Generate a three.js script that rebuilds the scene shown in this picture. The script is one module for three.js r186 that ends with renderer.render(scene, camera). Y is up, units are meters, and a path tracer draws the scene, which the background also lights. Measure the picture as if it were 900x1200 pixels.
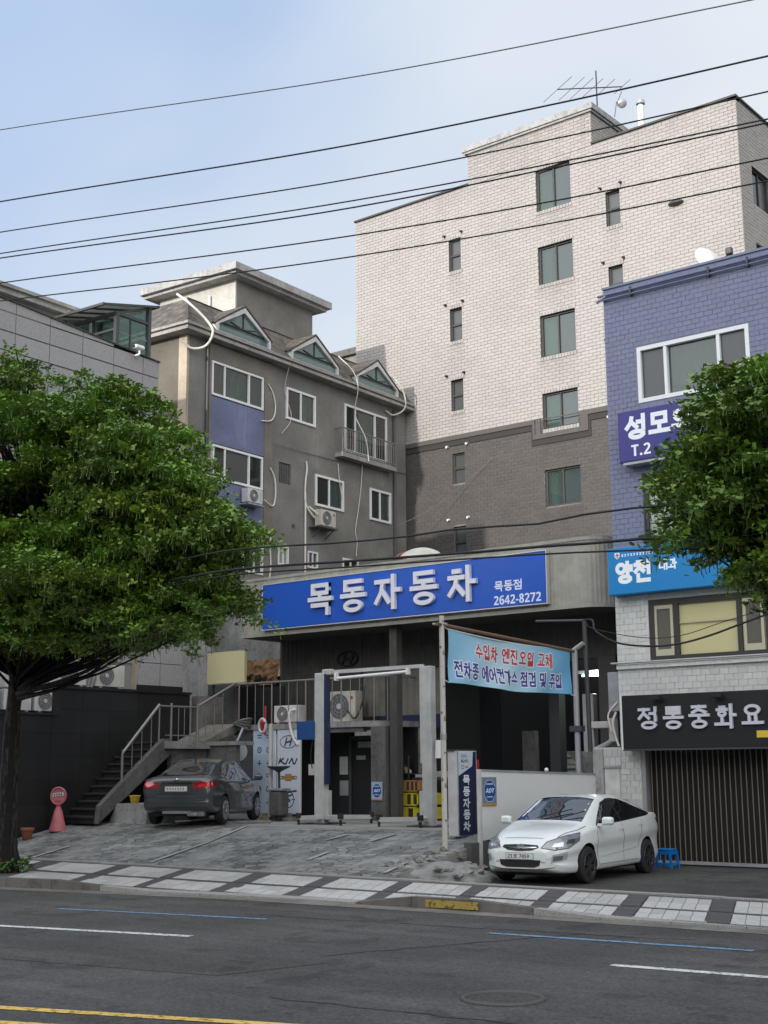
import * as THREE from 'three';
import { mergeGeometries, mergeVertices, toCreasedNormals } from 'three/addons/utils/BufferGeometryUtils.js';
import { RoundedBoxGeometry } from 'three/addons/geometries/RoundedBoxGeometry.js';
import { TessellateModifier } from 'three/addons/modifiers/TessellateModifier.js';
import { Brush, Evaluator, SUBTRACTION } from 'three-bvh-csg';
import { MeshBVH } from 'three-mesh-bvh';

// ---------- camera, sky, sun, exposure ----------
const scene = new THREE.Scene();
const camera = new THREE.PerspectiveCamera(41.71, 0.75, 0.1, 3000);
camera.position.set(0, 1.87, 0);
camera.rotation.order = 'YXZ';
camera.rotation.set(THREE.MathUtils.degToRad(10.844), THREE.MathUtils.degToRad(38.673), -0.00744);
const renderer = new THREE.WebGLRenderer({ antialias: true });
renderer.shadowMap.enabled = true;
renderer.toneMapping = THREE.LinearToneMapping;
renderer.toneMappingExposure = 1.8;

const SUN_AZ = THREE.MathUtils.degToRad(-1.5), SUN_EL = THREE.MathUtils.degToRad(13.5);
const sunDir = new THREE.Vector3(-Math.sin(SUN_AZ) * Math.cos(SUN_EL), Math.sin(SUN_EL), Math.cos(SUN_AZ) * Math.cos(SUN_EL));
const sun = new THREE.DirectionalLight(new THREE.Color(1, 0.945, 0.885), 1.85);
sun.position.copy(sunDir).multiplyScalar(120).add(new THREE.Vector3(-18, 0, -22));
sun.target.position.set(-18, 0, -22);
sun.castShadow = true; sun.shadow.radius = 2; sun.shadow.mapSize.set(4096, 4096);
Object.assign(sun.shadow.camera, { left: -60, right: 60, top: 60, bottom: -60, near: 1, far: 300 });
scene.add(sun, sun.target);

// seeded random and value noise
let seed = 1234567;
const rnd = () => { seed = (seed + 0x6d2b79f5) | 0; let t = Math.imul(seed ^ (seed >>> 15), 1 | seed); t = (t + Math.imul(t ^ (t >>> 7), 61 | t)) ^ t; return ((t ^ (t >>> 14)) >>> 0) / 4294967296; };
const rr = (a, b) => a + (b - a) * rnd();
const h2 = (x, y, s = 0) => { let n = Math.imul(x, 374761393) + Math.imul(y, 668265263) + Math.imul(s, 1274126177) | 0; n = Math.imul(n ^ (n >>> 13), 1274126177); return ((n ^ (n >>> 16)) >>> 0) / 4294967296; };
const sm = (t) => t * t * (3 - 2 * t), lerp = (a, b, t) => a + (b - a) * t, clamp = (x, a = 0, b = 1) => Math.min(b, Math.max(a, x));
const sstep = (a, b, x) => sm(clamp((x - a) / (b - a)));
function vn(x, y, p, s) { // tileable value noise with period p
  const xi = Math.floor(x), yi = Math.floor(y), fx = sm(x - xi), fy = sm(y - yi), m = (k) => ((k % p) + p) % p;
  return lerp(lerp(h2(m(xi), m(yi), s), h2(m(xi + 1), m(yi), s), fx), lerp(h2(m(xi), m(yi + 1), s), h2(m(xi + 1), m(yi + 1), s), fx), fy);
}
const fbm = (u, v, f, oct, s) => { let a = 0.5, t = 0, n = 0; for (let i = 0; i < oct; i++, f *= 2, a *= 0.55) { t += a * vn(u * f, v * f, f, s + i); n += a; } return t / n; };

// sky: pale blue with thin high cloud, whiter low down
{
  const W = 1024, H = 512, data = new Float32Array(W * H * 4);
  for (let j = 0; j < H; j++) for (let i = 0; i < W; i++) {
    const th = ((j + 0.5) / H - 0.5) * Math.PI, ph = ((i + 0.5) / W - 0.5) * 2 * Math.PI;
    const x = Math.cos(ph) * Math.cos(th), y = Math.sin(th), z = Math.sin(ph) * Math.cos(th);
    const up = Math.max(0, y), g = Math.pow(1 - up, 2.2);
    const c = [lerp(0.145, 0.36, g), lerp(0.24, 0.415, g), lerp(0.405, 0.49, g)];
    const k = 1 / (up + 0.22), cx = x * k * 0.35 + 7.3, cz = z * k * 0.35 + 3.1;
    const n1 = fbm(cx / 8, cz / 8, 8, 6, 11), n2 = fbm(cx / 8 + 0.3, cz / 8 * 1.6, 24, 4, 29);
    const cl = sstep(0.39, 0.69, n1 * 0.7 + n2 * 0.3 + 0.16 * (x * 0.78 - z * 0.62 + 0.12 - 0.2 * y) + 0.22 * (fbm(cx / 14 + cz / 30, cz / 5 - cx / 24, 16, 5, 61) - 0.5)) * 0.95 * sstep(-0.02, 0.12, y);
    const dt = x * sunDir.x + y * sunDir.y + z * sunDir.z, glow = 0.3 * Math.pow(Math.max(0, dt), 6) + 1.15 * Math.pow(dt * 0.5 + 0.5, 2.5) * sstep(0, 0.2, y);
    const gnd = sstep(0.0, -0.04, y);
    for (let q = 0; q < 3; q++) {
      let v = lerp(c[q], [0.445, 0.47, 0.50][q], cl) + glow * [1, 0.96, 0.89][q];
      v = lerp(v, [0.17, 0.165, 0.16][q], gnd);
      data[(j * W + i) * 4 + q] = v;
    }
    data[(j * W + i) * 4 + 3] = 1;
  }
  const t = new THREE.DataTexture(data, W, H, THREE.RGBAFormat, THREE.FloatType);
  t.mapping = THREE.EquirectangularReflectionMapping; t.magFilter = t.minFilter = THREE.LinearFilter; t.wrapS = THREE.RepeatWrapping; t.needsUpdate = true;
  scene.background = t; scene.environment = t;
}

// ---------- naming and building helpers ----------
const used = {};
const numbered = (n) => { const k = used[n] = (used[n] ?? -1) + 1; return k ? n + '_' + String(k).padStart(3, '0') : n; };
let cur = new THREE.Vector3();            // base of the thing being built: geometry is written in world metres and moved to that base
const V = (x, y, z) => new THREE.Vector3(x, y, z);
function tag(o, label, category, group) { o.userData.label = label; o.userData.category = category; if (group) o.userData.group = group; return o; }
function thing(name, label, category, [x, y, z] = [0, 0, 0], turn = 0, group) {
  const o = new THREE.Group(); o.name = numbered(name); o.position.set(x, y, z); o.rotation.y = turn; scene.add(o);
  cur = turn ? V(0, 0, 0) : V(x, y, z);
  return tag(o, label, category, group);
}
function structure(name, geo, mat) { const m = new THREE.Mesh(fix(geo), mat); m.name = numbered(name); m.userData.kind = 'structure'; shade(m); scene.add(m); cur = V(0, 0, 0); return m; }
const shade = (m) => { m.castShadow = m.receiveShadow = true; return m; };
function fix(g) { // merge lists, box-project uv in metres
  if (Array.isArray(g)) g = g.length === 1 ? g[0] : mergeGeometries(g.map((k) => { const c = k.index ? k.toNonIndexed() : k; for (const a of Object.keys(c.attributes)) if (!['position', 'normal', 'uv'].includes(a)) c.deleteAttribute(a); if (!c.attributes.uv) c.setAttribute('uv', new THREE.Float32BufferAttribute(new Float32Array(c.attributes.position.count * 2), 2)); return c; }), false);
  return g;
}
function boxUV(g) {
  if (g.index) g = g.toNonIndexed();
  const p = g.attributes.position, n = g.attributes.normal, uv = new Float32Array(p.count * 2);
  for (let i = 0; i < p.count; i++) {
    const ax = Math.abs(n.getX(i)), ay = Math.abs(n.getY(i)), az = Math.abs(n.getZ(i));
    if (ay > ax && ay > az) { uv[i * 2] = p.getX(i); uv[i * 2 + 1] = p.getZ(i); }
    else if (ax > az) { uv[i * 2] = p.getZ(i); uv[i * 2 + 1] = p.getY(i); }
    else { uv[i * 2] = p.getX(i); uv[i * 2 + 1] = p.getY(i); }
  }
  g.setAttribute('uv', new THREE.BufferAttribute(uv, 2));
  return g;
}
function part(name, geo, mat, parent, label) { // a part (or sub-part) in world metres, moved to its thing's base
  let g = fix(geo);
  if (mat.userData?.metres) g = boxUV(g);
  if (cur.lengthSq()) g = g.clone().translate(-cur.x, -cur.y, -cur.z);
  const m = shade(new THREE.Mesh(g, mat)); m.name = name; parent.add(m);
  if (label) m.userData.label = label;
  return m;
}
function solo(name, geo, mat, label, category, pos = [0, 0, 0], group) { // a thing of one mesh
  let g = fix(geo); if (mat.userData?.metres) g = boxUV(g);
  g = g.clone().translate(-pos[0], -pos[1], -pos[2]);
  const m = shade(new THREE.Mesh(g, mat)); m.name = numbered(name); m.position.set(...pos); scene.add(m);
  return tag(m, label, category, group);
}
function instanced(name, geo, mat, list, parent, tint) { // countless small pieces as one part
  const m = shade(new THREE.InstancedMesh(geo, mat, list.length)); m.name = name; m.userData.kind = 'stuff'; parent.add(m);
  const back = new THREE.Matrix4().makeTranslation(-cur.x, -cur.y, -cur.z), t = new THREE.Matrix4();
  list.forEach((M, i) => { m.setMatrixAt(i, t.multiplyMatrices(back, M)); if (tint) m.setColorAt(i, tint(i, M.elements[12], M.elements[13], M.elements[14])); });
  return m;
}
// geometry
const B = (x0, x1, y0, y1, z0, z1) => new THREE.BoxGeometry(Math.abs(x1 - x0), Math.abs(y1 - y0), Math.abs(z1 - z0)).translate((x0 + x1) / 2, (y0 + y1) / 2, (z0 + z1) / 2);
const RB = (x0, x1, y0, y1, z0, z1, r = 0.01, s = 2) => new RoundedBoxGeometry(Math.abs(x1 - x0), Math.abs(y1 - y0), Math.abs(z1 - z0), s, Math.min(r, Math.abs(x1 - x0) / 2.05, Math.abs(y1 - y0) / 2.05, Math.abs(z1 - z0) / 2.05)).translate((x0 + x1) / 2, (y0 + y1) / 2, (z0 + z1) / 2);
function rod(a, b, r, r2 = r, n = 10) {
  const A = V(...a), Bv = V(...b), d = Bv.clone().sub(A), g = new THREE.CylinderGeometry(r2, r, d.length(), n);
  g.applyQuaternion(new THREE.Quaternion().setFromUnitVectors(V(0, 1, 0), d.clone().normalize())); const c = A.add(Bv).multiplyScalar(0.5);
  return g.translate(c.x, c.y, c.z);
}
function bar(a, b, w, h) { // square bar from a to b (w sideways, h upward)
  const A = V(...a), Bv = V(...b), d = Bv.clone().sub(A), g = new THREE.BoxGeometry(w, h, d.length());
  const m = new THREE.Matrix4().lookAt(A, Bv, Math.abs(d.y) > 0.98 * d.length() ? V(1, 0, 0) : V(0, 1, 0)); g.applyMatrix4(m); const c = A.add(Bv).multiplyScalar(0.5);
  return g.translate(c.x, c.y, c.z);
}
const tube = (pts, r, n = 24, s = 7) => new THREE.TubeGeometry(new THREE.CatmullRomCurve3(pts.map((p) => V(...p))), n, r, s);
function prism(pts, depth, M, bevel = 0) { // polygon in xy extruded along +z
  const sh = new THREE.Shape(pts.map((p) => new THREE.Vector2(...p)));
  const g = new THREE.ExtrudeGeometry(sh, { depth, bevelEnabled: bevel > 0, bevelSize: bevel, bevelThickness: bevel, bevelSegments: 2, steps: 1 });
  return M ? g.applyMatrix4(M) : g;
}
function holed(x0, x1, y0, y1, holes, depth) { // wall slab with openings, in xy, from z = -depth to 0
  const sh = new THREE.Shape([[x0, y0], [x1, y0], [x1, y1], [x0, y1]].map((p) => new THREE.Vector2(...p)));
  for (const [a, b, c, d] of holes) sh.holes.push(new THREE.Path([[a, c], [a, d], [b, d], [b, c]].map((p) => new THREE.Vector2(...p))));
  return new THREE.ExtrudeGeometry(sh, { depth, bevelEnabled: false }).translate(0, 0, -depth);
}
const M4 = () => new THREE.Matrix4();
const Tr = (x, y, z) => M4().makeTranslation(x, y, z);
const faceZ = (x, y, z) => Tr(x, y, z);                                              // a plane facing +z (the street)
const faceX = (x, y, z) => Tr(x, y, z).multiply(M4().makeRotationY(Math.PI / 2));    // facing +x: local x runs to -z
const put = (g, M) => g.clone().applyMatrix4(M);
// ---------- materials ----------
function tex(N, fn, colour = true, size = 1) { // fn(u,v) -> grey or [r,g,b] in 0..1
  const d = new Uint8Array(N * N * 4);
  for (let j = 0; j < N; j++) for (let i = 0; i < N; i++) {
    let c = fn((i + 0.5) / N, (j + 0.5) / N); if (typeof c === 'number') c = [c, c, c];
    const o = (j * N + i) * 4; for (let q = 0; q < 3; q++) d[o + q] = clamp(c[q]) * 255; d[o + 3] = 255;
  }
  const t = new THREE.DataTexture(d, N, N); t.wrapS = t.wrapT = THREE.RepeatWrapping; t.magFilter = THREE.LinearFilter; t.minFilter = THREE.LinearMipmapLinearFilter; t.generateMipmaps = true;
  if (colour) t.colorSpace = THREE.SRGBColorSpace; t.repeat.set(1 / size, 1 / size); t.needsUpdate = true; return t;
}
const lin = (r, g, b) => new THREE.Color().setRGB(r, g, b);
const T = {};
T.plaster = tex(512, (u, v) => { const n = fbm(u, v, 6, 5, 3), s = fbm(u, v / 9, 36, 3, 8), f = fbm(u, v, 90, 2, 5); return 0.66 + 0.2 * n + 0.16 * s * sstep(0.35, 0.75, fbm(u, v, 3, 2, 21)) + 0.08 * f; }, true, 4);
T.plasterB = tex(512, (u, v) => 0.5 + 0.3 * fbm(u, v, 64, 3, 4) + 0.2 * fbm(u, v, 12, 3, 6), false, 4);
T.concrete = tex(512, (u, v) => { const n = fbm(u, v, 5, 6, 31), p = sstep(0.62, 0.7, fbm(u, v, 40, 2, 33)), s = fbm(u, v / 6, 24, 3, 37); return 0.6 + 0.28 * n + 0.14 * s - 0.08 * p; }, true, 3);
T.concreteB = tex(512, (u, v) => 0.5 + 0.35 * fbm(u, v, 60, 3, 34) + 0.15 * fbm(u, v, 10, 3, 36), false, 3);
T.asphalt = tex(1024, (u, v) => { const lane = fbm(u / 8, v, 16, 3, 45); const g = fbm(u, v, 256, 2, 41), n = fbm(u, v, 4, 5, 43), crack = 1 - sstep(0.0, 0.012, Math.abs(fbm(u, v, 5, 5, 47) - 0.5)) * 1; return 0.66 + 0.42 * (g - 0.5) + 0.22 * (n - 0.5) + 0.2 * (lane - 0.5) - 0.1 * sstep(0.66, 0.72, fbm(u, v, 11, 3, 49)) - 0.07 * crack * sstep(0.45, 0.6, n); }, true, 5);
T.asphaltB = tex(1024, (u, v) => 0.6 * fbm(u, v, 200, 2, 42) + 0.4 * fbm(u, v, 60, 2, 44), false, 5);
// worn stamped concrete of the driveway: flat patches, flaking islands, dark joints
const stone = (u, v) => { // cellular
  const f = 22; let a = 9, b = 9, id = 0; const x = u * f, y = v * f * 1.5, fy = f * 1.5;
  for (let j = -1; j <= 1; j++) for (let i = -1; i <= 1; i++) { const cx = Math.floor(x) + i, cy = Math.floor(y) + j, mx = ((cx % f) + f) % f, my = ((cy % fy) + fy) % fy; const dx = cx + 0.15 + 0.7 * h2(mx, my, 51) - x, dy = cy + 0.15 + 0.7 * h2(mx, my, 52) - y, d = dx * dx + dy * dy; if (d < a) { b = a; a = d; id = h2(mx, my, 53); } else if (d < b) b = d; }
  return [Math.sqrt(b) - Math.sqrt(a), id];
};
T.lot = tex(1024, (u, v) => { const [e, id] = stone(u, v), n = fbm(u, v, 5, 5, 55), worn = sstep(0.42, 0.6, fbm(u, v, 7, 4, 57)); const j = 1 - sstep(0.02, 0.14, e); let c = 0.6 + 0.22 * (id - 0.5) + 0.3 * (n - 0.5) - 0.24 * j; c = lerp(c, 0.68 + 0.3 * (fbm(u, v, 24, 4, 59) - 0.5), worn * 0.75); return [c * 0.99, c, c * 1.0]; }, true, 6);
T.lotB = tex(1024, (u, v) => { const [e, id] = stone(u, v); return 0.7 * sstep(0.0, 0.2, e) * (0.6 + 0.4 * id) + 0.3 * fbm(u, v, 80, 3, 58); }, false, 6);
T.speck = tex(256, (u, v) => 0.78 + 0.22 * fbm(u, v, 128, 2, 61) - 0.18 * sstep(0.7, 0.8, fbm(u, v, 100, 1, 63)), true, 0.8);
T.granite = tex(512, (u, v) => 0.55 + 0.35 * fbm(u, v, 5, 5, 65) + 0.12 * fbm(u, v, 128, 2, 67), true, 2.5);
T.shingle = tex(512, (u, v) => { const r = Math.floor(v * 24), x = u * 12 + (r % 2) * 0.5 + 0.3 * h2(r, 3, 7), k = Math.floor(x); const fx = x - k, fy = v * 24 - r; let c = 0.62 + 0.25 * h2(k % 12, r, 71) + 0.2 * (fbm(u, v, 6, 4, 73) - 0.5); if (fy < 0.16 || fx < 0.06) c *= 0.72; return c; }, true, 3);
T.shingleB = tex(512, (u, v) => { const r = Math.floor(v * 24); return (v * 24 - r) < 0.16 ? 0.1 : 0.5 + 0.4 * (1 - (v * 24 - r)); }, false, 3);
T.bark = tex(512, (u, v) => { const n = fbm(u, v / 4, 32, 4, 81); return 0.35 + 0.6 * sstep(0.25, 0.75, n); }, true, 1);
T.metal = tex(256, (u, v) => 0.8 + 0.2 * fbm(u, v, 8, 5, 91), true, 1.5);
T.rust = tex(512, (u, v) => { const n = fbm(u, v, 10, 5, 95), k = 0.8 * sstep(0.66, 0.74, n); return [lerp(0.95, 0.52, k), lerp(0.95, 0.36, k), lerp(0.95, 0.26, k)]; }, true, 1.2);
T.wood = tex(256, (u, v) => 0.6 + 0.4 * fbm(u / 6, v, 48, 3, 97), true, 1);
T.brickspot = tex(256, (u, v) => 0.84 + 0.16 * fbm(u, v, 24, 4, 99), true, 1.3);
T.worn = tex(512, (u, v) => { const k = sstep(0.58, 0.68, fbm(u, v, 40, 4, 141)), d = 0.85 + 0.15 * fbm(u, v, 9, 3, 143); return lerp(d, 0.5, k * 0.8); }, true, 1.6);
T.soil = tex(256, (u, v) => { const n = fbm(u, v, 12, 5, 103); return [0.5 + 0.5 * n, 0.45 + 0.5 * n, 0.4 + 0.5 * n]; }, true, 1.5);

function mat(c, rough = 0.8, o = {}) {
  const { metres, phys, ...k } = o;
  const m = new (phys ? THREE.MeshPhysicalMaterial : THREE.MeshStandardMaterial)({ color: Array.isArray(c) ? lin(...c) : c, roughness: rough, ...k });
  if (k.map || k.bumpMap || metres) m.userData.metres = true;
  return m;
}
const m = {
  asphalt: mat([0.140, 0.136, 0.130], 0.92, { map: T.asphalt, bumpMap: T.asphaltB, bumpScale: 0.006 }),
  asphaltOld: mat([0.128, 0.123, 0.114], 0.95, { map: T.asphalt, bumpMap: T.asphaltB, bumpScale: 0.008 }),
  lot: mat([0.62, 0.62, 0.60], 0.9, { map: T.lot, bumpMap: T.lotB, bumpScale: 0.018 }),
  slab: mat([0.42, 0.415, 0.395], 0.85, { map: T.concrete, bumpMap: T.concreteB, bumpScale: 0.004 }),
  concrete: mat([0.40, 0.395, 0.38], 0.9, { map: T.concrete, bumpMap: T.concreteB, bumpScale: 0.006 }),
  concreteDark: mat([0.19, 0.185, 0.175], 0.92, { map: T.concrete, bumpMap: T.concreteB, bumpScale: 0.006 }),
  concreteLight: mat([0.56, 0.555, 0.54], 0.9, { map: T.concrete, bumpMap: T.concreteB, bumpScale: 0.004 }),
  kerb: mat([0.40, 0.385, 0.36], 0.85, { map: T.speck }),
  kerbRaised: mat([0.20, 0.185, 0.165], 0.9, { map: T.concrete }),
  kerbYellow: mat([0.42, 0.30, 0.07], 0.9, { map: T.worn }),
  kerbDark: mat([0.16, 0.15, 0.14], 0.85, { map: T.concrete }),
  gutter: mat([0.25, 0.235, 0.205], 0.92, { map: T.concrete }),
  whiteTile: mat([0.64, 0.625, 0.595], 0.75, { map: T.speck }),
  whiteTile2: mat([0.55, 0.54, 0.52], 0.75, { map: T.speck }),
  whiteTile3: mat([0.66, 0.655, 0.63], 0.75, { map: T.speck }),
  tileJoint: mat([0.36, 0.35, 0.33], 0.9, { map: T.speck }),
  blackTile: mat([0.10, 0.095, 0.095], 0.75, { map: T.speck }),
  lineWhite: mat([0.70, 0.70, 0.69], 0.8, { map: T.worn }),
  lineFaint: mat([0.56, 0.56, 0.54], 0.9, { map: T.concrete }),
  lineBlue: mat([0.17, 0.31, 0.50], 0.8, { map: T.worn }),
  lineYellow: mat([0.74, 0.50, 0.11], 0.8, { map: T.worn }),
  iron: mat([0.09, 0.088, 0.085], 0.6, { metalness: 0.4 }),
  villa: mat([0.33, 0.318, 0.292], 0.95, { map: T.plaster, bumpMap: T.plasterB, bumpScale: 0.008 }),
  villaTan: mat([0.33, 0.30, 0.255], 0.95, { map: T.plaster, bumpMap: T.plasterB, bumpScale: 0.006 }),
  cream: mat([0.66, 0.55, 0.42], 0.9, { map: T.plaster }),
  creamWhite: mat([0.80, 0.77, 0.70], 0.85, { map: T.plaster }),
  bluePanel: mat([0.25, 0.28, 0.45], 0.85, { map: T.plaster }),
  shingle: mat([0.21, 0.185, 0.155], 0.95, { map: T.shingle, bumpMap: T.shingleB, bumpScale: 0.012 }),
  eave: mat([0.50, 0.48, 0.44], 0.8, { map: T.concrete }),
  white: mat([0.80, 0.80, 0.79], 0.45),
  whiteMat: mat([0.74, 0.73, 0.71], 0.6, { map: T.metal }),
  ivory: mat([0.70, 0.66, 0.57], 0.6, { map: T.metal }),
  hose: mat([0.74, 0.70, 0.63], 0.7),
  rail: mat([0.25, 0.235, 0.22], 0.5, { metalness: 0.3 }),
  stairRail: mat([0.26, 0.255, 0.25], 0.4, { metalness: 0.5 }),
  step: mat([0.065, 0.062, 0.06], 0.95, { map: T.concrete }),
  fan: mat([0.13, 0.13, 0.13], 0.7),
  olive: mat([0.22, 0.20, 0.16], 0.95, { map: T.plaster, bumpMap: T.plasterB, bumpScale: 0.006 }),
  stained: mat([0.30, 0.275, 0.24], 0.95, { map: T.concrete }),
  steel: mat([0.62, 0.62, 0.60], 0.3, { metalness: 0.85 }),
  galv: mat([0.48, 0.49, 0.50], 0.5, { metalness: 0.35, map: T.metal }),
  rusty: mat([0.60, 0.58, 0.53], 0.75, { map: T.rust }),
  darkSteel: mat([0.07, 0.072, 0.075], 0.5, { metalness: 0.3 }),
  black: mat([0.011, 0.011, 0.012], 0.6),
  rubber: mat([0.022, 0.022, 0.023], 0.85),
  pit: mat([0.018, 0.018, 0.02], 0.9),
  cable: mat([0.015, 0.015, 0.017], 0.7),
  cableGrey: mat([0.16, 0.16, 0.165], 0.7),
  brickMortar: mat([0.275, 0.258, 0.24], 0.95, { map: T.concrete }),
  brickPale: mat([0.485, 0.452, 0.422], 0.85, { map: T.brickspot }),
  brickDark: mat([0.115, 0.104, 0.097], 0.85, { map: T.brickspot }),
  mortarDark: mat([0.045, 0.04, 0.038], 0.95),
  winDark: mat([0.05, 0.045, 0.042], 0.5, { metalness: 0.2 }),
  blueTile: mat([0.23, 0.255, 0.375], 0.55, { map: T.brickspot }),
  blueGrout: mat([0.20, 0.222, 0.33], 0.9),
  paleTile: mat([0.78, 0.775, 0.735], 0.5, { map: T.brickspot }),
  paleGrout: mat([0.60, 0.595, 0.555], 0.9),
  glass: mat([0.016, 0.02, 0.021], 0.06, { phys: true, clearcoat: 0.3, clearcoatRoughness: 0.03 }),
  glassSlate: mat([0.045, 0.062, 0.062], 0.07, { phys: true, clearcoat: 0.7, clearcoatRoughness: 0.04 }),
  fogRecess: mat([0.42, 0.44, 0.44], 0.4),
  glassTeal: mat([0.09, 0.17, 0.17], 0.07, { phys: true, clearcoat: 1, clearcoatRoughness: 0.03 }),
  seam: mat([0.10, 0.105, 0.105], 0.7),
  fenceWhite: mat([0.70, 0.71, 0.70], 0.5),
  gridBar: mat([0.22, 0.19, 0.165], 0.5, { metalness: 0.3 }),
  glassGreen: mat([0.40, 0.52, 0.48], 0.05, { phys: true, transmission: 0.92, thickness: 0, ior: 1.6 }),
  curtain: [mat([0.42, 0.46, 0.42], 0.9), mat([0.33, 0.37, 0.35], 0.9), mat([0.50, 0.50, 0.46], 0.9)],
  glassGrey: mat([0.06, 0.066, 0.066], 0.35, { phys: true, clearcoat: 0.35, clearcoatRoughness: 0.25 }),
  glassPale: mat([0.26, 0.285, 0.265], 0.12, { phys: true, clearcoat: 0.7 }),
  pane: mat([0.80, 0.93, 0.90], 0.04, { phys: true, transmission: 1, thickness: 0, ior: 1.45 }),
  blindYellow: mat([0.60, 0.55, 0.29], 0.35, { phys: true, clearcoat: 0.6 }),
  frameYellow: mat([0.50, 0.46, 0.33], 0.6),
  screen: mat([0.12, 0.11, 0.09], 0.8),
  clad: [0, 1, 2, 3].map((k) => mat([0.46 + 0.01 * k, 0.445 + 0.01 * k, 0.44 + 0.01 * k], 0.85, { map: T.speck })),
  cladGap: mat([0.27, 0.26, 0.26], 0.95),
  granite: [0, 1, 2].map((k) => mat([0.014 + 0.003 * k, 0.0135 + 0.003 * k, 0.0135 + 0.003 * k], 0.6, { map: T.granite })),
  graniteGap: mat([0.008, 0.008, 0.008], 0.9),
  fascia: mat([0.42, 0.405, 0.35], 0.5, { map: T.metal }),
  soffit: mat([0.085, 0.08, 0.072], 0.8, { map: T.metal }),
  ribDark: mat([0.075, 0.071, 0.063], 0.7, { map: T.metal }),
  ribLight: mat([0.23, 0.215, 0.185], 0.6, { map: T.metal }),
  navy: mat([0.012, 0.018, 0.07], 0.5),
  signBlue: mat([0.010, 0.062, 0.40], 0.35),
  letter: mat([0.72, 0.72, 0.78], 0.35),
  signCase: mat([0.62, 0.62, 0.60], 0.4, { metalness: 0.3 }),
  lift: mat([0.62, 0.62, 0.60], 0.45, { map: T.metal }),
  liftBlue: mat([0.012, 0.07, 0.23], 0.45),
  yellowBox: mat([0.72, 0.60, 0.03], 0.5),
  orange: mat([0.50, 0.24, 0.08], 0.6),
  red: mat([0.42, 0.025, 0.03], 0.4),
  pink: mat([0.66, 0.20, 0.22], 0.45, { map: T.metal }),
  terracotta: mat([0.28, 0.10, 0.055], 0.9),
  stoolBlue: mat([0.01, 0.16, 0.50], 0.35),
  signYellow: mat([0.82, 0.76, 0.43], 0.55),
  wood: mat([0.40, 0.37, 0.32], 0.9, { map: T.wood }),
  soil: mat([0.42, 0.27, 0.14], 1, { map: T.soil }),
  soilDark: mat([0.05, 0.045, 0.04], 1, { map: T.soil }),
  bark: mat([0.05, 0.043, 0.036], 1, { map: T.bark, bumpMap: T.bark, bumpScale: 0.02 }),
  leaf: mat([0.15, 0.275, 0.034], 0.5, { phys: true, transmission: 0.22, thickness: 0, side: THREE.DoubleSide }),
  weed: mat([0.06, 0.11, 0.022], 0.8),
  chrome: mat([0.75, 0.75, 0.76], 0.12, { metalness: 1 }),
  carWhite: mat([0.77, 0.80, 0.79], 0.32, { phys: true, clearcoat: 1, clearcoatRoughness: 0.05 }),
  carSilver: mat([0.075, 0.088, 0.092], 0.3, { phys: true, metalness: 0.4, clearcoat: 1, clearcoatRoughness: 0.05 }),
  carGlass: mat([0.012, 0.014, 0.016], 0.04, { phys: true, clearcoat: 1, clearcoatRoughness: 0.02 }),
  lens: mat([0.30, 0.31, 0.32], 0.12, { phys: true, clearcoat: 1, metalness: 0.5 }),
  tailRed: mat([0.30, 0.008, 0.012], 0.15, { phys: true, clearcoat: 1 }),
  rim: mat([0.55, 0.56, 0.57], 0.3, { metalness: 0.8 }),
  rimDark: mat([0.10, 0.10, 0.105], 0.35, { metalness: 0.7 }),
};
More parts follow.
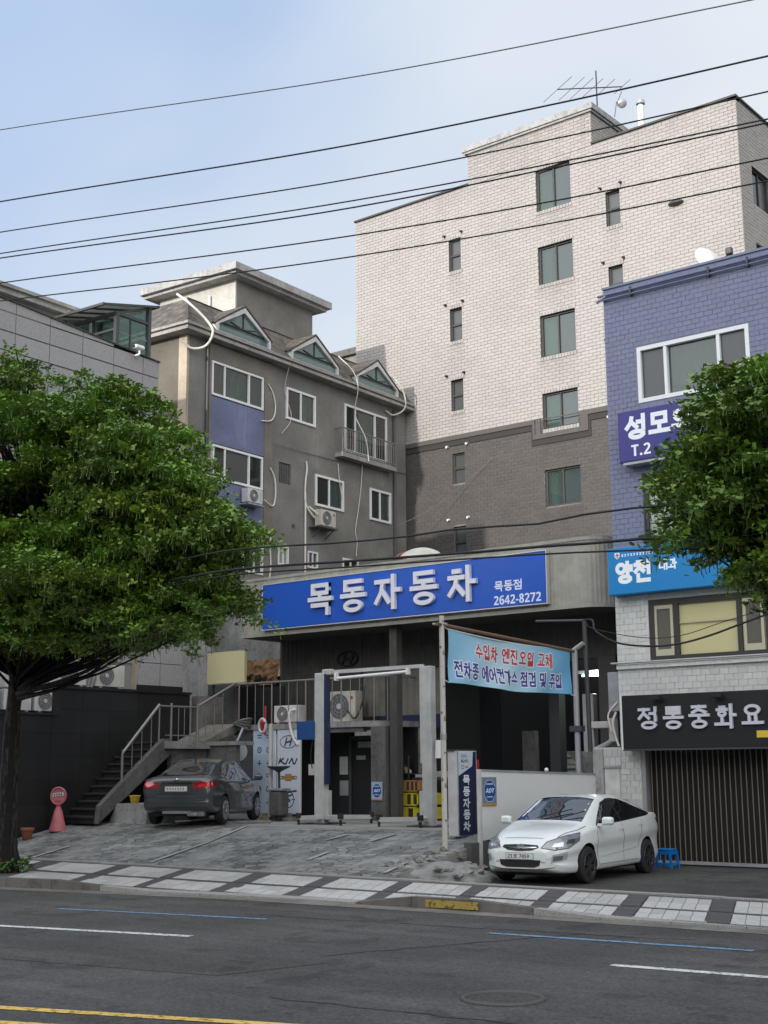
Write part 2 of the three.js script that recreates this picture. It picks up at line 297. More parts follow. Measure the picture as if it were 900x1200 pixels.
// ---------- lettering: Hangul from strokes ----------
const INI = 'ㄱㄲㄴㄷㄸㄹㅁㅂㅃㅅㅆㅇㅈㅉㅊㅋㅌㅍㅎ', MED = 'ㅏㅐㅑㅒㅓㅔㅕㅖㅗㅘㅙㅚㅛㅜㅝㅞㅟㅠㅡㅢㅣ', FIN = ['', 'ㄱ', 'ㄲ', 'ㄳ', 'ㄴ', 'ㄵ', 'ㄶ', 'ㄷ', 'ㄹ', 'ㄺ', 'ㄻ', 'ㄼ', 'ㄽ', 'ㄾ', 'ㄿ', 'ㅀ', 'ㅁ', 'ㅂ', 'ㅄ', 'ㅅ', 'ㅆ', 'ㅇ', 'ㅈ', 'ㅊ', 'ㅋ', 'ㅌ', 'ㅍ', 'ㅎ'];
const CONS = {
  ㄱ: [[[0, 0], [1, 0], [1, 1]]], ㄴ: [[[0, 0], [0, 1], [1, 1]]], ㄷ: [[[1, 0], [0, 0], [0, 1], [1, 1]]], ㄹ: [[[0, 0], [1, 0], [1, 0.5], [0, 0.5], [0, 1], [1, 1]]],
  ㅁ: [[[0, 0], [1, 0], [1, 1], [0, 1], [0, 0]]], ㅂ: [[[0, 0], [0, 1], [1, 1], [1, 0]], [[0, 0.5], [1, 0.5]]], ㅅ: [[[0.5, 0], [0.42, 0.45], [0, 1]], [[0.46, 0.4], [1, 1]]],
  ㅇ: [['o', 0.5, 0.5, 0.5, 0.5]], ㅈ: [[[0, 0], [1, 0]], [[0.52, 0], [0.42, 0.5], [0, 1]], [[0.46, 0.45], [1, 1]]],
  ㅊ: [[[0.32, -0.08], [0.68, -0.08]], [[0, 0.22], [1, 0.22]], [[0.52, 0.22], [0.42, 0.6], [0, 1]], [[0.46, 0.55], [1, 1]]], ㅋ: [[[0, 0], [1, 0], [0.95, 1]], [[0, 0.48], [0.97, 0.48]]],
  ㅌ: [[[1, 0], [0, 0], [0, 1], [1, 1]], [[0, 0.5], [1, 0.5]]], ㅍ: [[[0, 0], [1, 0]], [[0.3, 0], [0.3, 1]], [[0.7, 0], [0.7, 1]], [[0, 1], [1, 1]]],
  ㅎ: [[[0.3, -0.05], [0.7, -0.05]], [[0, 0.24], [1, 0.24]], ['o', 0.5, 0.72, 0.34, 0.28]],
};
const VOW = {
  ㅏ: [[[0.3, 0], [0.3, 1]], [[0.3, 0.45], [1, 0.45]]], ㅓ: [[[0.8, 0], [0.8, 1]], [[0, 0.45], [0.8, 0.45]]], ㅣ: [[[0.6, 0], [0.6, 1]]], ㅑ: [[[0.3, 0], [0.3, 1]], [[0.3, 0.33], [1, 0.33]], [[0.3, 0.62], [1, 0.62]]], ㅕ: [[[0.8, 0], [0.8, 1]], [[0, 0.33], [0.8, 0.33]], [[0, 0.62], [0.8, 0.62]]],
  ㅐ: [[[0.2, 0], [0.2, 1]], [[0.2, 0.45], [0.9, 0.45]], [[0.9, 0], [0.9, 1]]], ㅔ: [[[0.38, 0], [0.38, 1]], [[-0.12, 0.45], [0.38, 0.45]], [[0.95, 0], [0.95, 1]]],
  ㅗ: [[[0, 1], [1, 1]], [[0.5, 0], [0.5, 1]]], ㅜ: [[[0, 0], [1, 0]], [[0.5, 0], [0.5, 1]]], ㅛ: [[[0, 1], [1, 1]], [[0.33, 0], [0.33, 1]], [[0.67, 0], [0.67, 1]]], ㅠ: [[[0, 0], [1, 0]], [[0.33, 0], [0.33, 1]], [[0.67, 0], [0.67, 1]]], ㅡ: [[[0, 0.5], [1, 0.5]]],
};
function inBox(list, x, y, w, h) { return list.map((s) => s[0] === 'o' ? ['o', x + s[1] * w, y + s[2] * h, s[3] * w, s[4] * h] : s.map(([a, b]) => [x + a * w, y + b * h])); }
function hangul(ch) { // strokes in a unit square, y down
  const c = ch.charCodeAt(0) - 0xac00, L = INI[Math.floor(c / 588)], v = MED[Math.floor((c % 588) / 28)], f = FIN[c % 28], out = [], E = (k) => k ? 1 : 0;
  if ('ㅗㅛㅜㅠㅡ'.includes(v)) {
    out.push(...inBox(CONS[L], 0.18, f ? 0.04 : 0.08, 0.64, f ? 0.25 : 0.36));
    out.push(...inBox(VOW[v], 0.04, f ? ('ㅜㅠ'.includes(v) ? 0.42 : 0.36) : ('ㅜㅠ'.includes(v) ? 0.66 : 0.54), 0.92, f ? ('ㅜㅠ'.includes(v) ? 0.17 : 0.125) : 0.28));
    if (f) out.push(...inBox(CONS[f], 0.18, 0.68, 0.64, 0.27));
  } else if ('ㅘㅢㅚㅝㅟ'.includes(v)) {
    const [hz, vt] = { ㅘ: 'ㅗㅏ', ㅢ: 'ㅡㅣ', ㅚ: 'ㅗㅣ', ㅝ: 'ㅜㅓ', ㅟ: 'ㅜㅣ' }[v];
    out.push(...inBox(CONS[L], 0.1, f ? 0.06 : 0.12, 0.46, f ? 0.28 : 0.36), ...inBox(VOW[hz], 0.0, f ? 0.4 : 0.62, 0.64, f ? 0.12 : 0.22), ...inBox(VOW[vt], 0.68, 0.02, 0.28, f ? 0.6 : 0.96));
    if (f) out.push(...inBox(CONS[f], 0.2, 0.68, 0.66, 0.26));
  } else {
    const wide = 'ㅐㅔ'.includes(v);
    out.push(...inBox(CONS[L], 0.04, f ? 0.08 : 0.16, wide ? 0.42 : 0.5, f ? 0.4 : 0.64), ...inBox(VOW[v], wide ? 0.58 : 0.62, 0.02, wide ? 0.4 : 0.34, f ? 0.56 : 0.96));
    if (f) out.push(...inBox(CONS[f], 0.2, 0.67, 0.68, 0.26));
  }
  return out;
}
function inkHangul(ctx, text, x, y, w, h, gap, lw) { // draws text as strokes with the current strokeStyle
  ctx.lineWidth = lw; ctx.lineJoin = 'miter'; ctx.lineCap = 'square';
  let cx = x;
  for (const ch of text) {
    if (ch === ' ') { cx += w * 0.45; continue; }
    for (const s of hangul(ch)) {
      ctx.beginPath();
      if (s[0] === 'o') ctx.ellipse(cx + s[1] * w, y + s[2] * h, s[3] * w, s[4] * h, 0, 0, 7);
      else s.forEach(([a, b], i) => i ? ctx.lineTo(cx + a * w, y + b * h) : ctx.moveTo(cx + a * w, y + b * h));
      ctx.stroke();
    }
    cx += w + gap;
  }
  return cx;
}
function letterGeo(ch, w, h, t, depth) { // raised letter: w x h metres, stroke t, lower left at the origin, standing out along +z
  const gs = []; let k = 0;
  for (const s of hangul(ch)) {
    const d = depth + 0.0012 * k++;
    if (s[0] === 'o') {
      const sh = new THREE.Shape(); sh.absellipse(s[1] * w, (1 - s[2]) * h, s[3] * w + t / 2, s[4] * h + t / 2, 0, Math.PI * 2);
      const ho = new THREE.Path(); ho.absellipse(s[1] * w, (1 - s[2]) * h, s[3] * w - t / 2, s[4] * h - t / 2, 0, Math.PI * 2, true); sh.holes.push(ho);
      gs.push(new THREE.ExtrudeGeometry(sh, { depth: d, bevelEnabled: false, curveSegments: 20 }));
    } else for (let i = 1; i < s.length; i++) {
      const a = new THREE.Vector2(s[i - 1][0] * w, (1 - s[i - 1][1]) * h), b = new THREE.Vector2(s[i][0] * w, (1 - s[i][1]) * h), l = a.distanceTo(b), e = d + 0.0006 * i;
      gs.push(new THREE.BoxGeometry(l + t, t, e).rotateZ(Math.atan2(b.y - a.y, b.x - a.x)).translate((a.x + b.x) / 2, (a.y + b.y) / 2, e / 2));
    }
  }
  return fix(gs);
}
function print(w, h, draw, rough = 0.5, o = {}) { // flat print on a sheet: draw(ctx, W, H)
  const c = document.createElement('canvas'); c.width = w; c.height = h; const x = c.getContext('2d'); draw(x, w, h);
  const t = new THREE.CanvasTexture(c); t.colorSpace = THREE.SRGBColorSpace; t.magFilter = THREE.LinearFilter; t.needsUpdate = true;
  return new THREE.MeshStandardMaterial({ map: t, roughness: rough, ...o });
}
const sheet = (w, h, M) => new THREE.PlaneGeometry(w, h).applyMatrix4(M);   // a printed face, 3 mm proud of its board
// ---------- the ground: road, markings, kerb, pavement, driveway, forecourt ----------
const polyFlat = (pts, y) => { const g = new THREE.ShapeGeometry(new THREE.Shape(pts.map(([x, z]) => new THREE.Vector2(x, -z)))).rotateX(-Math.PI / 2).translate(0, y, 0); return g; };
structure('ground', boxUV(polyFlat([[-900, 900], [900, 900], [900, -900], [-900, -900]].reverse(), -0.08)), m.asphaltOld);
const EDGE = [[-90, -4.3], [-30, -12.2], [-19, -14.08], [-16.5, -14.63], [-14.3, -15.0], [-10, -15.27], [-6.6, -15.45], [4, -16.0], [60, -19.2]];
const paveY = (z) => 0.03 + 0.07 * clamp((-z - 15) / 3, -0.2, 1);
const edgeZ = (x) => { for (let i = 1; i < EDGE.length; i++) if (x <= EDGE[i][0]) { const [a, b] = [EDGE[i - 1], EDGE[i]]; return lerp(a[1], b[1], (x - a[0]) / (b[0] - a[0])); } return -19; };
structure('road', boxUV(polyFlat([...EDGE.map(([x, z]) => [x, z + 0.02]), [60, 2.6], [-90, 12]], 0)), m.asphalt);
{ // concrete gutter along the kerb, and painted lines, sheets a few millimetres up
  const strip = (line, w0, w1, y) => polyFlat([...line.map(([x, z]) => [x, z + w0]), ...line.slice().reverse().map(([x, z]) => [x, z + w1])], y);
  structure('gutter', boxUV(strip(EDGE.slice(1, 8), 0.0, 0.38, 0.004)), m.gutter);
  const mark = (name, a, b, w, mt, y = 0.005) => { const dx = b[0] - a[0], dz = b[1] - a[1], l = Math.hypot(dx, dz), nx = -dz / l * w / 2, nz = dx / l * w / 2; structure(name, boxUV(polyFlat([[a[0] + nx, a[1] + nz], [b[0] + nx, b[1] + nz], [b[0] - nx, b[1] - nz], [a[0] - nx, a[1] - nz]], y)), mt); };
  mark('white_lane_dash', [-19.0, -9.5], [-11.81, -11.15], 0.14, m.lineWhite);
  mark('white_lane_dash', [-6.78, -11.93], [-2.2, -12.35], 0.14, m.lineWhite);
  mark('blue_lane_dash', [-15.68, -12.28], [-12.34, -12.96], 0.10, m.lineBlue);
  mark('blue_lane_dash', [-9.2, -13.37], [-6.1, -13.68], 0.11, m.lineBlue);
  mark('yellow_centre_line', [-16.5, -4.6], [-3.0, -9.2], 0.13, m.lineYellow);
  mark('yellow_centre_line', [-16.0, -4.0], [-2.4, -8.98], 0.13, m.lineYellow);
}
structure('road_patch', boxUV(polyFlat([[-12.6, -8.6], [-9.4, -9.2], [-9.1, -10.4], [-12.3, -9.8]], 0.0035)), m.asphaltOld);
structure('road_patch', boxUV(polyFlat([[-5.6, -12.6], [-3.2, -12.9], [-3.2, -13.5], [-5.5, -13.3]], 0.0035)), m.asphaltOld);
{ // sealed cracks
  const crack = (x, z, dx, dz, n) => { const pts = []; for (let k = 0; k <= n; k++) pts.push([x + dx * k / n + rr(-0.05, 0.05), z + dz * k / n + rr(-0.05, 0.05)]); const gs = []; for (let k = 1; k <= n; k++) { const [a, b] = [pts[k - 1], pts[k]], w = rr(0.008, 0.02), l = Math.hypot(b[0] - a[0], b[1] - a[1]), nx = -(b[1] - a[1]) / l * w, nz = (b[0] - a[0]) / l * w; gs.push(polyFlat([[a[0] + nx, a[1] + nz], [b[0] + nx, b[1] + nz], [b[0] - nx, b[1] - nz], [a[0] - nx, a[1] - nz]], 0.003 + 0.00002 * k)); } structure('sealed_crack', boxUV(fix(gs)), m.pit); };
  crack(-13, -13.2, 6, -0.9, 26); crack(-9.5, -10.8, 1.2, -3.1, 16); crack(-8.2, -8.6, 4.5, -0.4, 20);
}
{ // manhole cover
  const t = thing('manhole_cover', 'round dark iron manhole cover set in the near traffic lane', 'manhole cover', [-6.53, 0, -9.68]);
  part('ring', new THREE.TorusGeometry(0.33, 0.022, 8, 40).rotateX(Math.PI / 2).translate(-6.53, 0.003, -9.68), m.iron, t);
  part('cover', new THREE.CylinderGeometry(0.31, 0.31, 0.012, 40).translate(-6.53, 0.002, -9.68), m.asphaltOld, t);
}
// pavement bed with its tiles, setts and kerb stones
const slopeSheet = (g, dy) => { const p = g.attributes.position; for (let i = 0; i < p.count; i++) p.setY(i, p.getY(i) + paveY(p.getZ(i)) + dy); g.computeVertexNormals(); return g; };
const pave = structure('pavement', fix([boxUV(slopeSheet(polyFlat([[-60, -18], [12, -18], [12, -15.05 - 1.4], ...EDGE.slice(1, 7).reverse().map(([x, z]) => [x, z - 0.12]), [-60, -8.4]].reverse(), 0), -0.004)), boxUV(B(-60, 12, -0.1, 0.02, -18.0, -16.6))]), m.blackTile);
{
  const para = (x0, x1, za, zb, sk) => { // parallelogram tile, za deep side, zb street side, leaning by sk per metre
    const f = (z) => (z + 17.55) * sk, c = 0.006, s = new THREE.Shape([[x0 + f(za) + c, -za - c], [x1 + f(za) - c, -za - c], [x1 + f(zb) - c, -zb + c], [x0 + f(zb) + c, -zb + c]].map((p) => new THREE.Vector2(...p)));
    return slopeSheet(new THREE.ExtrudeGeometry(s, { depth: 0.02, bevelEnabled: false }).rotateX(-Math.PI / 2), -0.011 + rr(-0.002, 0.002));
  };
  const cols = [[-24.6, -23.0, 0.68], [-22.35, -20.7, 0.66], [-20.25, -18.85, 0.61], [-18.5, -17.05, 0.58], [-16.6, -15.4, 0.52], [-15.02, -13.8, 0.5], [-13.5, -12.35, 0.49], [-12.05, -10.98, 0.45], [-10.66, -9.65, 0.42], [-9.33, -8.38, 0.42], [-8.03, -7.1, 0.41], [-6.75, -5.8, 0.41]];
  const wm = [m.whiteTile, m.whiteTile2, m.whiteTile3];
  cols.forEach(([a, b, sk], i) => {
    const xm = (a + b) / 2 + 1, k = clamp((xm + 18) / 8), rows = [[-17.55, lerp(-16.28, -16.45, k)], [lerp(-16.03, -16.27, k), lerp(-15.02, -15.46, k)]];
    rows.forEach(([za, zb], r) => { part('tile_bed', boxUV(para(a, b, za, zb, sk).translate(0, -0.008, 0)), m.tileJoint, pave); for (let k = 0; k < 5; k++) for (let q = 0; q < 2; q++) { const zm = lerp(za, zb, 0.5); part('white_tile', boxUV(para(lerp(a, b, k / 5), lerp(a, b, (k + 1) / 5), q ? zm : za, q ? zb : zm, sk)), wm[Math.floor(rnd() * 3)], pave); } });
    if (i + 1 < cols.length) for (const [za, zb] of rows) for (let q = 0; q < 3; q++) part('dark_sett', boxUV(para(b + 0.02, cols[i + 1][0] - 0.02, lerp(za, zb, q / 3), lerp(za, zb, (q + 1) / 3), sk)), m.blackTile, pave);
  });
  // kerb stones: raised to the left and at a short island, dropped where cars cross
  const hgt = (x) => 0.03 + 0.12 * Math.max(1 - sstep(-18.3, -16.6, x), sstep(-12.5, -11.8, x) * (1 - sstep(-10.3, -9.3, x)));
  for (let x = -25; x < -2; x += 0.95) {
    const x1 = x + 0.94, za = edgeZ(x), zb = edgeZ(x1), ha = hgt(x), hb = hgt(x1), g = new THREE.BoxGeometry(1, 1, 1, 1, 1, 1), p = g.attributes.position;
    for (let i = 0; i < p.count; i++) { const R = p.getX(i) > 0, up = p.getY(i) > 0, back = p.getZ(i) < 0; p.setXYZ(i, R ? x1 : x, up ? Math.max(R ? hb : ha, back ? 0.05 : 0) : -0.1, (R ? zb : za) - (back ? 0.15 : 0)); }
    g.computeVertexNormals();
    part('kerb_stone', boxUV(g.toNonIndexed()), Math.max(ha, hb) > 0.1 ? m.kerbRaised : m.kerb, pave);
  }
  part('yellow_kerb_paint', boxUV(new THREE.PlaneGeometry(0.85, 0.10).rotateY(0.05).translate(-11.05, 0.075, edgeZ(-11.05) + 0.012)), m.kerbYellow, pave);
  for (let x = -26; x < -3; x += 0.98) part('edging_stone', boxUV(B(x, x + 0.97, -0.05, 0.11 + rr(-0.004, 0.004), -17.98, -17.8)), m.kerb, pave);
}
// driveway: a worn ramp up to the level floor of the workshop
const GY = 0.66;
const lotY = (x, z) => lerp(0.1, GY, clamp((-18.0 - z) / 3.4));
{
  const nx = 110, nz = 90, g = new THREE.PlaneGeometry(1, 1, nx, nz), p = g.attributes.position;
  for (let i = 0; i < p.count; i++) {
    const x = lerp(-34, -14.42, p.getX(i) + 0.5), z = lerp(-17.98, -34, Math.pow(p.getY(i) + 0.5, 1.4)), worn = sstep(-18, -18.6, z) * (1 - sstep(-21.4, -22.6, z));
    p.setXYZ(i, x, lotY(x, z) + worn * 0.035 * (fbm(x / 8 + 9, z / 8 + 9, 16, 4, 111) - 0.5), z);
  }
  g.computeVertexNormals();
  const flat = g.toNonIndexed(), ramp = [], level = [], pos = flat.attributes.position;
  for (let i = 0; i < pos.count; i += 3) { const z = (pos.getZ(i) + pos.getZ(i + 1) + pos.getZ(i + 2)) / 3; (z > -22.3 ? ramp : level).push(i); }
  const pick = (l) => { const q = new THREE.BufferGeometry(); for (const [k, w] of [['position', 3], ['normal', 3]]) { const a = new Float32Array(l.length * 3 * w), s = flat.attributes[k].array; l.forEach((i, j) => a.set(s.subarray(i * w, i * w + 3 * w), j * 3 * w)); q.setAttribute(k, new THREE.BufferAttribute(a, w)); } return boxUV(q); };
  structure('driveway', pick(ramp), m.lot);
  structure('workshop_floor', pick(level), m.slab);
  structure('forecourt', boxUV(polyFlat([[-14.42, -17.98], [14, -17.98], [14, -26], [-14.42, -26]], -0.03)), m.asphaltOld);
  structure('driveway_edge', boxUV(put(prism([[17.99, -0.1], [20.32, -0.1], [20.32, 0.47], [17.99, 0.09]], 0.06, Tr(0, 0, -0.06)), faceX(-14.39, 0, 0))), m.concrete);
  structure('driveway_edge', boxUV(B(-14.46, -14.3, -0.1, 0.56, -24.8, -20.3)), m.concreteDark);
  const faint = (pts, w) => { for (let i = 1; i < pts.length; i++) { const [a, b] = [pts[i - 1], pts[i]], n = 8, dx = b[0] - a[0], dz = b[1] - a[1], l = Math.hypot(dx, dz), gx = -dz / l * w / 2, gz = dx / l * w / 2, gs = []; for (let k = 0; k < n; k++) { const q = (t, s) => { const x = a[0] + dx * t + gx * s, z = a[1] + dz * t + gz * s; return [x, lotY(x, z) + 0.022, z]; }; const A = [q(k / n, 1), q((k + 1) / n, 1), q((k + 1) / n, -1), q(k / n, -1)], G = new THREE.BufferGeometry(); G.setAttribute('position', new THREE.Float32BufferAttribute([A[0], A[1], A[2], A[0], A[2], A[3]].flat(), 3)); G.computeVertexNormals(); gs.push(G); } structure('parking_line', boxUV(fix(gs)), m.lineFaint); } };
  faint([[-20.36, -18.1], [-20.62, -19.9]], 0.09); faint([[-20.62, -19.9], [-21.2, -21.9]], 0.07); faint([[-16.94, -18.85], [-17.01, -19.5]], 0.12); faint([[-17.87, -20.4], [-17.76, -20.97]], 0.1); faint([[-16.79, -20.5], [-16.67, -21.1]], 0.1); faint([[-14.66, -18.25], [-14.78, -19.0]], 0.1); faint([[-23.89, -18.0], [-24.05, -19.08]], 0.1);
}
{ // broken concrete at the corner of the driveway
  const t = thing('concrete_rubble', 'heap of broken grey concrete at the driveway corner under the narrow upright sign', 'rubble', [-13.9, 0.1, -19.2]);
  for (let k = 0; k < 34; k++) {
    const a = rnd(), x = lerp(-15.2, -13.4, a), z = -19.2 + rr(-0.9, 0.6), s = rr(0.03, 0.085), g = new THREE.IcosahedronGeometry(s, 1), p = g.attributes.position;
    for (let i = 0; i < p.count; i++) { const q = 0.75 + 0.5 * h2(Math.round(p.getX(i) * 90), Math.round((p.getY(i) * 7 + p.getZ(i)) * 90), k); p.setXYZ(i, p.getX(i) * q * 1.4, p.getY(i) * q * 0.7, p.getZ(i) * q); }
    g.computeVertexNormals(); const y = (x < -14.4 ? lotY(x, z) : lerp(0.34, 0.0, clamp((x + 14.4) / 1.4)));
    part('chunk', boxUV(g.rotateY(rnd() * 6).translate(x, y, z)), k % 3 ? m.concrete : m.stained, t);
  }
  const hg = new THREE.SphereGeometry(1, 26, 14, 0, 6.283, 0, 1.571), p = hg.attributes.position;
  for (let i = 0; i < p.count; i++) { const q = 0.8 + 0.5 * fbm(p.getX(i) / 4 + 2, p.getZ(i) / 4 + 2, 16, 3, 121); p.setXYZ(i, -14.25 + p.getX(i) * 0.8 * q, -0.04 + p.getY(i) * 0.3 * q, -19.35 + p.getZ(i) * 0.9 * q); }
  hg.computeVertexNormals(); part('heap', boxUV(hg), m.concrete, t);
}
// ---------- building helpers ----------
function win(parent, Mx, x0, x1, y0, y1, o = {}) { // window: frame mesh with a child per pane; x along the wall, outer wall face at z = 0 of Mx
  const { frame = m.white, glass = m.glass, t = 0.055, d = 0.09, at = [], proud = 0.015, label, sill, name = 'window' } = o, gs = [];
  const bx = (a, b, c, e, z0 = proud - d, z1 = proud) => gs.push(put(B(a, b, c, e, z0, z1), Mx));
  bx(x0, x0 + t, y0, y1); bx(x1 - t, x1, y0, y1); bx(x0 + t, x1 - t, y0, y0 + t); bx(x0 + t, x1 - t, y1 - t, y1);
  const xs = [x0 + t / 2, ...at, x1 - t / 2];
  at.forEach((x) => bx(x - t * 0.42, x + t * 0.42, y0 + t, y1 - t, proud - d + 0.004, proud - 0.008));
  if (sill) bx(x0 - 0.05, x1 + 0.05, y0 - 0.06, y0 - 0.002, -0.05, 0.06);
  const f = part(name, gs, frame, parent, label);
  for (let i = 1; i < xs.length; i++) {
    const gl = Array.isArray(glass) ? glass[(i - 1) % glass.length] : glass, z = proud - d * (i % 2 ? 0.55 : 0.75);
    part('pane', put(B(xs[i - 1] + t * 0.3, xs[i] - t * 0.3, y0 + t * 0.6, y1 - t * 0.6, z - 0.008, z), Mx), gl, f);
    if (gl === m.glassGreen) { // a hanging curtain, gathered in folds, partly drawn
      const a = xs[i - 1], b = xs[i], q = rnd() < 0.6 ? 1 : rr(0.45, 0.8), g = new THREE.PlaneGeometry((b - a) * q, y1 - y0, 26, 1), p = g.attributes.position, ph = rnd() * 6; for (let k = 0; k < p.count; k++) p.setZ(k, 0.025 * Math.sin(p.getX(k) * 38 + ph)); g.computeVertexNormals();
      part('curtain', put(g.translate(a + (b - a) * q / 2, (y0 + y1) / 2, z - 0.2), Mx), m.curtain[Math.floor(rnd() * 3)], f);
    }
  }
  return f;
}
const unitBox = new THREE.BoxGeometry(1, 1, 1);
function courses(parent, name, mt, Mx, x0, x1, y0, y1, holes, bw, bh, j, th, tint) { // running bond of small bricks on the wall face z = 0
  const list = []; let r = 0;
  for (let y = y0; y + bh * 0.6 < y1; y += bh + j, r++) {
    const h = Math.min(bh, y1 - y);
    let spans = [[x0, x1]];
    for (const [a, b, c, d] of holes) if (y + h > c + 0.02 && y < d - 0.02) spans = spans.flatMap(([p, q]) => b <= p || a >= q ? [[p, q]] : [[p, a], [b, q]].filter(([u, v]) => v - u > 0.03));
    for (let x = x0 - (r % 2) * (bw + j) / 2; x < x1; x += bw + j) for (const [p, q] of spans) {
      const a = Math.max(x, p), b = Math.min(x + bw, q); if (b - a < 0.03) continue;
      list.push(Mx.clone().multiply(M4().compose(V((a + b) / 2, y + h / 2, th / 2 - 0.006 + rr(-0.003, 0.003)), new THREE.Quaternion(), V(b - a, h, th))));
    }
  }
  return instanced(name, unitBox, mt, list, parent, tint);
}
const tone = (a, s, warm = 0) => () => { const k = a + rr(-s, s), w = rr(-warm, warm); return lin(clamp(k + w), clamp(k), clamp(k - w)); };

// ---------- the tall brick apartment house ----------
{
  const x0 = -34.23, x1 = -17.2, z = -41, top = 24.53;
  const t = thing('apartment_tower', 'tall apartment house of pale brick over dark brown brick with dark framed windows', 'building', [-26, 0, z]);
  const big = [[-25.3, -23.8, 22.52, 24.2], [-25.3, -23.8, 19.6, 21.1], [-25.3, -23.8, 16.78, 18.4], [-25.3, -23.8, 14.05, 15.4], [-25.3, -23.8, 11.15, 12.54], [-25.3, -23.8, 8.3, 9.7]];
  const small = [[-29.42, -28.84, 21.13, 22.47], [-29.42, -28.84, 18.26, 19.6], [-29.42, -28.84, 15.45, 16.7], [-29.42, -28.84, 12.58, 13.78], [-29.42, -28.84, 9.7, 10.92], [-22.36, -21.78, 21.13, 22.47], [-22.36, -21.78, 18.26, 19.6], [-22.36, -21.78, 15.45, 16.7], [-22.36, -21.78, 12.58, 13.78]];
  const holes = [...big, ...small], F = faceZ(0, 0, z);
  part('wall', [put(holed(x0, x1, 0, top, holes, 0.3), F), put(holed(-28.42, -22.86, top, 25.9, [], 0.3), F), B(x0, x0 + 0.3, 0, top, z - 12, z - 0.3), B(x0 + 0.3, x1, 0, top - 0.4, z - 12, z - 3.2), B(-28.42, -28.1, top, 25.9, z - 4, z - 0.3), B(-28.1, -23.1, top - 0.4, 25.9, z - 4.4, z - 3.21), B(x0 + 0.3, x1 - 0.3, 0, top - 0.41, z - 12, z - 11.8)], m.brickMortar, t);
  const sideHole = [[42.0, 43.5, 20.95, 22.35], [42.0, 43.5, 18.1, 19.5]], FX = faceX(x1, 0, 0);
  part('side_wall', [put(holed(-z, -z + 12, 0, top, sideHole, 0.3), FX), put(holed(-z, -z + 4, top, 25.9, [], 0.26), faceX(-22.86, 0, 0))], m.brickMortar, t);
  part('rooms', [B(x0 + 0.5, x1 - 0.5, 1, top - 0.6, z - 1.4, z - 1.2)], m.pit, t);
  const grime = (f) => (i, x, y, zz) => { const c = f(), w = 1 - 0.06 * sstep(0.4, 0.8, fbm((x - zz) / 9, y / 14, 8, 4, 151)) - 0.05 * fbm((x - zz) / 1.5, y / 30, 8, 3, 153); let s = 1; for (const [a, b, c0] of holes) if (y < c0 && y > c0 - 1.6 && x > a - 0.05 && x < b + 0.05) s = Math.min(s, 1 - 0.13 * (1 - (c0 - y) / 1.6) * (0.4 + h2(Math.round(x * 7), 3, 5))); if (y > top - 1.2) s *= 1 - 0.1 * (1 - (top - y) / 1.2) * h2(Math.round(x * 5), 1, 2); return c.multiplyScalar(w * s); };
  const pale = grime(tone(0.97, 0.05, 0.012)), dk = grime(tone(0.94, 0.08, 0.015));
  courses(t, 'pale_bricks', m.brickPale, F, x0, x1, 14.5, top - 0.06, holes, 0.3, 0.115, 0.013, 0.02, pale);
  courses(t, 'pale_bricks', m.brickPale, F, -28.42, -22.86, top - 0.03, 25.85, holes, 0.3, 0.115, 0.013, 0.02, pale);
  courses(t, 'dark_bricks', m.brickDark, F, x0, x1, 6, 14.4, holes, 0.3, 0.115, 0.013, 0.02, dk);
  courses(t, 'pale_bricks', m.brickPale, FX, -z, 52.9, 12, top - 0.06, sideHole, 0.3, 0.115, 0.013, 0.02, pale);
  courses(t, 'pale_bricks', m.brickPale, faceX(-22.86, 0, 0), -z, -z + 4, top, 25.85, [], 0.3, 0.115, 0.013, 0.02, pale);
  // soldier bricks over and under the wide windows
  const heads = []; for (const [a, b, c, d] of holes) if (c > 14) for (let x = a; x < b - 0.05; x += 0.128) for (const y of [d + 0.06, c - 0.07]) heads.push(Tr(x + 0.06, y, z + 0.016).multiply(M4().makeScale(0.112, 0.13, 0.05)));
  instanced('soldier_bricks', unitBox, m.brickPale, heads, t, tone(0.84, 0.1, 0.01));
  for (const [a, b, c, d] of big) win(t, Tr(0, 0, z - 0.1), a, b, c, d, { frame: m.winDark, glass: [m.glassGreen, m.glassSlate], t: 0.07, at: [(a + b) / 2 - 0.03] });
  for (const [a, b, c, d] of small) {
    const f = win(t, Tr(0, 0, z - 0.12), a, b, c, d, { frame: m.winDark, glass: m.glassGrey, t: 0.055 });
    part('transom', B(a, b, (c + d) / 2 - 0.03, (c + d) / 2 + 0.05, z - 0.2, z - 0.09), m.winDark, f);
    part('lower_pane', B(a + 0.08, b - 0.05, c + 0.06, (c + d) / 2 - 0.05, z - 0.165, z - 0.155), m.glassPale, f);
  }
  for (const [a, b, c, d] of sideHole) win(t, faceX(x1 - 0.1, 0, 0), a, b, c, d, { frame: m.winDark, glass: [m.glass, m.glassGrey], t: 0.07, at: [(a + b) / 2] });
  // moulding between the two bricks, dropping under the balcony window
  const sec = (pts, y0, y1, out) => pts.map(([a, b]) => B(a, b, y0, y1, z - 0.02, z + out));
  part('moulding', [...sec([[x0, -25.62], [-23.48, x1]], 14.30, 14.48, 0.09), B(-25.72, -25.62, 13.72, 14.48, z - 0.02, z + 0.093), B(-23.48, -23.38, 13.72, 14.48, z - 0.02, z + 0.093), B(-25.62, -23.48, 13.72, 13.9, z - 0.02, z + 0.09)], m.brickDark, t);
  part('moulding_shadow_gap', [...sec([[x0, -25.8], [-23.3, x1]], 14.08, 14.30, 0.05), B(-25.8, -25.72, 13.5, 14.3, z - 0.02, z + 0.053), B(-23.38, -23.3, 13.5, 14.3, z - 0.02, z + 0.053), B(-25.72, -23.38, 13.5, 13.72, z - 0.02, z + 0.05)], m.mortarDark, t);
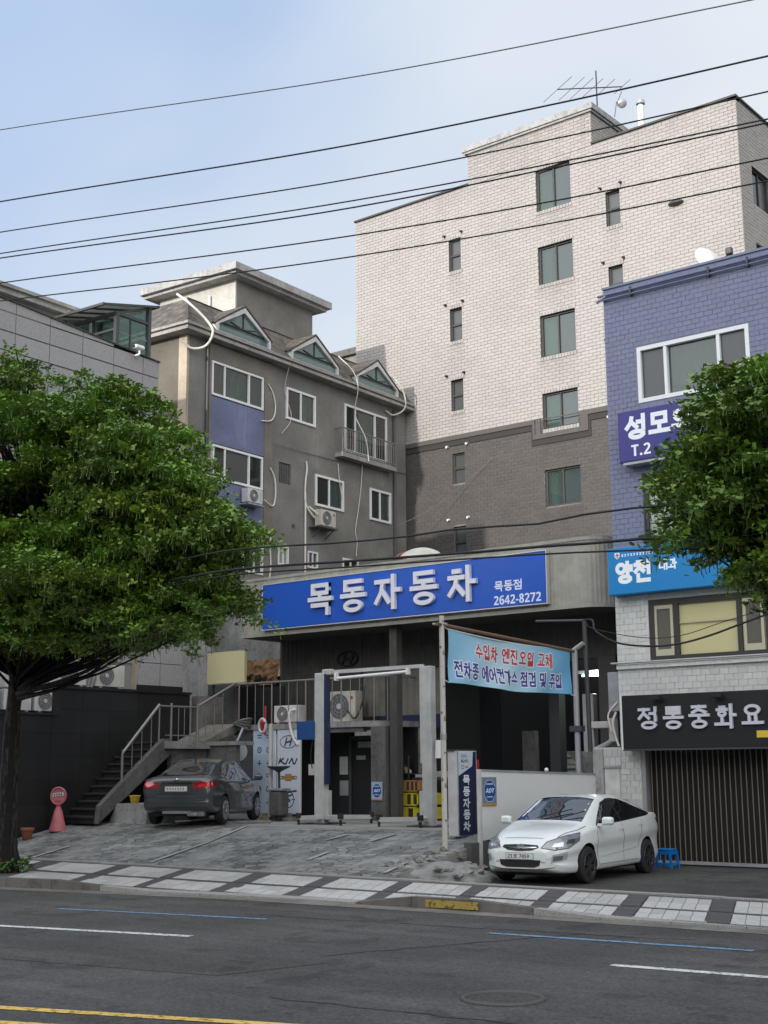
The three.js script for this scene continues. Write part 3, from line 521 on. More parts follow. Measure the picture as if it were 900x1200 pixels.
  part('balcony_rail', [B(-25.3, -23.8, 14.42, 14.45, z + 0.02, z + 0.05), B(-25.62, -25.4, 13.9, 14.5, z - 0.02, z + 0.05), B(-23.7, -23.48, 13.9, 14.5, z - 0.02, z + 0.05)], m.brickDark, t);
  part('coping', B(x0 - 0.05, -28.42, top, top + 0.07, z - 0.35, z + 0.07), m.winDark, t); part('coping', B(-22.86, x1 + 0.05, top, top + 0.07, z - 0.35, z + 0.07), m.winDark, t); part('coping', B(x1 - 0.3, x1 + 0.06, top + 0.001, top + 0.068, z - 12, z - 0.35), m.winDark, t);
  part('penthouse_roof', [RB(-28.62, -22.7, 25.9, 26.14, z - 4.3, z + 0.16, 0.02), RB(-28.55, -22.77, 25.82, 25.9, z - 4.2, z + 0.1, 0.01)], m.concreteLight, t);
  const dots = [];
  for (const [a, , , d] of small) if (d > 14.6) for (const dx of [-0.28, 0.55]) dots.push([a + dx + 0.1, d + 0.22, m.black]); else for (const dx of [-0.3, 0.62]) dots.push([a + dx + 0.1, d + 0.3, m.white]);
  for (const [x, y, k] of dots) part('vent_pipe', rod([x, y, z], [x, y - 0.03, z + 0.13], 0.05, 0.045, 8), k, t);
  part('vent_hood', [new THREE.SphereGeometry(0.3, 12, 8).scale(1, 0.32, 0.5).translate(-19.58, 21.28, z + 0.06)], m.winDark, t);
}
{ // television aerials and flue on its roof
  const x = -23.1, z = -42.0, y = 26.1;
  let t = thing('television_aerial', 'thin grey television aerial of crossed rods on the highest roof', 'aerial', [x, y, z]);
  part('mast', rod([x, y, z], [x, y + 1.9, z], 0.025), m.cable, t);
  const b0 = [x - 1.5, y + 1.5, z + 0.35], b1 = [x + 0.95, y + 1.02, z - 0.25];
  part('boom', rod(b0, b1, 0.022), m.cable, t);
  [0, 0.22, 0.38, 0.55, 0.75, 1].forEach((k, i) => { const c = b0.map((v, q) => lerp(v, b1[q], k)), l = 0.78 - 0.07 * i; part('rod', rod([c[0] - l * 0.62, c[1] - l * 0.62, c[2] + l * 0.35], [c[0] + l * 0.62, c[1] + l * 0.62, c[2] - l * 0.35], 0.01, 0.011, 5), m.cable, t); });
  t = thing('satellite_dish', 'small white satellite dish beside the aerial on the highest roof', 'satellite dish', [x + 0.55, y, z - 0.4]);
  part('dish', new THREE.SphereGeometry(0.28, 20, 8, 0, 6.283, 0, 0.75).rotateX(Math.PI / 2 + 0.3).rotateY(0.6).translate(x + 0.62, y + 0.62, z - 0.75), m.galv, t);
  part('arm', [rod([x + 0.5, y, z - 0.4], [x + 0.6, y + 0.6, z - 0.42], 0.02), rod([x + 0.62, y + 0.5, z - 0.4], [x + 1.0, y + 0.75, z - 0.1], 0.014)], m.cableGrey, t);
  t = thing('flue', 'white vertical flue pipe with a dark cap behind the brick parapet', 'flue', [-21.6, 24, -42.6]);
  part('pipe', rod([-21.6, 24, -42.6], [-21.6, 26.3, -42.6], 0.12, 0.12, 14), m.white, t);
  part('cap', [rod([-21.6, 26.36, -42.6], [-21.6, 26.5, -42.6], 0.17, 0.15, 14), rod([-21.6, 26.28, -42.6], [-21.6, 26.36, -42.6], 0.1)], m.galv, t);
}
{ // roofs further back
  const t = thing('far_house', 'distant grey flat roofed house seen between the grey house and the brick tower', 'building', [-41, 0, -48]);
  part('wall', B(-43, -37.2, 0, 20.8, -52, -46), m.villa, t); part('roof', B(-43.2, -37.0, 20.8, 21.1, -52.2, -45.8), m.concreteDark, t);
}
// ---------- the grey rendered house with three gabled dormers ----------
// its own frame: -z runs along the long side wall, +x points out of that wall
const VP = [-31, 0, -28.6], VT = 0.0524;
const vw = (s, y, n = 0) => { const c = Math.cos(VT), q = Math.sin(VT); return [VP[0] + n * c - s * q, y, VP[2] - n * q - s * c]; };  // house frame to world
{
  const t = thing('grey_house', 'grey rendered four storey house with three gabled dormers along its mansard roof', 'building', VP, VT);
  const F = faceX(0, 0, 0), L = 12.35, W = 8;
  const P = (a, b, c, d, e, f) => B(c, d, e, f, -a, -b);                 // s0,s1, n0,n1, y0,y1
  const holes = [[1.11, 3.70, 14.0, 15.17], [4.97, 6.62, 14.0, 15.16], [8.36, 11.05, 13.48, 15.3], [6.62, 8.29, 11.15, 12.3], [9.92, 11.28, 11.12, 12.34], [4.62, 5.28, 11.66, 12.39], [4.6, 5.16, 8.78, 9.45], [6.22, 6.79, 8.86, 9.46], [8.23, 9.2, 8.9, 9.46], [2.7, 3.76, 8.3, 9.47], [1.2, 3.7, 11.2, 12.35]];
  part('wall', put(holed(0, L, 7.6, 15.8, holes, 0.2), F), m.villa, t);
  part('lower_wall', [P(0, L, -0.2, 0, 0, 7.6)], m.concreteLight, t, 'paler lower wall of the grey house');
  part('front_wall', [P(-0.001, 0.2, -W, -0.201, 0, 15.8)], m.olive, t, 'weathered olive brown street wall');
  part('corner_strip', [P(-0.006, 0.1, -0.36, -0.2, 0, 15.79), P(-0.006, 0.1, -0.2, 0.004, 0, 15.79)], m.cream, t);
  part('rear_wall', [P(L - 0.2, L, -W, -0.201, 0, 15.8), P(0.2, L - 0.2, -W, -W + 0.2, 0, 15.8)], m.villa, t);
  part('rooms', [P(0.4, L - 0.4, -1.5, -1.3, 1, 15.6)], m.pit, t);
  part('bay', [P(1.0, 1.09, 0.001, 0.07, 7.6, 15.75), P(3.77, 4.22, 0.001, 0.07, 7.6, 15.75), P(1.09, 3.77, 0.001, 0.066, 15.2, 15.75), P(1.09, 3.77, 0.001, 0.06, 7.6, 8.28)], m.villaTan, t);
  part('blue_panel', [P(1.1, 3.76, 0.001, 0.055, 12.4, 13.96)], m.bluePanel, t); part('blue_panel', [P(1.1, 3.76, 0.001, 0.055, 9.5, 11.16)], m.bluePanel, t);
  const wn = (a, b, c, d, o) => win(t, F, a, b, c, d, o);
  wn(1.11, 3.70, 14.0, 15.17, { at: [1.74, 2.96], glass: [m.glassGrey, m.glassGreen, m.glassGrey], t: 0.075, proud: 0.085 });
  wn(1.2, 3.7, 11.2, 12.35, { at: [1.8, 3.0], glass: [m.glass, m.glassGrey, m.glass], t: 0.075, proud: 0.085 });
  wn(4.97, 6.62, 14.0, 15.16, { at: [5.78], glass: [m.glass, m.glassGreen], t: 0.085, proud: 0.05 });
  wn(8.36, 11.05, 13.48, 15.3, { at: [9.02, 10.28], glass: [m.glass, m.glassGreen, m.glass], t: 0.085, proud: 0.04 });
  wn(6.62, 8.29, 11.15, 12.3, { at: [7.42], glass: [m.glass, m.glassGreen], t: 0.085, proud: 0.05 });
  wn(9.92, 11.28, 11.12, 12.34, { at: [10.56], glass: [m.glass, m.glassGreen], t: 0.085, proud: 0.05 });
  wn(4.6, 5.16, 8.78, 9.45, { at: [4.88], glass: m.glassPale, t: 0.06, proud: 0.03 }); wn(6.22, 6.79, 8.86, 9.46, { at: [6.5], glass: m.glassGrey, t: 0.06, proud: 0.03 });
  wn(8.23, 9.2, 8.9, 9.46, { at: [8.72], glass: m.glass, t: 0.07, proud: 0.03 }); wn(2.7, 3.76, 8.3, 9.47, { at: [3.3], glass: [m.glass, m.glassGrey], t: 0.08, proud: 0.08 });
  { const g = []; for (let k = 0; k < 7; k++) g.push(put(B(4.64 + k * 0.093, 4.70 + k * 0.093, 11.68, 12.37, -0.06, -0.03), F)); part('louvre', g, m.concreteDark, t); }
  // balcony of the wide door
  part('balcony_slab', [P(7.8, 11.22, 0.001, 0.36, 13.14, 13.3)], m.eave, t);
  const rl = part('balcony_railing', [...[14.22].flatMap((y) => [put(rod([7.82, y, 0.34], [11.2, y, 0.34], 0.025), F), put(rod([7.82, y, 0.0], [7.82, y, 0.34], 0.025), F), put(rod([11.2, y, 0.0], [11.2, y, 0.34], 0.025), F), put(rod([7.82, 13.4, 0.34], [11.2, 13.4, 0.34], 0.02), F)])], m.rail, t);
  for (let k = 0; k <= 22; k++) { const s = lerp(7.82, 11.2, k / 22); part('baluster', put(rod([s, 13.3, 0.34], [s, 14.22, 0.34], 0.014, 0.014, 6), F), m.rail, rl); }
  // eaves, mansard, dormers
  part('eave', [P(-0.42, L + 0.42, -0.4, 0.42, 15.8, 15.9), P(-0.36, L + 0.36, -0.4, 0.36, 15.9, 15.97), P(-0.45, L + 0.45, -0.4, 0.45, 15.97, 16.06), P(-0.42, 0.3, -W - 0.3, -0.4, 15.801, 15.9), P(-0.36, 0.3, -W - 0.3, -0.4, 15.9, 15.97), P(-0.45, 0.3, -W - 0.3, -0.4, 15.97, 16.06)], m.eave, t);
  { // mansard as four slopes and a flat
    const o = [[-0.4, 0.4], [L + 0.4, 0.4], [L + 0.4, -W - 0.3], [-0.4, -W - 0.3]].map(([s, n]) => V(n, 16.06, -s)), i = [[1.0, -1.0], [L - 0.9, -1.0], [L - 0.9, -W + 1], [1.0, -W + 1]].map(([s, n]) => V(n, 17.5, -s)), pos = [];
    const tri = (a, b, c) => pos.push(...a.toArray(), ...b.toArray(), ...c.toArray());
    for (let k = 0; k < 4; k++) { const q = (k + 1) % 4; tri(o[k], o[q], i[q]); tri(o[k], i[q], i[k]); }
    tri(i[0], i[1], i[2]); tri(i[0], i[2], i[3]);
    const g = new THREE.BufferGeometry(); g.setAttribute('position', new THREE.Float32BufferAttribute(pos, 3)); g.computeVertexNormals(); part('mansard_roof', boxUV(g), m.shingle, t);
    part('hip_ridge', [rod([0.4, 16.1, 0.4], [-1.0, 17.52, -1.0], 0.035), rod([-1, 17.52, -1], [-1, 17.52, -L + 0.9], 0.03), rod([0.4, 16.1, -L - 0.4], [-1.0, 17.52, -L + 0.9], 0.035)], m.shingle, t);
  }
  for (const c of [2.4, 6.24, 10.05]) {
    const h = 1.36, y0 = 16.0, y1 = 16.42, yt = 17.28, n = 0.34; // half width, foot, shoulder, top, front plane
    const out = [[c - h, y0], [c + h, y0], [c + h, y1], [c, yt], [c - h, y1]], k = 0.10, inn = [[c - h + k, y0 + 0.16], [c - h + k, y1 - 0.03], [c, yt - 0.19], [c + h - k, y1 - 0.03], [c + h - k, y0 + 0.16]];
    const sh = new THREE.Shape(out.map((p) => new THREE.Vector2(...p))); sh.holes.push(new THREE.Path(inn.map((p) => new THREE.Vector2(...p))));
    const d = part('dormer', put(new THREE.ExtrudeGeometry(sh, { depth: 0.12, bevelEnabled: false }).translate(0, 0, n - 0.12), F), m.whiteMat, t);
    const roofSh = new THREE.Shape([[c - h - 0.07, y1 - 0.02], [c, yt + 0.03], [c + h + 0.07, y1 - 0.02], [c + h + 0.07, y1 + 0.035], [c, yt + 0.085], [c - h - 0.07, y1 + 0.035]].map((p) => new THREE.Vector2(...p)));
    part('dormer_roof', put(new THREE.ExtrudeGeometry(roofSh, { depth: 1.46, bevelEnabled: false }).translate(0, 0, n - 1.44), F), m.shingle, d);
    for (const q of [c - h, c + h - 0.1]) part('dormer_side', put(B(q, q + 0.1, y0, y1 + 0.02, n - 1.0, n - 0.12), F), m.whiteMat, d);
    const bars = [[[c, y0 + 0.5], [c, yt - 0.2]], [[c, y0 + 0.5], [c - 0.62, y1 + 0.2]], [[c, y0 + 0.5], [c + 0.62, y1 + 0.2]], [[c - h + k, y0 + 0.5], [c + h - k, y0 + 0.5]], [[c - h + k, y0 + 0.18], [c + h - k, y0 + 0.18]]];
    part('glazing_bar', bars.map(([a, b]) => put(bar([...a, n - 0.07], [...b, n - 0.07], 0.035, 0.03), F)), m.winDark, d);
    part('pane', put(prism([[c - h + k, y0 + 0.5], [c + h - k, y0 + 0.5], [c + h - k, y1 - 0.03], [c, yt - 0.19], [c - h + k, y1 - 0.03]], 0.01, Tr(0, 0, n - 0.1)), F), m.glassTeal, d);
    part('lower_pane', put(B(c - h + k, c + h - k, y0 + 0.16, y0 + 0.5, n - 0.1, n - 0.09), F), m.glassTeal, d);
    part('sill', put(B(c - h - 0.05, c + h + 0.05, y0 + 0.0, y0 + 0.1, n - 0.02, n + 0.1), F), m.eave, d);
  }
  // penthouse set back on the roof
  part('penthouse_wall', [P(4.22, 8.57, -5.5, -1.7, 17.4, 19.3)], m.villa, t);
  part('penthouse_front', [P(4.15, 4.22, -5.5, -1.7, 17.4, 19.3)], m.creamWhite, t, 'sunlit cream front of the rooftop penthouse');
  part('penthouse_roof', [P(3.55, 9.1, -6, -1.15, 19.42, 19.68), P(3.7, 8.95, -5.9, -1.3, 19.3, 19.42)], m.concreteLight, t);
  part('penthouse_pipe', put(rod([4.08, 17.45, -2.9], [4.08, 18.9, -2.9], 0.05), F), m.hose, t);
  // pipes, cables and hoses down the wall
  const wire = (name, pts, r, mt, n = 0.06) => part(name, put(tube(pts.map(([s, y, k]) => [s, y, k ?? n]), r, pts.length * 8), F), mt, t);
  part('downpipe', put(rod([0.9, 7.6, 0.08], [0.9, 15.8, 0.08], 0.05), F), m.darkSteel, t); part('downpipe', put(rod([11.48, 9.4, 0.08], [11.48, 15.7, 0.08], 0.055), F), m.concreteDark, t);
  wire('roof_hose', [[0.1, 17.3, -0.6], [0.05, 16.85, 0.0], [0.55, 16.3, 0.35], [0.66, 15.95, 0.5], [0.5, 15.45, 0.35], [0.1, 15.3, 0.12], [-0.3, 15.5, 0.0]], 0.042, m.hose);
  wire('roof_hose', [[10.7, 17.2, -0.1], [11.2, 16.7, 0.45], [11.62, 16.2, 0.5], [11.72, 15.75, 0.4], [11.3, 15.45, 0.15], [10.9, 15.55, 0.08]], 0.03, m.hose);
  wire('roof_hose', [[8.4, 17.2, -0.3], [8.55, 16.5, 0.3], [8.62, 15.9, 0.45], [8.9, 15.0, 0.1], [9.1, 14, 0.45], [9.35, 13.2, 0.4]], 0.02, m.hose);
  wire('loose_cable', [[9.35, 13.2, 0.1], [9.3, 12.2], [9.1, 11.2], [8.95, 10.5], [9.05, 10.2], [9.0, 9.6]], 0.014, m.hose);
  wire('loose_cable', [[4.75, 16.0, 0.4], [4.85, 15.0], [5.2, 14.2], [5.15, 13.9], [4.7, 13.4]], 0.011, m.hose);
  wire('loose_cable', [[7.9, 12.9], [7.95, 12.2, 0.1], [8.1, 11.6, 0.1]], 0.012, m.hose);
  wire('white_pipe', [[6.05, 12.65], [6.1, 12.4], [6.02, 11.9], [6.05, 11.1], [6.35, 10.7, 0.15], [6.6, 10.55, 0.25]], 0.035, m.hose); part('white_pipe', put(rod([6.03, 8.2, 0.05], [6.03, 11.5, 0.05], 0.035), F), m.hose, t);
  wire('white_hose', [[3.9, 15.0, 0.1], [4.15, 14.7, 0.12], [4.28, 14.2, 0.12], [4.1, 13.75, 0.12], [3.55, 13.6, 0.1]], 0.022, m.hose);
  wire('white_hose', [[4.05, 12.05, 0.1], [4.25, 11.75, 0.12], [4.3, 11.2, 0.14], [4.2, 10.75, 0.12], [3.6, 10.85, 0.2]], 0.026, m.hose);
  wire('white_hose', [[4.15, 9.9, 0.1], [4.05, 9.4, 0.12], [4.12, 8.8, 0.1], [4.05, 8.0, 0.1]], 0.03, m.hose);
  wire('wall_cable', [[4.25, 12.95, 0.1], [7.5, 13.0, 0.03], [12.3, 13.3, 0.03]], 0.012, m.cableGrey);
  part('wall_vent', put(rod([5.4, 10.25, 0], [5.4, 10.25, 0.06], 0.07, 0.06, 12), F), m.concreteDark, t);
}
// outdoor air conditioning units: casing, round grille, fan, hood feet
function acUnit(label, Mx, w = 0.8, h = 0.55, o = {}) { // front faces +z of Mx, origin at the middle of its underside
  const p = V(0, 0, 0).applyMatrix4(Mx), t = thing('air_conditioner', label, 'air conditioner', [p.x, p.y, p.z], 0, o.group);
  const G = (g) => put(g, Mx), d = o.d ?? 0.3, cx = o.cx ?? -w * 0.12, r = h * 0.4;
  const c = part('casing', G(RB(-w / 2, w / 2, 0.03, h, -d, 0, 0.02)), o.mat ?? m.whiteMat, t);
  part('fan_opening', G(new THREE.CylinderGeometry(r, r, 0.012, 28).rotateX(Math.PI / 2).translate(cx, h / 2 + 0.015, 0.002)), m.fan, t);
  const gr = []; for (let k = 1; k <= 4; k++) gr.push(G(new THREE.TorusGeometry(r * k / 4, 0.006, 5, 28).translate(cx, h / 2 + 0.015, 0.012)));
  for (let k = 0; k < 10; k++) gr.push(G(bar([cx, h / 2 + 0.015, 0.012], [cx + Math.cos(k * 0.628) * r, h / 2 + 0.015 + Math.sin(k * 0.628) * r, 0.012], 0.006, 0.006)));
  part('grille', gr, m.galv, t); part('hub', G(new THREE.CylinderGeometry(r * 0.22, r * 0.22, 0.02, 16).rotateX(Math.PI / 2).translate(cx, h / 2 + 0.015, 0.014)), m.whiteMat, t);
  if (o.badge) part('badge', G(new THREE.CylinderGeometry(0.045, 0.045, 0.008, 18).rotateX(Math.PI / 2).translate(w * 0.36, h * 0.78, 0.003)), m.red, t);
  part('foot', G(B(-w * 0.36, -w * 0.28, 0, 0.03, -d, 0.02)), m.galv, t); part('foot', G(B(w * 0.28, w * 0.36, 0, 0.03, -d, 0.02)), m.galv, t);
  if (o.extra) o.extra(t, G, w, h);
  return t;
}
{
  const at = (s, y, n) => Tr(...vw(s, y, n)).multiply(M4().makeRotationY(Math.PI / 2 + VT));
  acUnit('beige air conditioner on a bracket under a white window of the grey house', at(6.85, 10.34, 0.45), 0.85, 0.6, { mat: m.ivory, badge: 1, extra: (t, G, w) => { part('bracket', [G(B(-w * 0.7, w * 0.6, -0.05, -0.005, -0.42, 0.05)), G(bar([-w * 0.45, -0.05, 0], [-w * 0.45, -0.35, -0.43], 0.03, 0.03)), G(bar([w * 0.4, -0.05, 0], [w * 0.4, -0.35, -0.43], 0.03, 0.03))], m.concreteDark, t); part('hose', G(tube([[-w / 2, 0.4, -0.15], [-w * 0.6, 0.5, -0.2], [-w * 0.75, 0.7, -0.4]], 0.03)), m.hose, t); } });
  acUnit('white air conditioner on the blue panelled bay beside the tree crown', at(2.95, 10.58, 0.42), 0.75, 0.5, { extra: (t, G, w) => part('bracket', G(B(-w * 0.55, w * 0.55, -0.05, -0.005, -0.36, 0.03)), m.galv, t) });
}
// ---------- the stone clad building on the left and the dark granite wall below it ----------
const LP = [-27.3, 0, -19.0], lw = (s, y, n = 0) => { const c = Math.cos(VT), q = Math.sin(VT); return [LP[0] + n * c - s * q, y, LP[2] - n * q - s * c]; };
{
  const t = thing('stone_clad_building', 'building clad in big pale grey stone panels at the left edge', 'building', LP, VT);
  const F = faceX(0, 0, 0), P = (a, b, c, d, e, f) => B(c, d, e, f, -a, -b), S = 5.42;
  part('wall', [P(-2.2, S - 0.02, -0.3, -0.035, 4.0, 13.12), P(S - 0.3, S - 0.02, -6, -0.3, 4.0, 13.1), P(-2.2, S - 0.3, -6, -5.8, 4.0, 13.1), P(-2.2, S - 0.3, -5.8, -0.3, 12.6, 12.8), P(-2.2, -2, -5.8, -0.3, 0, 12.6)], m.cladGap, t);
  part('ground_floor', [P(-2.2, S - 1.2, -6, -0.9, 0, 3.99)], m.concreteDark, t);
  const cols = [-2.2, -1.79, -0.69, 0.41, 1.51, 2.61, 3.71, 4.8, S];
  for (let r = 0; r < 18; r++) for (let c = 1; c < cols.length; c++) {
    const y1 = r ? 13.16 - (r - 1) * 0.5 - 0.018 : 0, y0 = r ? y1 - 0.464 : 13.178, g = 0.011;
    const top = (s) => lerp(13.46, 13.14, clamp((s - 0.2) / 5.1));
    let geo;
    if (!r) { const a = cols[c - 1] + g, b = cols[c] - g; if (top(b) - y0 < 0.02) continue; geo = put(prism([[a, y0], [b, y0], [b, top(b)], [a, top(a)]], 0.034 + rr(0, 0.004), Tr(0, 0, -0.034)), F); }
    else if (c === cols.length - 1 && r === 5) continue;
    else geo = put(B(cols[c - 1] + g, cols[c] - g, y0, y1, -0.034, rr(-0.002, 0.003)), F);
    part('stone_panel', geo, m.clad[Math.floor(rnd() * 4)], t);
  }
  { const a = -2.2, b = S, yt = (s) => lerp(13.46, 13.14, (s - 0.2) / 5.1); part('coping', put(prism([[a, yt(a)], [b, yt(b)], [b, yt(b) + 0.035], [a, yt(a) + 0.035]], 0.34, Tr(0, 0, -0.3)), F), m.winDark, t); }
  win(t, F, 4.83, 5.1, 11.05, 11.56, { frame: m.winDark, glass: m.glassGrey, t: 0.03, proud: 0.02 });
  part('upper_storey', [P(-2.2, 4.2, -6.5, -2.4, 12.8, 14.62)], m.villaTan, t);
  part('upper_cornice', [P(-2.4, 4.42, -6.7, -2.2, 14.62, 14.7), P(-2.35, 4.36, -6.7, -2.24, 14.7, 14.8), P(-2.45, 4.46, -6.7, -2.16, 14.8, 14.9)], m.eave, t);
}
{ // glazed lean-to on its roof
  const t = thing('roof_conservatory', 'dark framed glass lean-to on the roof of the stone clad building', 'conservatory', LP, VT);
  const F = faceX(0, 0, 0), n = -0.12, nb = -2.1, k = 0.08;
  const br = (a, b, w = k) => put(bar([a[0], a[1], a[2]], [b[0], b[1], b[2]], w, w), F);          // [s, y, n]
  const post = (s, y1, q) => part('post', br([s, 12.9, q], [s, y1, q], 0.11), m.darkSteel, t);
  post(3.88, 14.22, n); post(5.08, 14.66, n); post(3.88, 14.22, nb); post(3.885, 14.22, -1.1); post(5.08, 14.66, nb);
  part('beam', [br([3.88, 14.2, n], [5.08, 14.2, n]), br([3.88, 14.2, n], [5.08, 14.66, n], 0.07)], m.darkSteel, t); part('beam', br([3.88, 14.2, n], [3.88, 14.2, nb], 0.09), m.darkSteel, t); part('beam', br([3.88, 13.75, n], [3.88, 13.75, nb], 0.06), m.darkSteel, t);
  part('mullion', br([4.4, 12.9, n], [4.4, 14.18, n], 0.045), m.darkSteel, t); part('rail', br([3.9, 13.7, n - 0.02], [5.06, 13.7, n - 0.02], 0.04), m.galv, t);
  part('pane', put(B(3.93, 5.03, 13.0, 14.16, n - 0.01, n), F), m.pane, t);
  part('pane', put(prism([[4.0, 14.25], [5.03, 14.25], [5.03, 14.6]], 0.01, Tr(0, 0, n - 0.01)), F), m.pane, t);
  part('pane', put(B(3.875, 3.885, 13.0, 14.15, -1.05, n - 0.06), F), m.pane, t); part('pane', put(B(3.875, 3.885, 13.0, 14.15, nb + 0.06, -1.15), F), m.pane, t);
  part('back_wall', put(B(5.1, 5.2, 12.9, 14.7, nb, n - 0.06), F), m.glassGreen, t); part('back_wall', put(B(3.9, 5.1, 12.9, 14.6, nb - 0.06, nb), F), m.glassPale, t);
  const sl = (s) => 14.28 + (s - 3.4) * 0.235;
  const roof = (s0, s1, a, b, dy, mt, nm) => part(nm, put(prism([[s0, sl(s0) + dy], [s1, sl(s1) + dy], [s1, sl(s1) + dy + 0.02], [s0, sl(s0) + dy + 0.02]], b - a, Tr(0, 0, a)), F), mt, t);
  const pale = mat([0.6, 0.6, 0.57], 0.5, { phys: true, transmission: 0.5, thickness: 0 });
  for (let i = 0; i < 4; i++) roof(3.3, 5.3, lerp(nb - 0.2, n + 0.12, i / 4) + 0.03, lerp(nb - 0.2, n + 0.12, (i + 1) / 4) - 0.03, 0.03, pale, 'roof_panel');
  for (let i = 0; i <= 4; i++) { const q = lerp(nb - 0.2, n + 0.12, i / 4); part('rafter', br([3.28, sl(3.28) + 0.02, q], [5.32, sl(5.32) + 0.02, q], 0.06), m.darkSteel, t); }
  part('gutter', br([3.28, sl(3.28) + 0.02, nb - 0.22], [3.28, sl(3.28) + 0.02, n + 0.15], 0.07), m.darkSteel, t); part('ridge', br([5.32, sl(5.32) + 0.02, nb - 0.22], [5.32, sl(5.32) + 0.02, n + 0.15], 0.07), m.darkSteel, t);
}
{
  const p = lw(4.45, 13.2, 0.1), t = thing('security_camera', 'white security camera on the parapet under the glass lean-to', 'camera', p);
  const [x, y, z] = p; part('bracket', [rod([x - 0.1, y - 0.1, z], [x + 0.12, y - 0.1, z], 0.03), rod([x + 0.12, y - 0.1, z], [x + 0.12, y + 0.04, z], 0.03)], m.white, t);
  part('body', RB(x + 0.05, x + 0.2, y + 0.03, y + 0.15, z - 0.14, z + 0.2, 0.05), m.white, t); part('lens', rod([x + 0.125, y + 0.09, z + 0.2], [x + 0.125, y + 0.09, z + 0.22], 0.04), m.black, t);
}
{
  const X = -26.7, t = thing('granite_wall', 'dark granite faced retaining wall below the stone clad building', 'wall', [X, 0, -21]);
  part('core', [B(X - 0.6, X - 0.03, -0.1, 3.86, -25.0, -20.7), B(X - 0.6, X - 0.03, -0.1, 3.2, -20.7, -15)], m.graniteGap, t);
  for (let r = 0; r < 7; r++) for (let z = -25; z < -15.1; z += 0.9) { const y0 = r * 0.56, y1 = Math.min(y0 + 0.555, z + 0.45 < -20.7 ? 3.86 : 3.2); if (y1 - y0 < 0.08) continue; part('granite_panel', B(X - 0.03, X + rr(-0.002, 0.002), y0, y1, z + 0.003, Math.min(z + 0.897, -15)), m.granite[Math.floor(rnd() * 3)], t); }
  part('coping', B(X - 0.62, X + 0.04, 3.865, 3.93, -25.02, -20.66), m.granite[1], t); part('coping', B(X - 0.62, X + 0.04, 3.205, 3.27, -20.655, -15), m.granite[1], t);
}
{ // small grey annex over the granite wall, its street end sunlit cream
  const t = thing('grey_annex', 'small grey panelled annex standing on the end of the granite wall', 'building', [-28, 3.93, -24.5]);
  part('wall', B(-28.9, -27.44, 3.93, 6.6, -25.35, -23.76), m.cladGap, t);
  for (let r = 0; r < 4; r++) for (let c = 0; c < 2; c++) part('wall_panel', B(-27.45, -27.4, 4.12 + r * 0.6, 4.70 + r * 0.6, -25.35 + c * 0.8 + 0.01, -25.35 + c * 0.8 + 0.79), m.clad[(r + c) % 3], t);
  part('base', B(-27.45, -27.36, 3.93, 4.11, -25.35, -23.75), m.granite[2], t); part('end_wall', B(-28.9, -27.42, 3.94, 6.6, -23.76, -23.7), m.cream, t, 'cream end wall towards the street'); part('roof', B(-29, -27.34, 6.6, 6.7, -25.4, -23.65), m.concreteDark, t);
}
{ // air conditioners on the two ledges of the granite wall
  const at = (z, y, x = -26.72) => Tr(x, y, z).multiply(M4().makeRotationY(Math.PI / 2)), grp = 'air conditioners on the granite wall';
  acUnit('white air conditioner with red badge, bottom of the stack right of the trunk', at(-20.4, 3.272), 0.78, 0.52, { badge: 1, group: grp });
  acUnit('white air conditioner with round grille on top of the stack beside the dark trunk', at(-20.3, 3.795), 0.66, 0.48, { group: grp });
  acUnit('white air conditioner half hidden by the trunk, bottom of its stack, with red badge', at(-19.52, 3.272), 0.78, 0.52, { badge: 1, group: grp });
  acUnit('white air conditioner half hidden by the trunk, top of its stack, with red badge', at(-19.52, 3.795), 0.7, 0.5, { badge: 1, group: grp });
  acUnit('white air conditioner left of the trunk at the photo edge, alone on the lower ledge', at(-18.5, 3.272), 0.8, 0.72, { group: grp });
  acUnit('big white air conditioner with large round grille on the upper ledge of the granite wall', at(-21.1, 3.935, -26.75), 0.92, 0.72, { group: grp, badge: 0 });
  const t = acUnit('plain beige air conditioner with a round vent outline on the upper ledge nearest the annex', at(-22.3, 3.935, -26.75), 0.95, 0.58, { group: grp, mat: m.ivory });
  const z = -21.68; let b = thing('hose_bundle', 'bundle of grey insulated hoses between two units on the granite wall', 'hoses', [-26.8, 3.93, z]);
  for (let k = 0; k < 5; k++) part('hose', tube([[-26.95, 4.5, z - 0.1 + k * 0.04], [-26.72 + k * 0.02, 4.45 - k * 0.02, z + 0.02 * k], [-26.7, 4.2, z + 0.06 * (k - 2)], [-26.8, 3.95, z + 0.05 * (k - 2)]], 0.03), k % 2 ? m.whiteMat : m.galv, b);
}
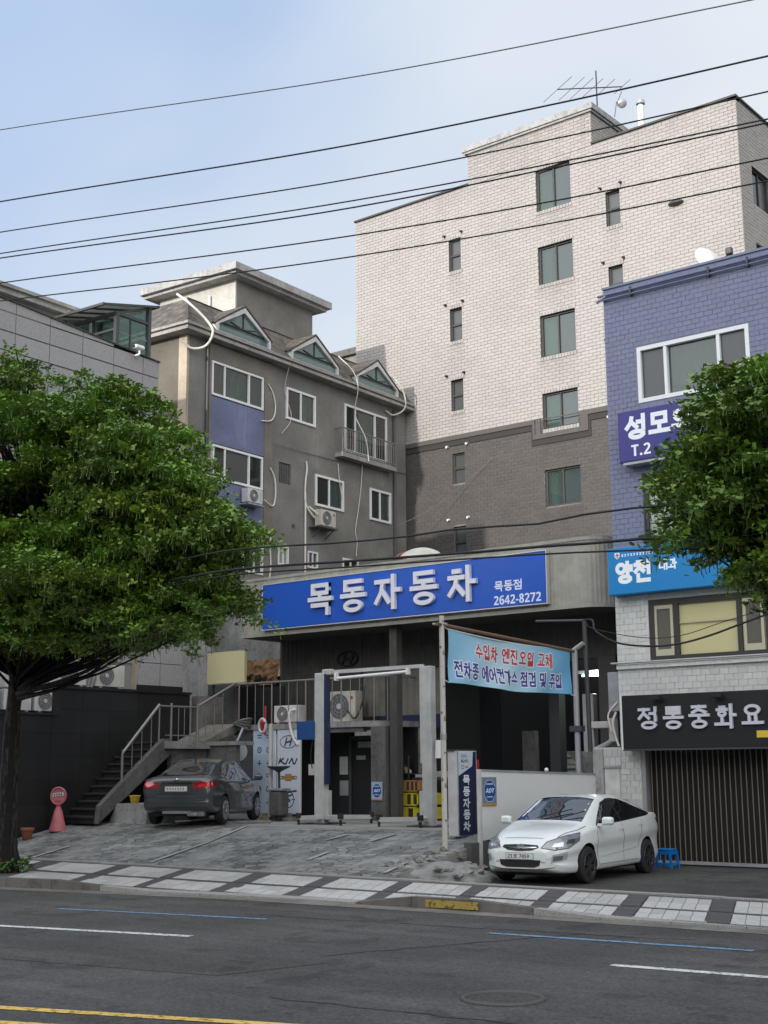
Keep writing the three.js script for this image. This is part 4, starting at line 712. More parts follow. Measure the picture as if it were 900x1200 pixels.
// ---------- steps up beside the granite wall, with railing ----------
{
  const t = thing('concrete_stairs', 'dark concrete steps rising beside the granite wall to the upper deck', 'stairs', [-26.1, GY, -21]);
  const n = 11, zb = -21.0, zt = -23.0, yb = GY, yt = 2.6;
  for (let k = 0; k < n; k++) { const y = lerp(yb, yt, (k + 1) / n), z = lerp(zb, zt, k / n), z2 = lerp(zb, zt, (k + 1) / n); part('step', [B(-26.66, -25.62, y - 0.05, y, z2 - 0.02, z + 0.02)], m.step, t); part('riser', B(-26.66, -25.62, y - (yt - yb) / n, y - 0.05, z2 - 0.02, z - 0.02), m.pit, t); }
  const side = put(prism([[21.0, GY + 0.0], [21.05, GY + 0.42], [23.0, 2.66], [23.25, 2.66], [23.25, 2.3]], 0.16, Tr(0, 0, 0)), faceX(-25.62, 0, 0)); part('stringer', side, m.concreteDark, t);
  part('landing', B(-26.66, -25.3, 2.42, 2.6, -25.0, -23.0), m.concrete, t);
  part('landing_wall', B(-25.62, -25.46, GY, 2.42, -24.6, -23.26), m.concreteDark, t); part('landing_wall', B(-25.46, -24.4, 1.3, 2.5, -24.6, -24.45), m.concreteDark, t);
  part('landing_edge', B(-25.6, -24.3, 2.5, 2.6, -25.0, -24.4), m.concrete, t);
  const up = put(prism([[24.35, 2.5], [24.35, 2.62], [25.5, 3.08], [25.5, 2.86]], 1.1, Tr(0, 0, -1.1)), faceX(-25.42, 0, 0)); part('upper_flight', up, m.stained, t);
  const rail = (a, b, r = 0.03) => part('handrail', rod(a, b, r), m.stairRail, t), post = (x, z, y0, y1, r = 0.024) => part('post', rod([x, y0, z], [x, y1, z], r), m.stairRail, t), RX = -25.55;
  rail([RX, 2.3, -21.75], [RX, 3.5, -22.9], 0.04); rail([RX, 3.47, -22.9], [RX, 3.47, -24.2], 0.022); rail([RX, 3.49, -24.2], [RX + 0.02, 4.12, -25.5], 0.036); rail([RX, 2.75, -23.1], [RX, 2.75, -24.2], 0.014);
  post(RX, -21.75, 1.35, 2.36, 0.032); post(RX, -22.9, 2.55, 3.5); post(RX, -23.3, 2.55, 3.55, 0.03); post(RX, -24.2, 2.55, 3.56, 0.036);
  for (const z of [-22.05, -22.35, -22.65]) part('baluster', rod([RX, lerp(1.5, 2.6, (-21.9 - z)), z], [RX, 2.3 + (-21.75 - z) * 1.04, z], 0.013, 0.013, 6), m.stairRail, t);
  for (const z of [-23.55, -23.75, -23.95]) part('baluster', rod([RX, 2.6, z], [RX, 3.47, z], 0.012, 0.012, 6), m.stairRail, t);
  for (const z of [-24.5, -24.8, -25.1]) part('baluster', rod([RX, 2.6 + (-24.2 - z) * 0.4, z], [RX, 3.49 + (-24.2 - z) * 0.485, z], 0.013, 0.013, 6), m.stairRail, t);
}
{
  const t = thing('concrete_planter', 'low pale concrete plinth between the steps and the silver car', 'plinth', [-25.6, GY, -21.6]);
  part('block', put(prism([[-25.75, GY - 0.1], [-24.35, GY - 0.1], [-24.35, 1.12], [-25.4, 1.12]], 0.9, Tr(0, 0, -22.4)), M4()), m.concreteLight, t);
}
{
  const t = thing('yellow_pot', 'small yellow flower pot on the pale plinth at the foot of the steps', 'flower pot', [-25.0, 1.12, -21.7]);
  part('pot', new THREE.LatheGeometry([[0.001, 0], [0.09, 0], [0.12, 0.16], [0.135, 0.17], [0.135, 0.19], [0.11, 0.19], [0.1, 0.14]].map((p) => new THREE.Vector2(...p)), 20).translate(-25.0, 1.12, -21.7), mat([0.62, 0.40, 0.04], 0.6), t); part('soil', new THREE.CylinderGeometry(0.105, 0.1, 0.02, 16).translate(-25.0, 1.26, -21.7), m.soilDark, t);
}
{
  const t = thing('folded_trolley', 'small red and white folded hand trolley on the plinth behind the silver car', 'trolley', [-24.6, 1.12, -21.8]);
  part('frame', [bar([-24.7, 1.13, -21.8], [-24.55, 1.75, -22.0], 0.025, 0.025), bar([-24.55, 1.13, -21.8], [-24.4, 1.75, -22.0], 0.025, 0.025), bar([-24.55, 1.75, -22.0], [-24.4, 1.75, -22.0], 0.025, 0.025)], m.red, t); part('plate', B(-24.62, -24.4, 1.13, 1.36, -21.86, -21.82), m.white, t); part('wheel', new THREE.TorusGeometry(0.07, 0.02, 8, 18).translate(-24.6, 1.2, -21.76), m.black, t);
}
{ // pink waisted post with a round head
  const x = -26.25, z = -20.45, y = lotY(x, z), k = 1.06;
  const t = thing('pink_post_sign', 'pink waisted post with a round head standing against the granite wall', 'post sign', [x, y, z]);
  part('base', new THREE.CylinderGeometry(0.25, 0.26, 0.1, 24).translate(x, y + 0.05, z), m.pink, t);
  part('body', new THREE.LatheGeometry([[0.235, 0.1], [0.225, 0.16], [0.13, 0.5], [0.085, 0.62], [0.075, 0.66], [0.14, 0.8]].map((p) => new THREE.Vector2(p[0], p[1])), 24).translate(x, y, z), m.pink, t);
  const h = part('head', new THREE.CylinderGeometry(0.23, 0.23, 0.15, 32).rotateX(Math.PI / 2).rotateY(0.67).translate(x, y + 0.92, z), m.pink, t);
  const dx = Math.sin(0.67) * 0.08, dz = Math.cos(0.67) * 0.08;
  part('rim', new THREE.TorusGeometry(0.215, 0.03, 8, 32).rotateY(0.67).translate(x + dx, y + 0.92, z + dz), m.pink, h);
  part('label', put(prism([[-0.17, -0.02], [0.17, 0.01], [0.17, 0.1], [-0.17, 0.07]], 0.012), Tr(x + dx, y + 0.92, z + dz).multiply(M4().makeRotationY(0.67))), m.whiteMat, h);
  for (const q of [-0.11, -0.04, 0.03, 0.1]) part('letter', put(B(q - 0.018, q + 0.018, 0.015 + q * 0.08, 0.065 + q * 0.08, 0.013, 0.017), Tr(x + dx, y + 0.92, z + dz).multiply(M4().makeRotationY(0.67))), m.darkSteel, h);
  t.scale.set(0.78, 0.88, 0.78);
}
{
  const x = -26.2, z = -19.55, y = lotY(x, z), t = thing('terracotta_pot', 'little terracotta flower pot left of the pink post', 'flower pot', [x, y, z]);
  part('pot', new THREE.LatheGeometry([[0.001, 0], [0.1, 0], [0.135, 0.2], [0.16, 0.2], [0.16, 0.26], [0.13, 0.26], [0.12, 0.22]].map((p) => new THREE.Vector2(...p)), 20).translate(x, y, z), m.terracotta, t); part('soil', new THREE.CylinderGeometry(0.125, 0.12, 0.02, 16).translate(x, y + 0.23, z), m.soilDark, t);
}
// concrete bank behind the deck, earth slipping over it, and the blank sign
{
  const t = thing('concrete_bank', 'grey concrete retaining wall behind the blank yellow sign', 'wall', [-27, 0, -28.2]);
  part('face', B(-29.3, -25.3, 0, 4.5, -28.4, -28.15), m.concreteDark, t); part('face', B(-29.3, -25.3, 4.95, 6.4, -28.5, -28.25), m.concrete, t); part('ledge', B(-29.3, -25.3, 4.9, 4.95, -28.5, -28.1), m.concrete, t);
  part('rough_wall', B(-26.95, -26.65, 2.6, 3.85, -26.2, -25.3), m.stained, t, 'streaked stained wall beside the upper flight');
}
{
  const t = thing('earth_bank', 'slipped orange earth between the blank yellow sign and the canopy', 'earth', [-27.3, 4.4, -28.1]);
  const g = new THREE.PlaneGeometry(2.0, 0.75, 60, 30), p = g.attributes.position;
  for (let i = 0; i < p.count; i++) { const u = p.getX(i) / 2 + 0.5, v = p.getY(i) / 0.75 + 0.5, rag = 0.16 * (fbm(u / 2, 0.3, 16, 3, 131) - 0.5); p.setXYZ(i, p.getX(i), p.getY(i) + rag * v, 0.28 * (1 - v) + 0.16 * fbm(u / 2, v / 4, 20, 3, 133)); }
  g.computeVertexNormals(); part('soil', boxUV(g.translate(-27.2, 4.62, -28.15)), m.soil, t);
  for (let k = 0; k < 16; k++) part('clod', boxUV(new THREE.IcosahedronGeometry(rr(0.06, 0.16), 0).rotateY(rnd() * 6).translate(rr(-28.0, -26.3), rr(4.25, 4.5), rr(-27.95, -27.6))), k % 3 ? m.soilDark : m.soil, t);
}
{
  const t = thing('blank_sign', 'blank pale yellow sign board above the stairs', 'sign', [-27.4, 4.3, -27]);
  part('board', RB(-28.15, -26.66, 4.29, 5.2, -27.12, -27.0, 0.02), m.signYellow, t); part('frame', [B(-28.17, -26.64, 5.2, 5.22, -27.13, -26.99), B(-28.17, -26.64, 4.27, 4.29, -27.13, -26.99)], m.galv, t);
  part('bracket', [B(-28.0, -27.92, 3.2, 4.29, -27.1, -27.04), B(-26.9, -26.82, 3.2, 4.29, -27.1, -27.04)], m.darkSteel, t);
}
// ---------- the car workshop ----------
function ribbed(path, y0, y1, pitch, depth, Mx = M4()) { // vertical ribs along a path of [x, z] on its right-hand side
  const pts = []; let acc = 0;
  for (let i = 1; i < path.length; i++) { const [a, b] = [path[i - 1], path[i]], l = Math.hypot(b[0] - a[0], b[1] - a[1]), nx = -(b[1] - a[1]) / l, nz = (b[0] - a[0]) / l; for (let s = 0; s < l - 1e-6; s += pitch / 4) { const k = Math.round((acc + s) / (pitch / 4)) % 4, o = k < 2 ? depth : 0; pts.push([a[0] + (b[0] - a[0]) * s / l + nx * o, a[1] + (b[1] - a[1]) * s / l + nz * o]); } acc += l; }
  pts.push(path[path.length - 1]);
  const pos = []; for (let i = 1; i < pts.length; i++) { const [a, b] = [pts[i - 1], pts[i]]; pos.push(a[0], y0, a[1], b[0], y0, b[1], b[0], y1, b[1], a[0], y0, a[1], b[0], y1, b[1], a[0], y1, a[1]); }
  const g = new THREE.BufferGeometry(); g.setAttribute('position', new THREE.Float32BufferAttribute(pos, 3)); g.computeVertexNormals(); return boxUV(g.applyMatrix4(Mx));
}
const arc = (cx, cz, r, a0, a1, n) => Array.from({ length: n + 1 }, (_, i) => { const a = lerp(a0, a1, i / n); return [cx + Math.cos(a) * r, cz + Math.sin(a) * r]; });
{
  const t = thing('car_workshop', 'low car workshop with a deep cream canopy, open bay and dark interior', 'building', [-20, GY, -27]);
  // canopy: ribbed fascia with a rounded right corner
  const Zf = -25.5, path = [[-25.28, -30.5], [-25.28, Zf], [-14.95, Zf], ...arc(-14.95, -26.2, 0.7, Math.PI / 2, 0, 8).slice(1), [-14.25, -30.5]];
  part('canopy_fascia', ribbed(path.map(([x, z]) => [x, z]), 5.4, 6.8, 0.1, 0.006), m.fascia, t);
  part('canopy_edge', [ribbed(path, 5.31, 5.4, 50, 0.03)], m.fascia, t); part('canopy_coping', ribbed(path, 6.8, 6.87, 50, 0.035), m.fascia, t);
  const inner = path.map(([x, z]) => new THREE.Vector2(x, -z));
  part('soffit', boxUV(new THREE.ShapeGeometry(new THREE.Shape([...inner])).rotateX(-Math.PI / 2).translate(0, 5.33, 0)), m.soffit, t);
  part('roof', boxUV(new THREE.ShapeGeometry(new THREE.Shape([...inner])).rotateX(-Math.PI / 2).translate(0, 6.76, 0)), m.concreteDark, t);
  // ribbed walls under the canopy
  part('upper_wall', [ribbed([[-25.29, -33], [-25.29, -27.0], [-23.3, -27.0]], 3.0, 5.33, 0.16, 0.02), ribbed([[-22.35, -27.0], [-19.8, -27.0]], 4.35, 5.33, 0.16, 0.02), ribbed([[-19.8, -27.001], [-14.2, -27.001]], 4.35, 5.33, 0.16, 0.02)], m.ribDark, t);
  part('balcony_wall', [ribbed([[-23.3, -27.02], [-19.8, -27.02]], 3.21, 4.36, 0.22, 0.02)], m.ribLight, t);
  part('logo_panel', B(-23.3, -22.35, 3.3, 5.33, -27.05, -26.96), m.ribDark, t);
  part('navy_band', B(-21.7, -19.8, 2.88, 3.2, -27.06, -26.94), m.navy, t);
  part('wall_joint', [B(-21.56, -21.42, 3.2, 5.33, -27.02, -26.93)], m.ribDark, t);
  part('side_wall', [B(-14.5, -14.3, 0, 5.33, -34, -26.4), B(-14.34, -14.25, 4.3, 5.33, -27.1, -26.2)], m.ribDark, t); part('rear_wall', B(-25.3, -14.3, 0, 5.5, -34.2, -34), m.pit, t); part('inner_wall', B(-20.5, -20.35, 0, 5.33, -34, -27.1), m.pit, t);
  part('inner_band', B(-20.3, -14.5, 2.5, 2.9, -33.99, -33.95), m.navy, t); part('office_wall', [B(-25.25, -22.55, GY, 2.9, -26.9, -26.8), B(-21.4, -20.5, GY, 2.9, -26.9, -26.8)], m.black, t);
  // deck with a rounded end, carried by the office and a pillar
  const deck = new THREE.Shape([[-25.6, 25.55], [-21.2, 25.55]].map((p) => new THREE.Vector2(...p))); deck.absarc(-21.2, 26.25, 0.7, -Math.PI / 2, 0, false); deck.lineTo(-20.5, 27.0); deck.lineTo(-25.6, 27.0);
  part('deck', boxUV(new THREE.ExtrudeGeometry(deck, { depth: 0.14, bevelEnabled: false }).rotateX(-Math.PI / 2).scale(1, 1, 1).translate(0, 2.9, 0)), m.concrete, t);
  part('deck_beam', [B(-25.6, -21.2, 2.78, 2.9, -25.75, -25.6)], m.concreteDark, t);
  part('pillar', B(-20.95, -20.5, GY, 2.9, -25.95, -25.6), m.concreteDark, t); part('pillar', B(-20.42, -20.2, GY, 5.33, -25.9, -25.68), m.soffit, t);
  const rl = part('deck_railing', [rod([-25.5, 4.12, -25.6], [-21.2, 4.12, -25.6], 0.028), tube([[-21.2, 4.12, -25.6], [-20.9, 4.12, -25.67], [-20.66, 4.12, -25.9], [-20.56, 4.12, -26.3], [-20.55, 4.12, -26.9]], 0.028)], m.rail, t);
  for (let k = 0; k <= 14; k++) { const x = lerp(-25.45, -21.3, k / 14); part('baluster', rod([x, 3.04, -25.6], [x, 4.12, -25.6], k % 4 ? 0.01 : 0.02, k % 4 ? 0.01 : 0.02, 7), m.rail, rl); }
  for (const [x, z] of [[-20.9, -25.67], [-20.66, -25.9], [-20.56, -26.3]]) part('baluster', rod([x, 3.04, z], [x, 4.12, z], 0.015, 0.015, 7), m.rail, rl);
  part('dark_screen', B(-25.5, -24.45, 3.04, 4.05, -26.3, -26.26), m.granite[1], t); part('dark_screen', B(-25.52, -25.48, 3.04, 4.05, -26.3, -25.65), m.granite[0], t);
  // office door and notices
  const d = part('door', B(-22.5, -21.42, GY, 2.62, -26.8, -26.74), m.black, t); part('handle', B(-21.56, -21.5, 1.62, 1.78, -26.74, -26.69), m.steel, d);
  part('door_frame', [B(-22.58, -22.5, GY, 2.72, -26.82, -26.7), B(-21.42, -21.34, GY, 2.72, -26.82, -26.7), B(-22.5, -21.42, 2.62, 2.72, -26.82, -26.7)], m.darkSteel, t);
  part('notice', B(-22.3, -21.8, 2.42, 2.57, -26.735, -26.72), m.galv, t); part('notice', B(-22.35, -22.05, 2.12, 2.22, -26.735, -26.72), m.galv, t); part('notice', B(-22.95, -22.68, 1.75, 2.2, -26.79, -26.77), m.whiteMat, t); part('notice', B(-22.95, -22.66, 1.22, 1.6, -26.79, -26.77), m.galv, t);
  // interior columns and roof beam
  part('column', B(-18.8, -18.42, GY, 2.8, -29.2, -29), m.concreteDark, t); part('column', B(-18.05, -17.75, GY, 5.3, -29.4, -29.1), m.darkSteel, t); part('column', B(-15.35, -14.9, GY, 4.35, -27.3, -26.9), m.ribDark, t);
  part('beam', B(-20.3, -14.5, 4.6, 4.85, -30.2, -30), m.darkSteel, t);
}
{ // emblem on the wall over the deck
  const t = thing('wall_emblem', 'dark oval emblem with a slanted H on the wall under the canopy', 'emblem', [-22.8, 4.7, -26.95]);
  part('oval', new THREE.TorusGeometry(0.34, 0.035, 8, 40).scale(1, 0.56, 1).translate(-22.82, 4.72, -26.93), m.black, t);
  part('letter', [bar([-23.02, 4.58, -26.93], [-22.9, 4.86, -26.93], 0.04, 0.07), bar([-22.74, 4.58, -26.93], [-22.62, 4.86, -26.93], 0.04, 0.07), bar([-22.96, 4.68, -26.932], [-22.68, 4.76, -26.932], 0.038, 0.05)], m.black, t);
}
{ // the big blue sign
  const t = thing('workshop_sign', 'long bright blue sign with raised white letters along the workshop canopy', 'sign', [-20.05, 5.49, -25.45]);
  const P = print(1900, 248, (c, W, H) => { c.fillStyle = '#1553b8'; c.fillRect(0, 0, W, H); c.strokeStyle = '#dfe2ee'; const px = (x) => (x + 24.38) / 8.66 * W, py = (y) => (6.62 - y) / 1.13 * H; inkHangul(c, '목동점', px(-17.08), py(6.06), 48, 50, 9, 7.5); c.fillStyle = '#dfe2ee'; c.font = 'bold 62px sans-serif'; c.textBaseline = 'alphabetic'; const w = c.measureText('2642-8272').width; c.save(); c.translate(px(-17.12), py(5.53)); c.scale((px(-15.84) - px(-17.12)) / w, 1); c.fillText('2642-8272', 0, 0); c.restore(); }, 0.35);
  part('case', B(-24.4, -15.7, 5.47, 6.64, -25.485, -25.37), m.signBlue, t);
  part('face', sheet(8.66, 1.13, Tr(-20.05, 6.055, -25.366)), P, t);
  part('trim', [B(-24.42, -15.68, 6.64, 6.66, -25.485, -25.355), B(-24.42, -15.68, 5.45, 5.47, -25.485, -25.355), B(-15.7, -15.68, 5.47, 6.64, -25.485, -25.355), B(-24.42, -24.4, 5.47, 6.64, -25.485, -25.355)], m.signCase, t);
  [['목', -22.71], ['동', -21.63], ['자', -20.53], ['동', -19.44], ['차', -18.32]].forEach(([ch, x]) => part('letter', letterGeo(ch, 0.76, 0.78, 0.108, 0.09).translate(x, 5.7, -25.364), m.letter, t));
}
// brand boards beside the office
function board(label, x0, x1, draw, cat = 'sign board') {
  const t = thing('sign_board', label, cat, [(x0 + x1) / 2, GY, -25.5]);
  part('panel', RB(x0, x1, 0.78, 2.9, -25.66, -25.58, 0.01), m.white, t); part('face', sheet(x1 - x0 - 0.02, 2.1, Tr((x0 + x1) / 2, 1.84, -25.576)), print(320, 840, draw, 0.45), t);
}
const oval = (c, x, y, a, b, w) => { c.lineWidth = w; c.beginPath(); c.ellipse(x, y, a, b, 0, 0, 7); c.stroke(); };
const slantH = (c, x, y, s) => { c.save(); c.translate(x, y); c.transform(1, 0, -0.35, 1, 0, 0); c.lineWidth = s * 0.28; c.beginPath(); c.moveTo(-s * 0.5, -s * 0.6); c.lineTo(-s * 0.5, s * 0.6); c.moveTo(s * 0.5, -s * 0.6); c.lineTo(s * 0.5, s * 0.6); c.moveTo(-s * 0.5, s * 0.1); c.lineTo(s * 0.5, -s * 0.1); c.stroke(); c.restore(); };
board('white board with four dark car emblems one above the other', -24.04, -23.26, (c, W, H) => {
  c.fillStyle = '#c9d0dc'; c.fillRect(0, 0, W, H); c.strokeStyle = '#39424f'; oval(c, W * 0.5, 125, 120, 62, 9); slantH(c, W * 0.5, 125, 74);
  c.lineWidth = 17; c.lineJoin = 'bevel'; c.strokeStyle = '#222a33'; c.beginPath(); c.moveTo(20, 345); c.lineTo(50, 285); c.moveTo(35, 325); c.lineTo(95, 288); c.moveTo(52, 315); c.lineTo(100, 345); c.lineTo(128, 345); c.lineTo(160, 290); c.moveTo(170, 345); c.lineTo(215, 290); c.lineTo(235, 345); c.lineTo(255, 345); c.lineTo(290, 290); c.stroke();
  c.strokeStyle = '#555a60'; c.fillStyle = '#a27a4e'; c.lineWidth = 10; c.strokeRect(40, 470, 240, 26); c.fillRect(115, 445, 95, 74); c.fillRect(60, 472, 200, 22);
  c.strokeStyle = '#3e4650'; oval(c, W * 0.52, 700, 78, 78, 11); c.lineWidth = 17; c.beginPath(); c.moveTo(235, 650); c.lineTo(140, 672); c.lineTo(190, 712); c.lineTo(100, 748); c.stroke(); c.lineWidth = 10; c.beginPath(); c.moveTo(70, 700); c.lineTo(120, 700); c.moveTo(210, 700); c.lineTo(262, 700); c.stroke();
});
board('white board with columns of small blue symbols beside the silver car', -24.9, -24.1, (c, W, H) => {
  c.fillStyle = '#bccbdc'; c.fillRect(0, 0, W, H); c.strokeStyle = '#27588f'; c.fillStyle = '#27588f'; c.lineWidth = 13;
  for (const [x, k] of [[92, 0], [225, 3]]) for (let r = 0; r < 6; r++) { const y = 70 + r * 132; if ((r + k) % 3 === 0) { c.fillRect(x - 34, y - 24, 68, 12); c.fillRect(x - 26, y, 52, 12); } else if ((r + k) % 3 === 1) { c.beginPath(); c.arc(x, y, 26, 0, 7); c.stroke(); c.fillRect(x - 8, y - 8, 16, 16); } else { c.fillRect(x - 6, y - 30, 12, 60); c.fillRect(x - 30, y - 2, 60, 11); } }
});
{ const Tz = (z) => Tr(-23.78, 3.045, z);
  acUnit('white air conditioner on the deck edge over the sign boards', Tz(-25.62), 0.85, 0.46, { cx: -0.12, extra: (t, G, w) => part('hose', G(tube([[w * 0.4, 0.35, -0.05], [w * 0.3, 0.3, 0.12], [w * 0.28, 0.05, 0.12], [w * 0.4, -0.35, 0.1], [w * 0.55, -0.55, 0.05]], 0.035)), m.hose, t) });
  acUnit('beige air conditioner with red badge on the deck behind the lift frame', Tr(-22.5, 3.045, -26.35), 0.86, 0.8, { mat: m.ivory, badge: 1, extra: (t, G) => part('hose', G(tube([[0.2, 0.3, 0.03], [0.5, 0.1, 0.1], [0.75, 0.5, 0.1], [0.75, 0.9, 0.05], [0.5, 0.95, 0]], 0.025)), m.darkSteel, t) }); }
// security notices (shield with three white letters)
function shieldSign(label, w, h, Mx, top) {
  const p = V(0, 0, 0).applyMatrix4(Mx), t = thing('security_sign', label, 'sign', [p.x, p.y, p.z]);
  part('plate', put(RB(-w / 2, w / 2, 0, h, -0.02, 0, 0.006), Mx), m.galv, t);
  part('face', put(sheet(w * 0.97, h * 0.97, Tr(0, h / 2, 0.003)), Mx), print(200, 280, (c, W, H) => {
    c.fillStyle = top; c.fillRect(0, 0, W, H); c.fillStyle = '#1f4f8c'; c.beginPath(); for (let k = 0; k < 8; k++) { const a = Math.PI / 8 + k * Math.PI / 4; c.lineTo(W / 2 + Math.cos(a) * W * 0.43, H * 0.48 + Math.sin(a) * H * 0.41); } c.fill(); c.strokeStyle = '#cfd8e4'; c.lineWidth = 5; c.stroke();
    c.fillStyle = '#f0f2f5'; c.font = 'italic bold 62px sans-serif'; c.textAlign = 'center'; c.fillText('ADT', W / 2, H * 0.55); c.fillRect(W * 0.28, H * 0.22, W * 0.44, 9); c.fillRect(W * 0.3, H * 0.68, W * 0.4, 8); c.fillStyle = '#c28a3c'; c.fillRect(0, H * 0.93, W, H * 0.07);
  }, 0.4), t);
  return t;
}
shieldSign('small blue shield notice on the office pillar under the deck', 0.34, 0.44, Tr(-20.75, 1.14, -25.57), '#9fb0c8');
// ---------- two post car lift in front of the canopy ----------
{
  const Z = -23.5, t = thing('car_lift', 'pale grey two post car lift with a blue control box', 'car lift', [-19.2, GY, Z]);
  for (const [a, b, s] of [[-20.92, -20.64, 1], [-17.82, -17.56, -1]]) {
    const c = part('column', RB(a, b, GY, 4.08, Z - 0.2, Z, 0.02), m.lift, t);
    part('base_plate', B(a - 0.25, b + 0.25, GY, GY + 0.03, Z - 0.5, Z + 0.22), m.darkSteel, c); part('carriage', B(s > 0 ? b : a - 0.1, s > 0 ? b + 0.1 : a, GY + 0.1, GY + 0.75, Z - 0.18, Z - 0.04), m.lift, c);
    part('cover_strip', B(s > 0 ? b + 0.001 : a - 0.05, s > 0 ? b + 0.07 : a - 0.001, s > 0 ? 1.55 : 2.0, 4.05, Z - 0.16, Z - 0.02), s > 0 ? m.navy : m.lift, c);
    for (const [dx, dz, l] of [[0.9 * s, 0.5, 1], [0.75 * s, -0.75, 1], [-0.35 * s, 0.72, 0.8]]) { const o = [(a + b) / 2 + 0.1 * s, GY + 0.16, Z - 0.1], e = [o[0] + dx * l, GY + 0.15, o[2] + dz * l]; const arm = part('arm', bar(o, e, 0.12, 0.09), m.lift, t); part('pad', [rod([e[0], GY + 0.15, e[2]], [e[0], GY + 0.26, e[2]], 0.07), rod([e[0], GY, e[2]], [e[0], GY + 0.12, e[2]], 0.03)], m.rubber, arm); }
  }
  part('top_beam', [B(-20.64, -17.82, 4.05, 4.13, Z - 0.14, Z - 0.06)], m.lift, t); part('beam_end', RB(-20.72, -20.45, 4.02, 4.16, Z - 0.18, Z - 0.02, 0.03), m.lift, t);
  part('light_tube', [rod([-20.2, 3.93, Z], [-18.2, 3.98, Z], 0.035), B(-20.3, -20.25, 3.88, 4.06, Z - 0.1, Z + 0.02), B(-18.22, -18.17, 3.92, 4.06, Z - 0.1, Z + 0.02)], m.white, t);
  part('control_box', RB(-21.38, -20.9, 2.56, 2.98, Z - 0.25, Z + 0.1, 0.015), m.liftBlue, t); part('motor', rod([-17.4, 2.1, Z - 0.1], [-17.4, 2.48, Z - 0.1], 0.11, 0.09, 16), m.white, t); part('switch_box', RB(-21.1, -20.92, 1.75, 2.0, Z - 0.1, Z, 0.01), m.creamWhite, t);
  part('cable', tube([[-20.95, 2.6, Z], [-21.0, 2.2, Z + 0.03], [-20.98, 1.9, Z]], 0.012), m.cable, t);
}
// ---------- workshop clutter ----------
{
  const t = thing('oil_drainer', 'tall grey oil drainer with a dish on its pole beside the sign boards', 'oil drainer', [-23.1, GY, -24.5]);
  const x = -23.15, z = -24.4; part('pole', rod([x, GY, z], [x, 3.0, z], 0.055), m.rusty, t); part('dish', new THREE.LatheGeometry([[0.03, -0.1], [0.1, -0.06], [0.27, 0.02], [0.29, 0.05], [0.26, 0.04], [0.05, -0.02]].map((p) => new THREE.Vector2(...p)), 26).translate(x + 0.28, 1.92, z), m.darkSteel, t);
  part('tank', RB(x + 0.1, x + 0.48, GY + 0.12, 1.38, z - 0.17, z + 0.17, 0.06), m.concreteDark, t); part('tank_top', [RB(x + 0.07, x + 0.52, 1.38, 1.44, z - 0.19, z + 0.19, 0.02)], m.galv, t); part('stem', rod([x + 0.3, 1.44, z], [x + 0.28, 1.86, z], 0.03), m.darkSteel, t); part('tap', rod([x + 0.6, 1.35, z], [x + 0.85, 1.38, z], 0.025), m.darkSteel, t);
  for (const [dx, dz] of [[0.14, 0.12], [0.44, 0.12], [0.14, -0.12], [0.44, -0.12]]) part('castor', new THREE.CylinderGeometry(0.055, 0.055, 0.04, 14).rotateX(1.571).translate(x + dx, GY + 0.055, z + dz), m.rubber, t);
}
{
  const t = thing('hose_reel', 'red and white hose reel hanging from the deck edge', 'hose reel', [-23.5, 3.0, -25.4]);
  part('reel', new THREE.TorusGeometry(0.17, 0.04, 8, 26).scale(0.7, 1, 1).translate(-24.35, 3.0, -25.35), m.whiteMat, t); part('frame', [rod([-24.3, 2.75, -25.4], [-24.3, 3.5, -25.4], 0.03), rod([-24.36, 2.9, -25.38], [-24.26, 3.1, -25.3], 0.06)], m.red, t);
}
{
  const t = thing('wall_fan_reel', 'round pale hose drum with a loop of grey hose under the upper flight', 'hose drum', [-25.2, 2.6, -25.3]);
  part('drum', rod([-25.2, 2.35, -25.3], [-25.08, 2.35, -25.22], 0.24, 0.24, 24), m.galv, t); part('hub', rod([-25.08, 2.35, -25.22], [-25.05, 2.35, -25.2], 0.1, 0.1, 16), m.galv, t);
  part('hose', tube([[-25.0, 2.95, -25.3], [-25.1, 2.5, -25.1], [-25.45, 2.2, -25.0], [-25.9, 2.15, -25.0]], 0.035), m.galv, t); [0, 1, 2, 3].forEach((k) => part('coil', new THREE.TorusGeometry(0.2, 0.035, 7, 22).rotateX(1.2 + 0.12 * k).rotateZ(0.2 * k - 0.3).translate(-25.2 + 0.04 * k, 2.98 + 0.05 * k, -25.42), m.fan, t));
}
function crate(label, x, y, w, h, mt, slats) {
  const t = thing('crate', label, 'crate', [x, y, -26.3]), z0 = -26.55, z1 = -26.15;
  part('shell', [B(x, x + w, y, y + 0.03, z0, z1), B(x, x + 0.03, y, y + h, z0, z1), B(x + w - 0.03, x + w, y, y + h, z0, z1), B(x + 0.03, x + w - 0.03, y, y + h, z0, z0 + 0.03)], mt, t);
  for (let k = 0; k < slats; k++) part('slat', B(x + 0.03 + k * (w - 0.06) / slats + 0.012, x + 0.03 + (k + 1) * (w - 0.06) / slats - 0.012, y + 0.03, y + h - 0.03, z1 - 0.03, z1 - 0.005), k % 2 ? m.darkSteel : mt, t); part('rim', B(x, x + w, y + h - 0.03, y + h, z1 - 0.028, z1), mt, t);
}
crate('yellow plastic crate, bottom of the stack in the workshop bay', -20.42, GY + 0.02, 0.46, 0.3, m.yellowBox, 3); crate('yellow plastic crate, middle of the stack in the workshop bay', -20.42, GY + 0.35, 0.46, 0.3, m.yellowBox, 4); crate('orange slatted crate on top of the yellow crates', -20.4, GY + 0.68, 0.46, 0.27, m.orange, 6);
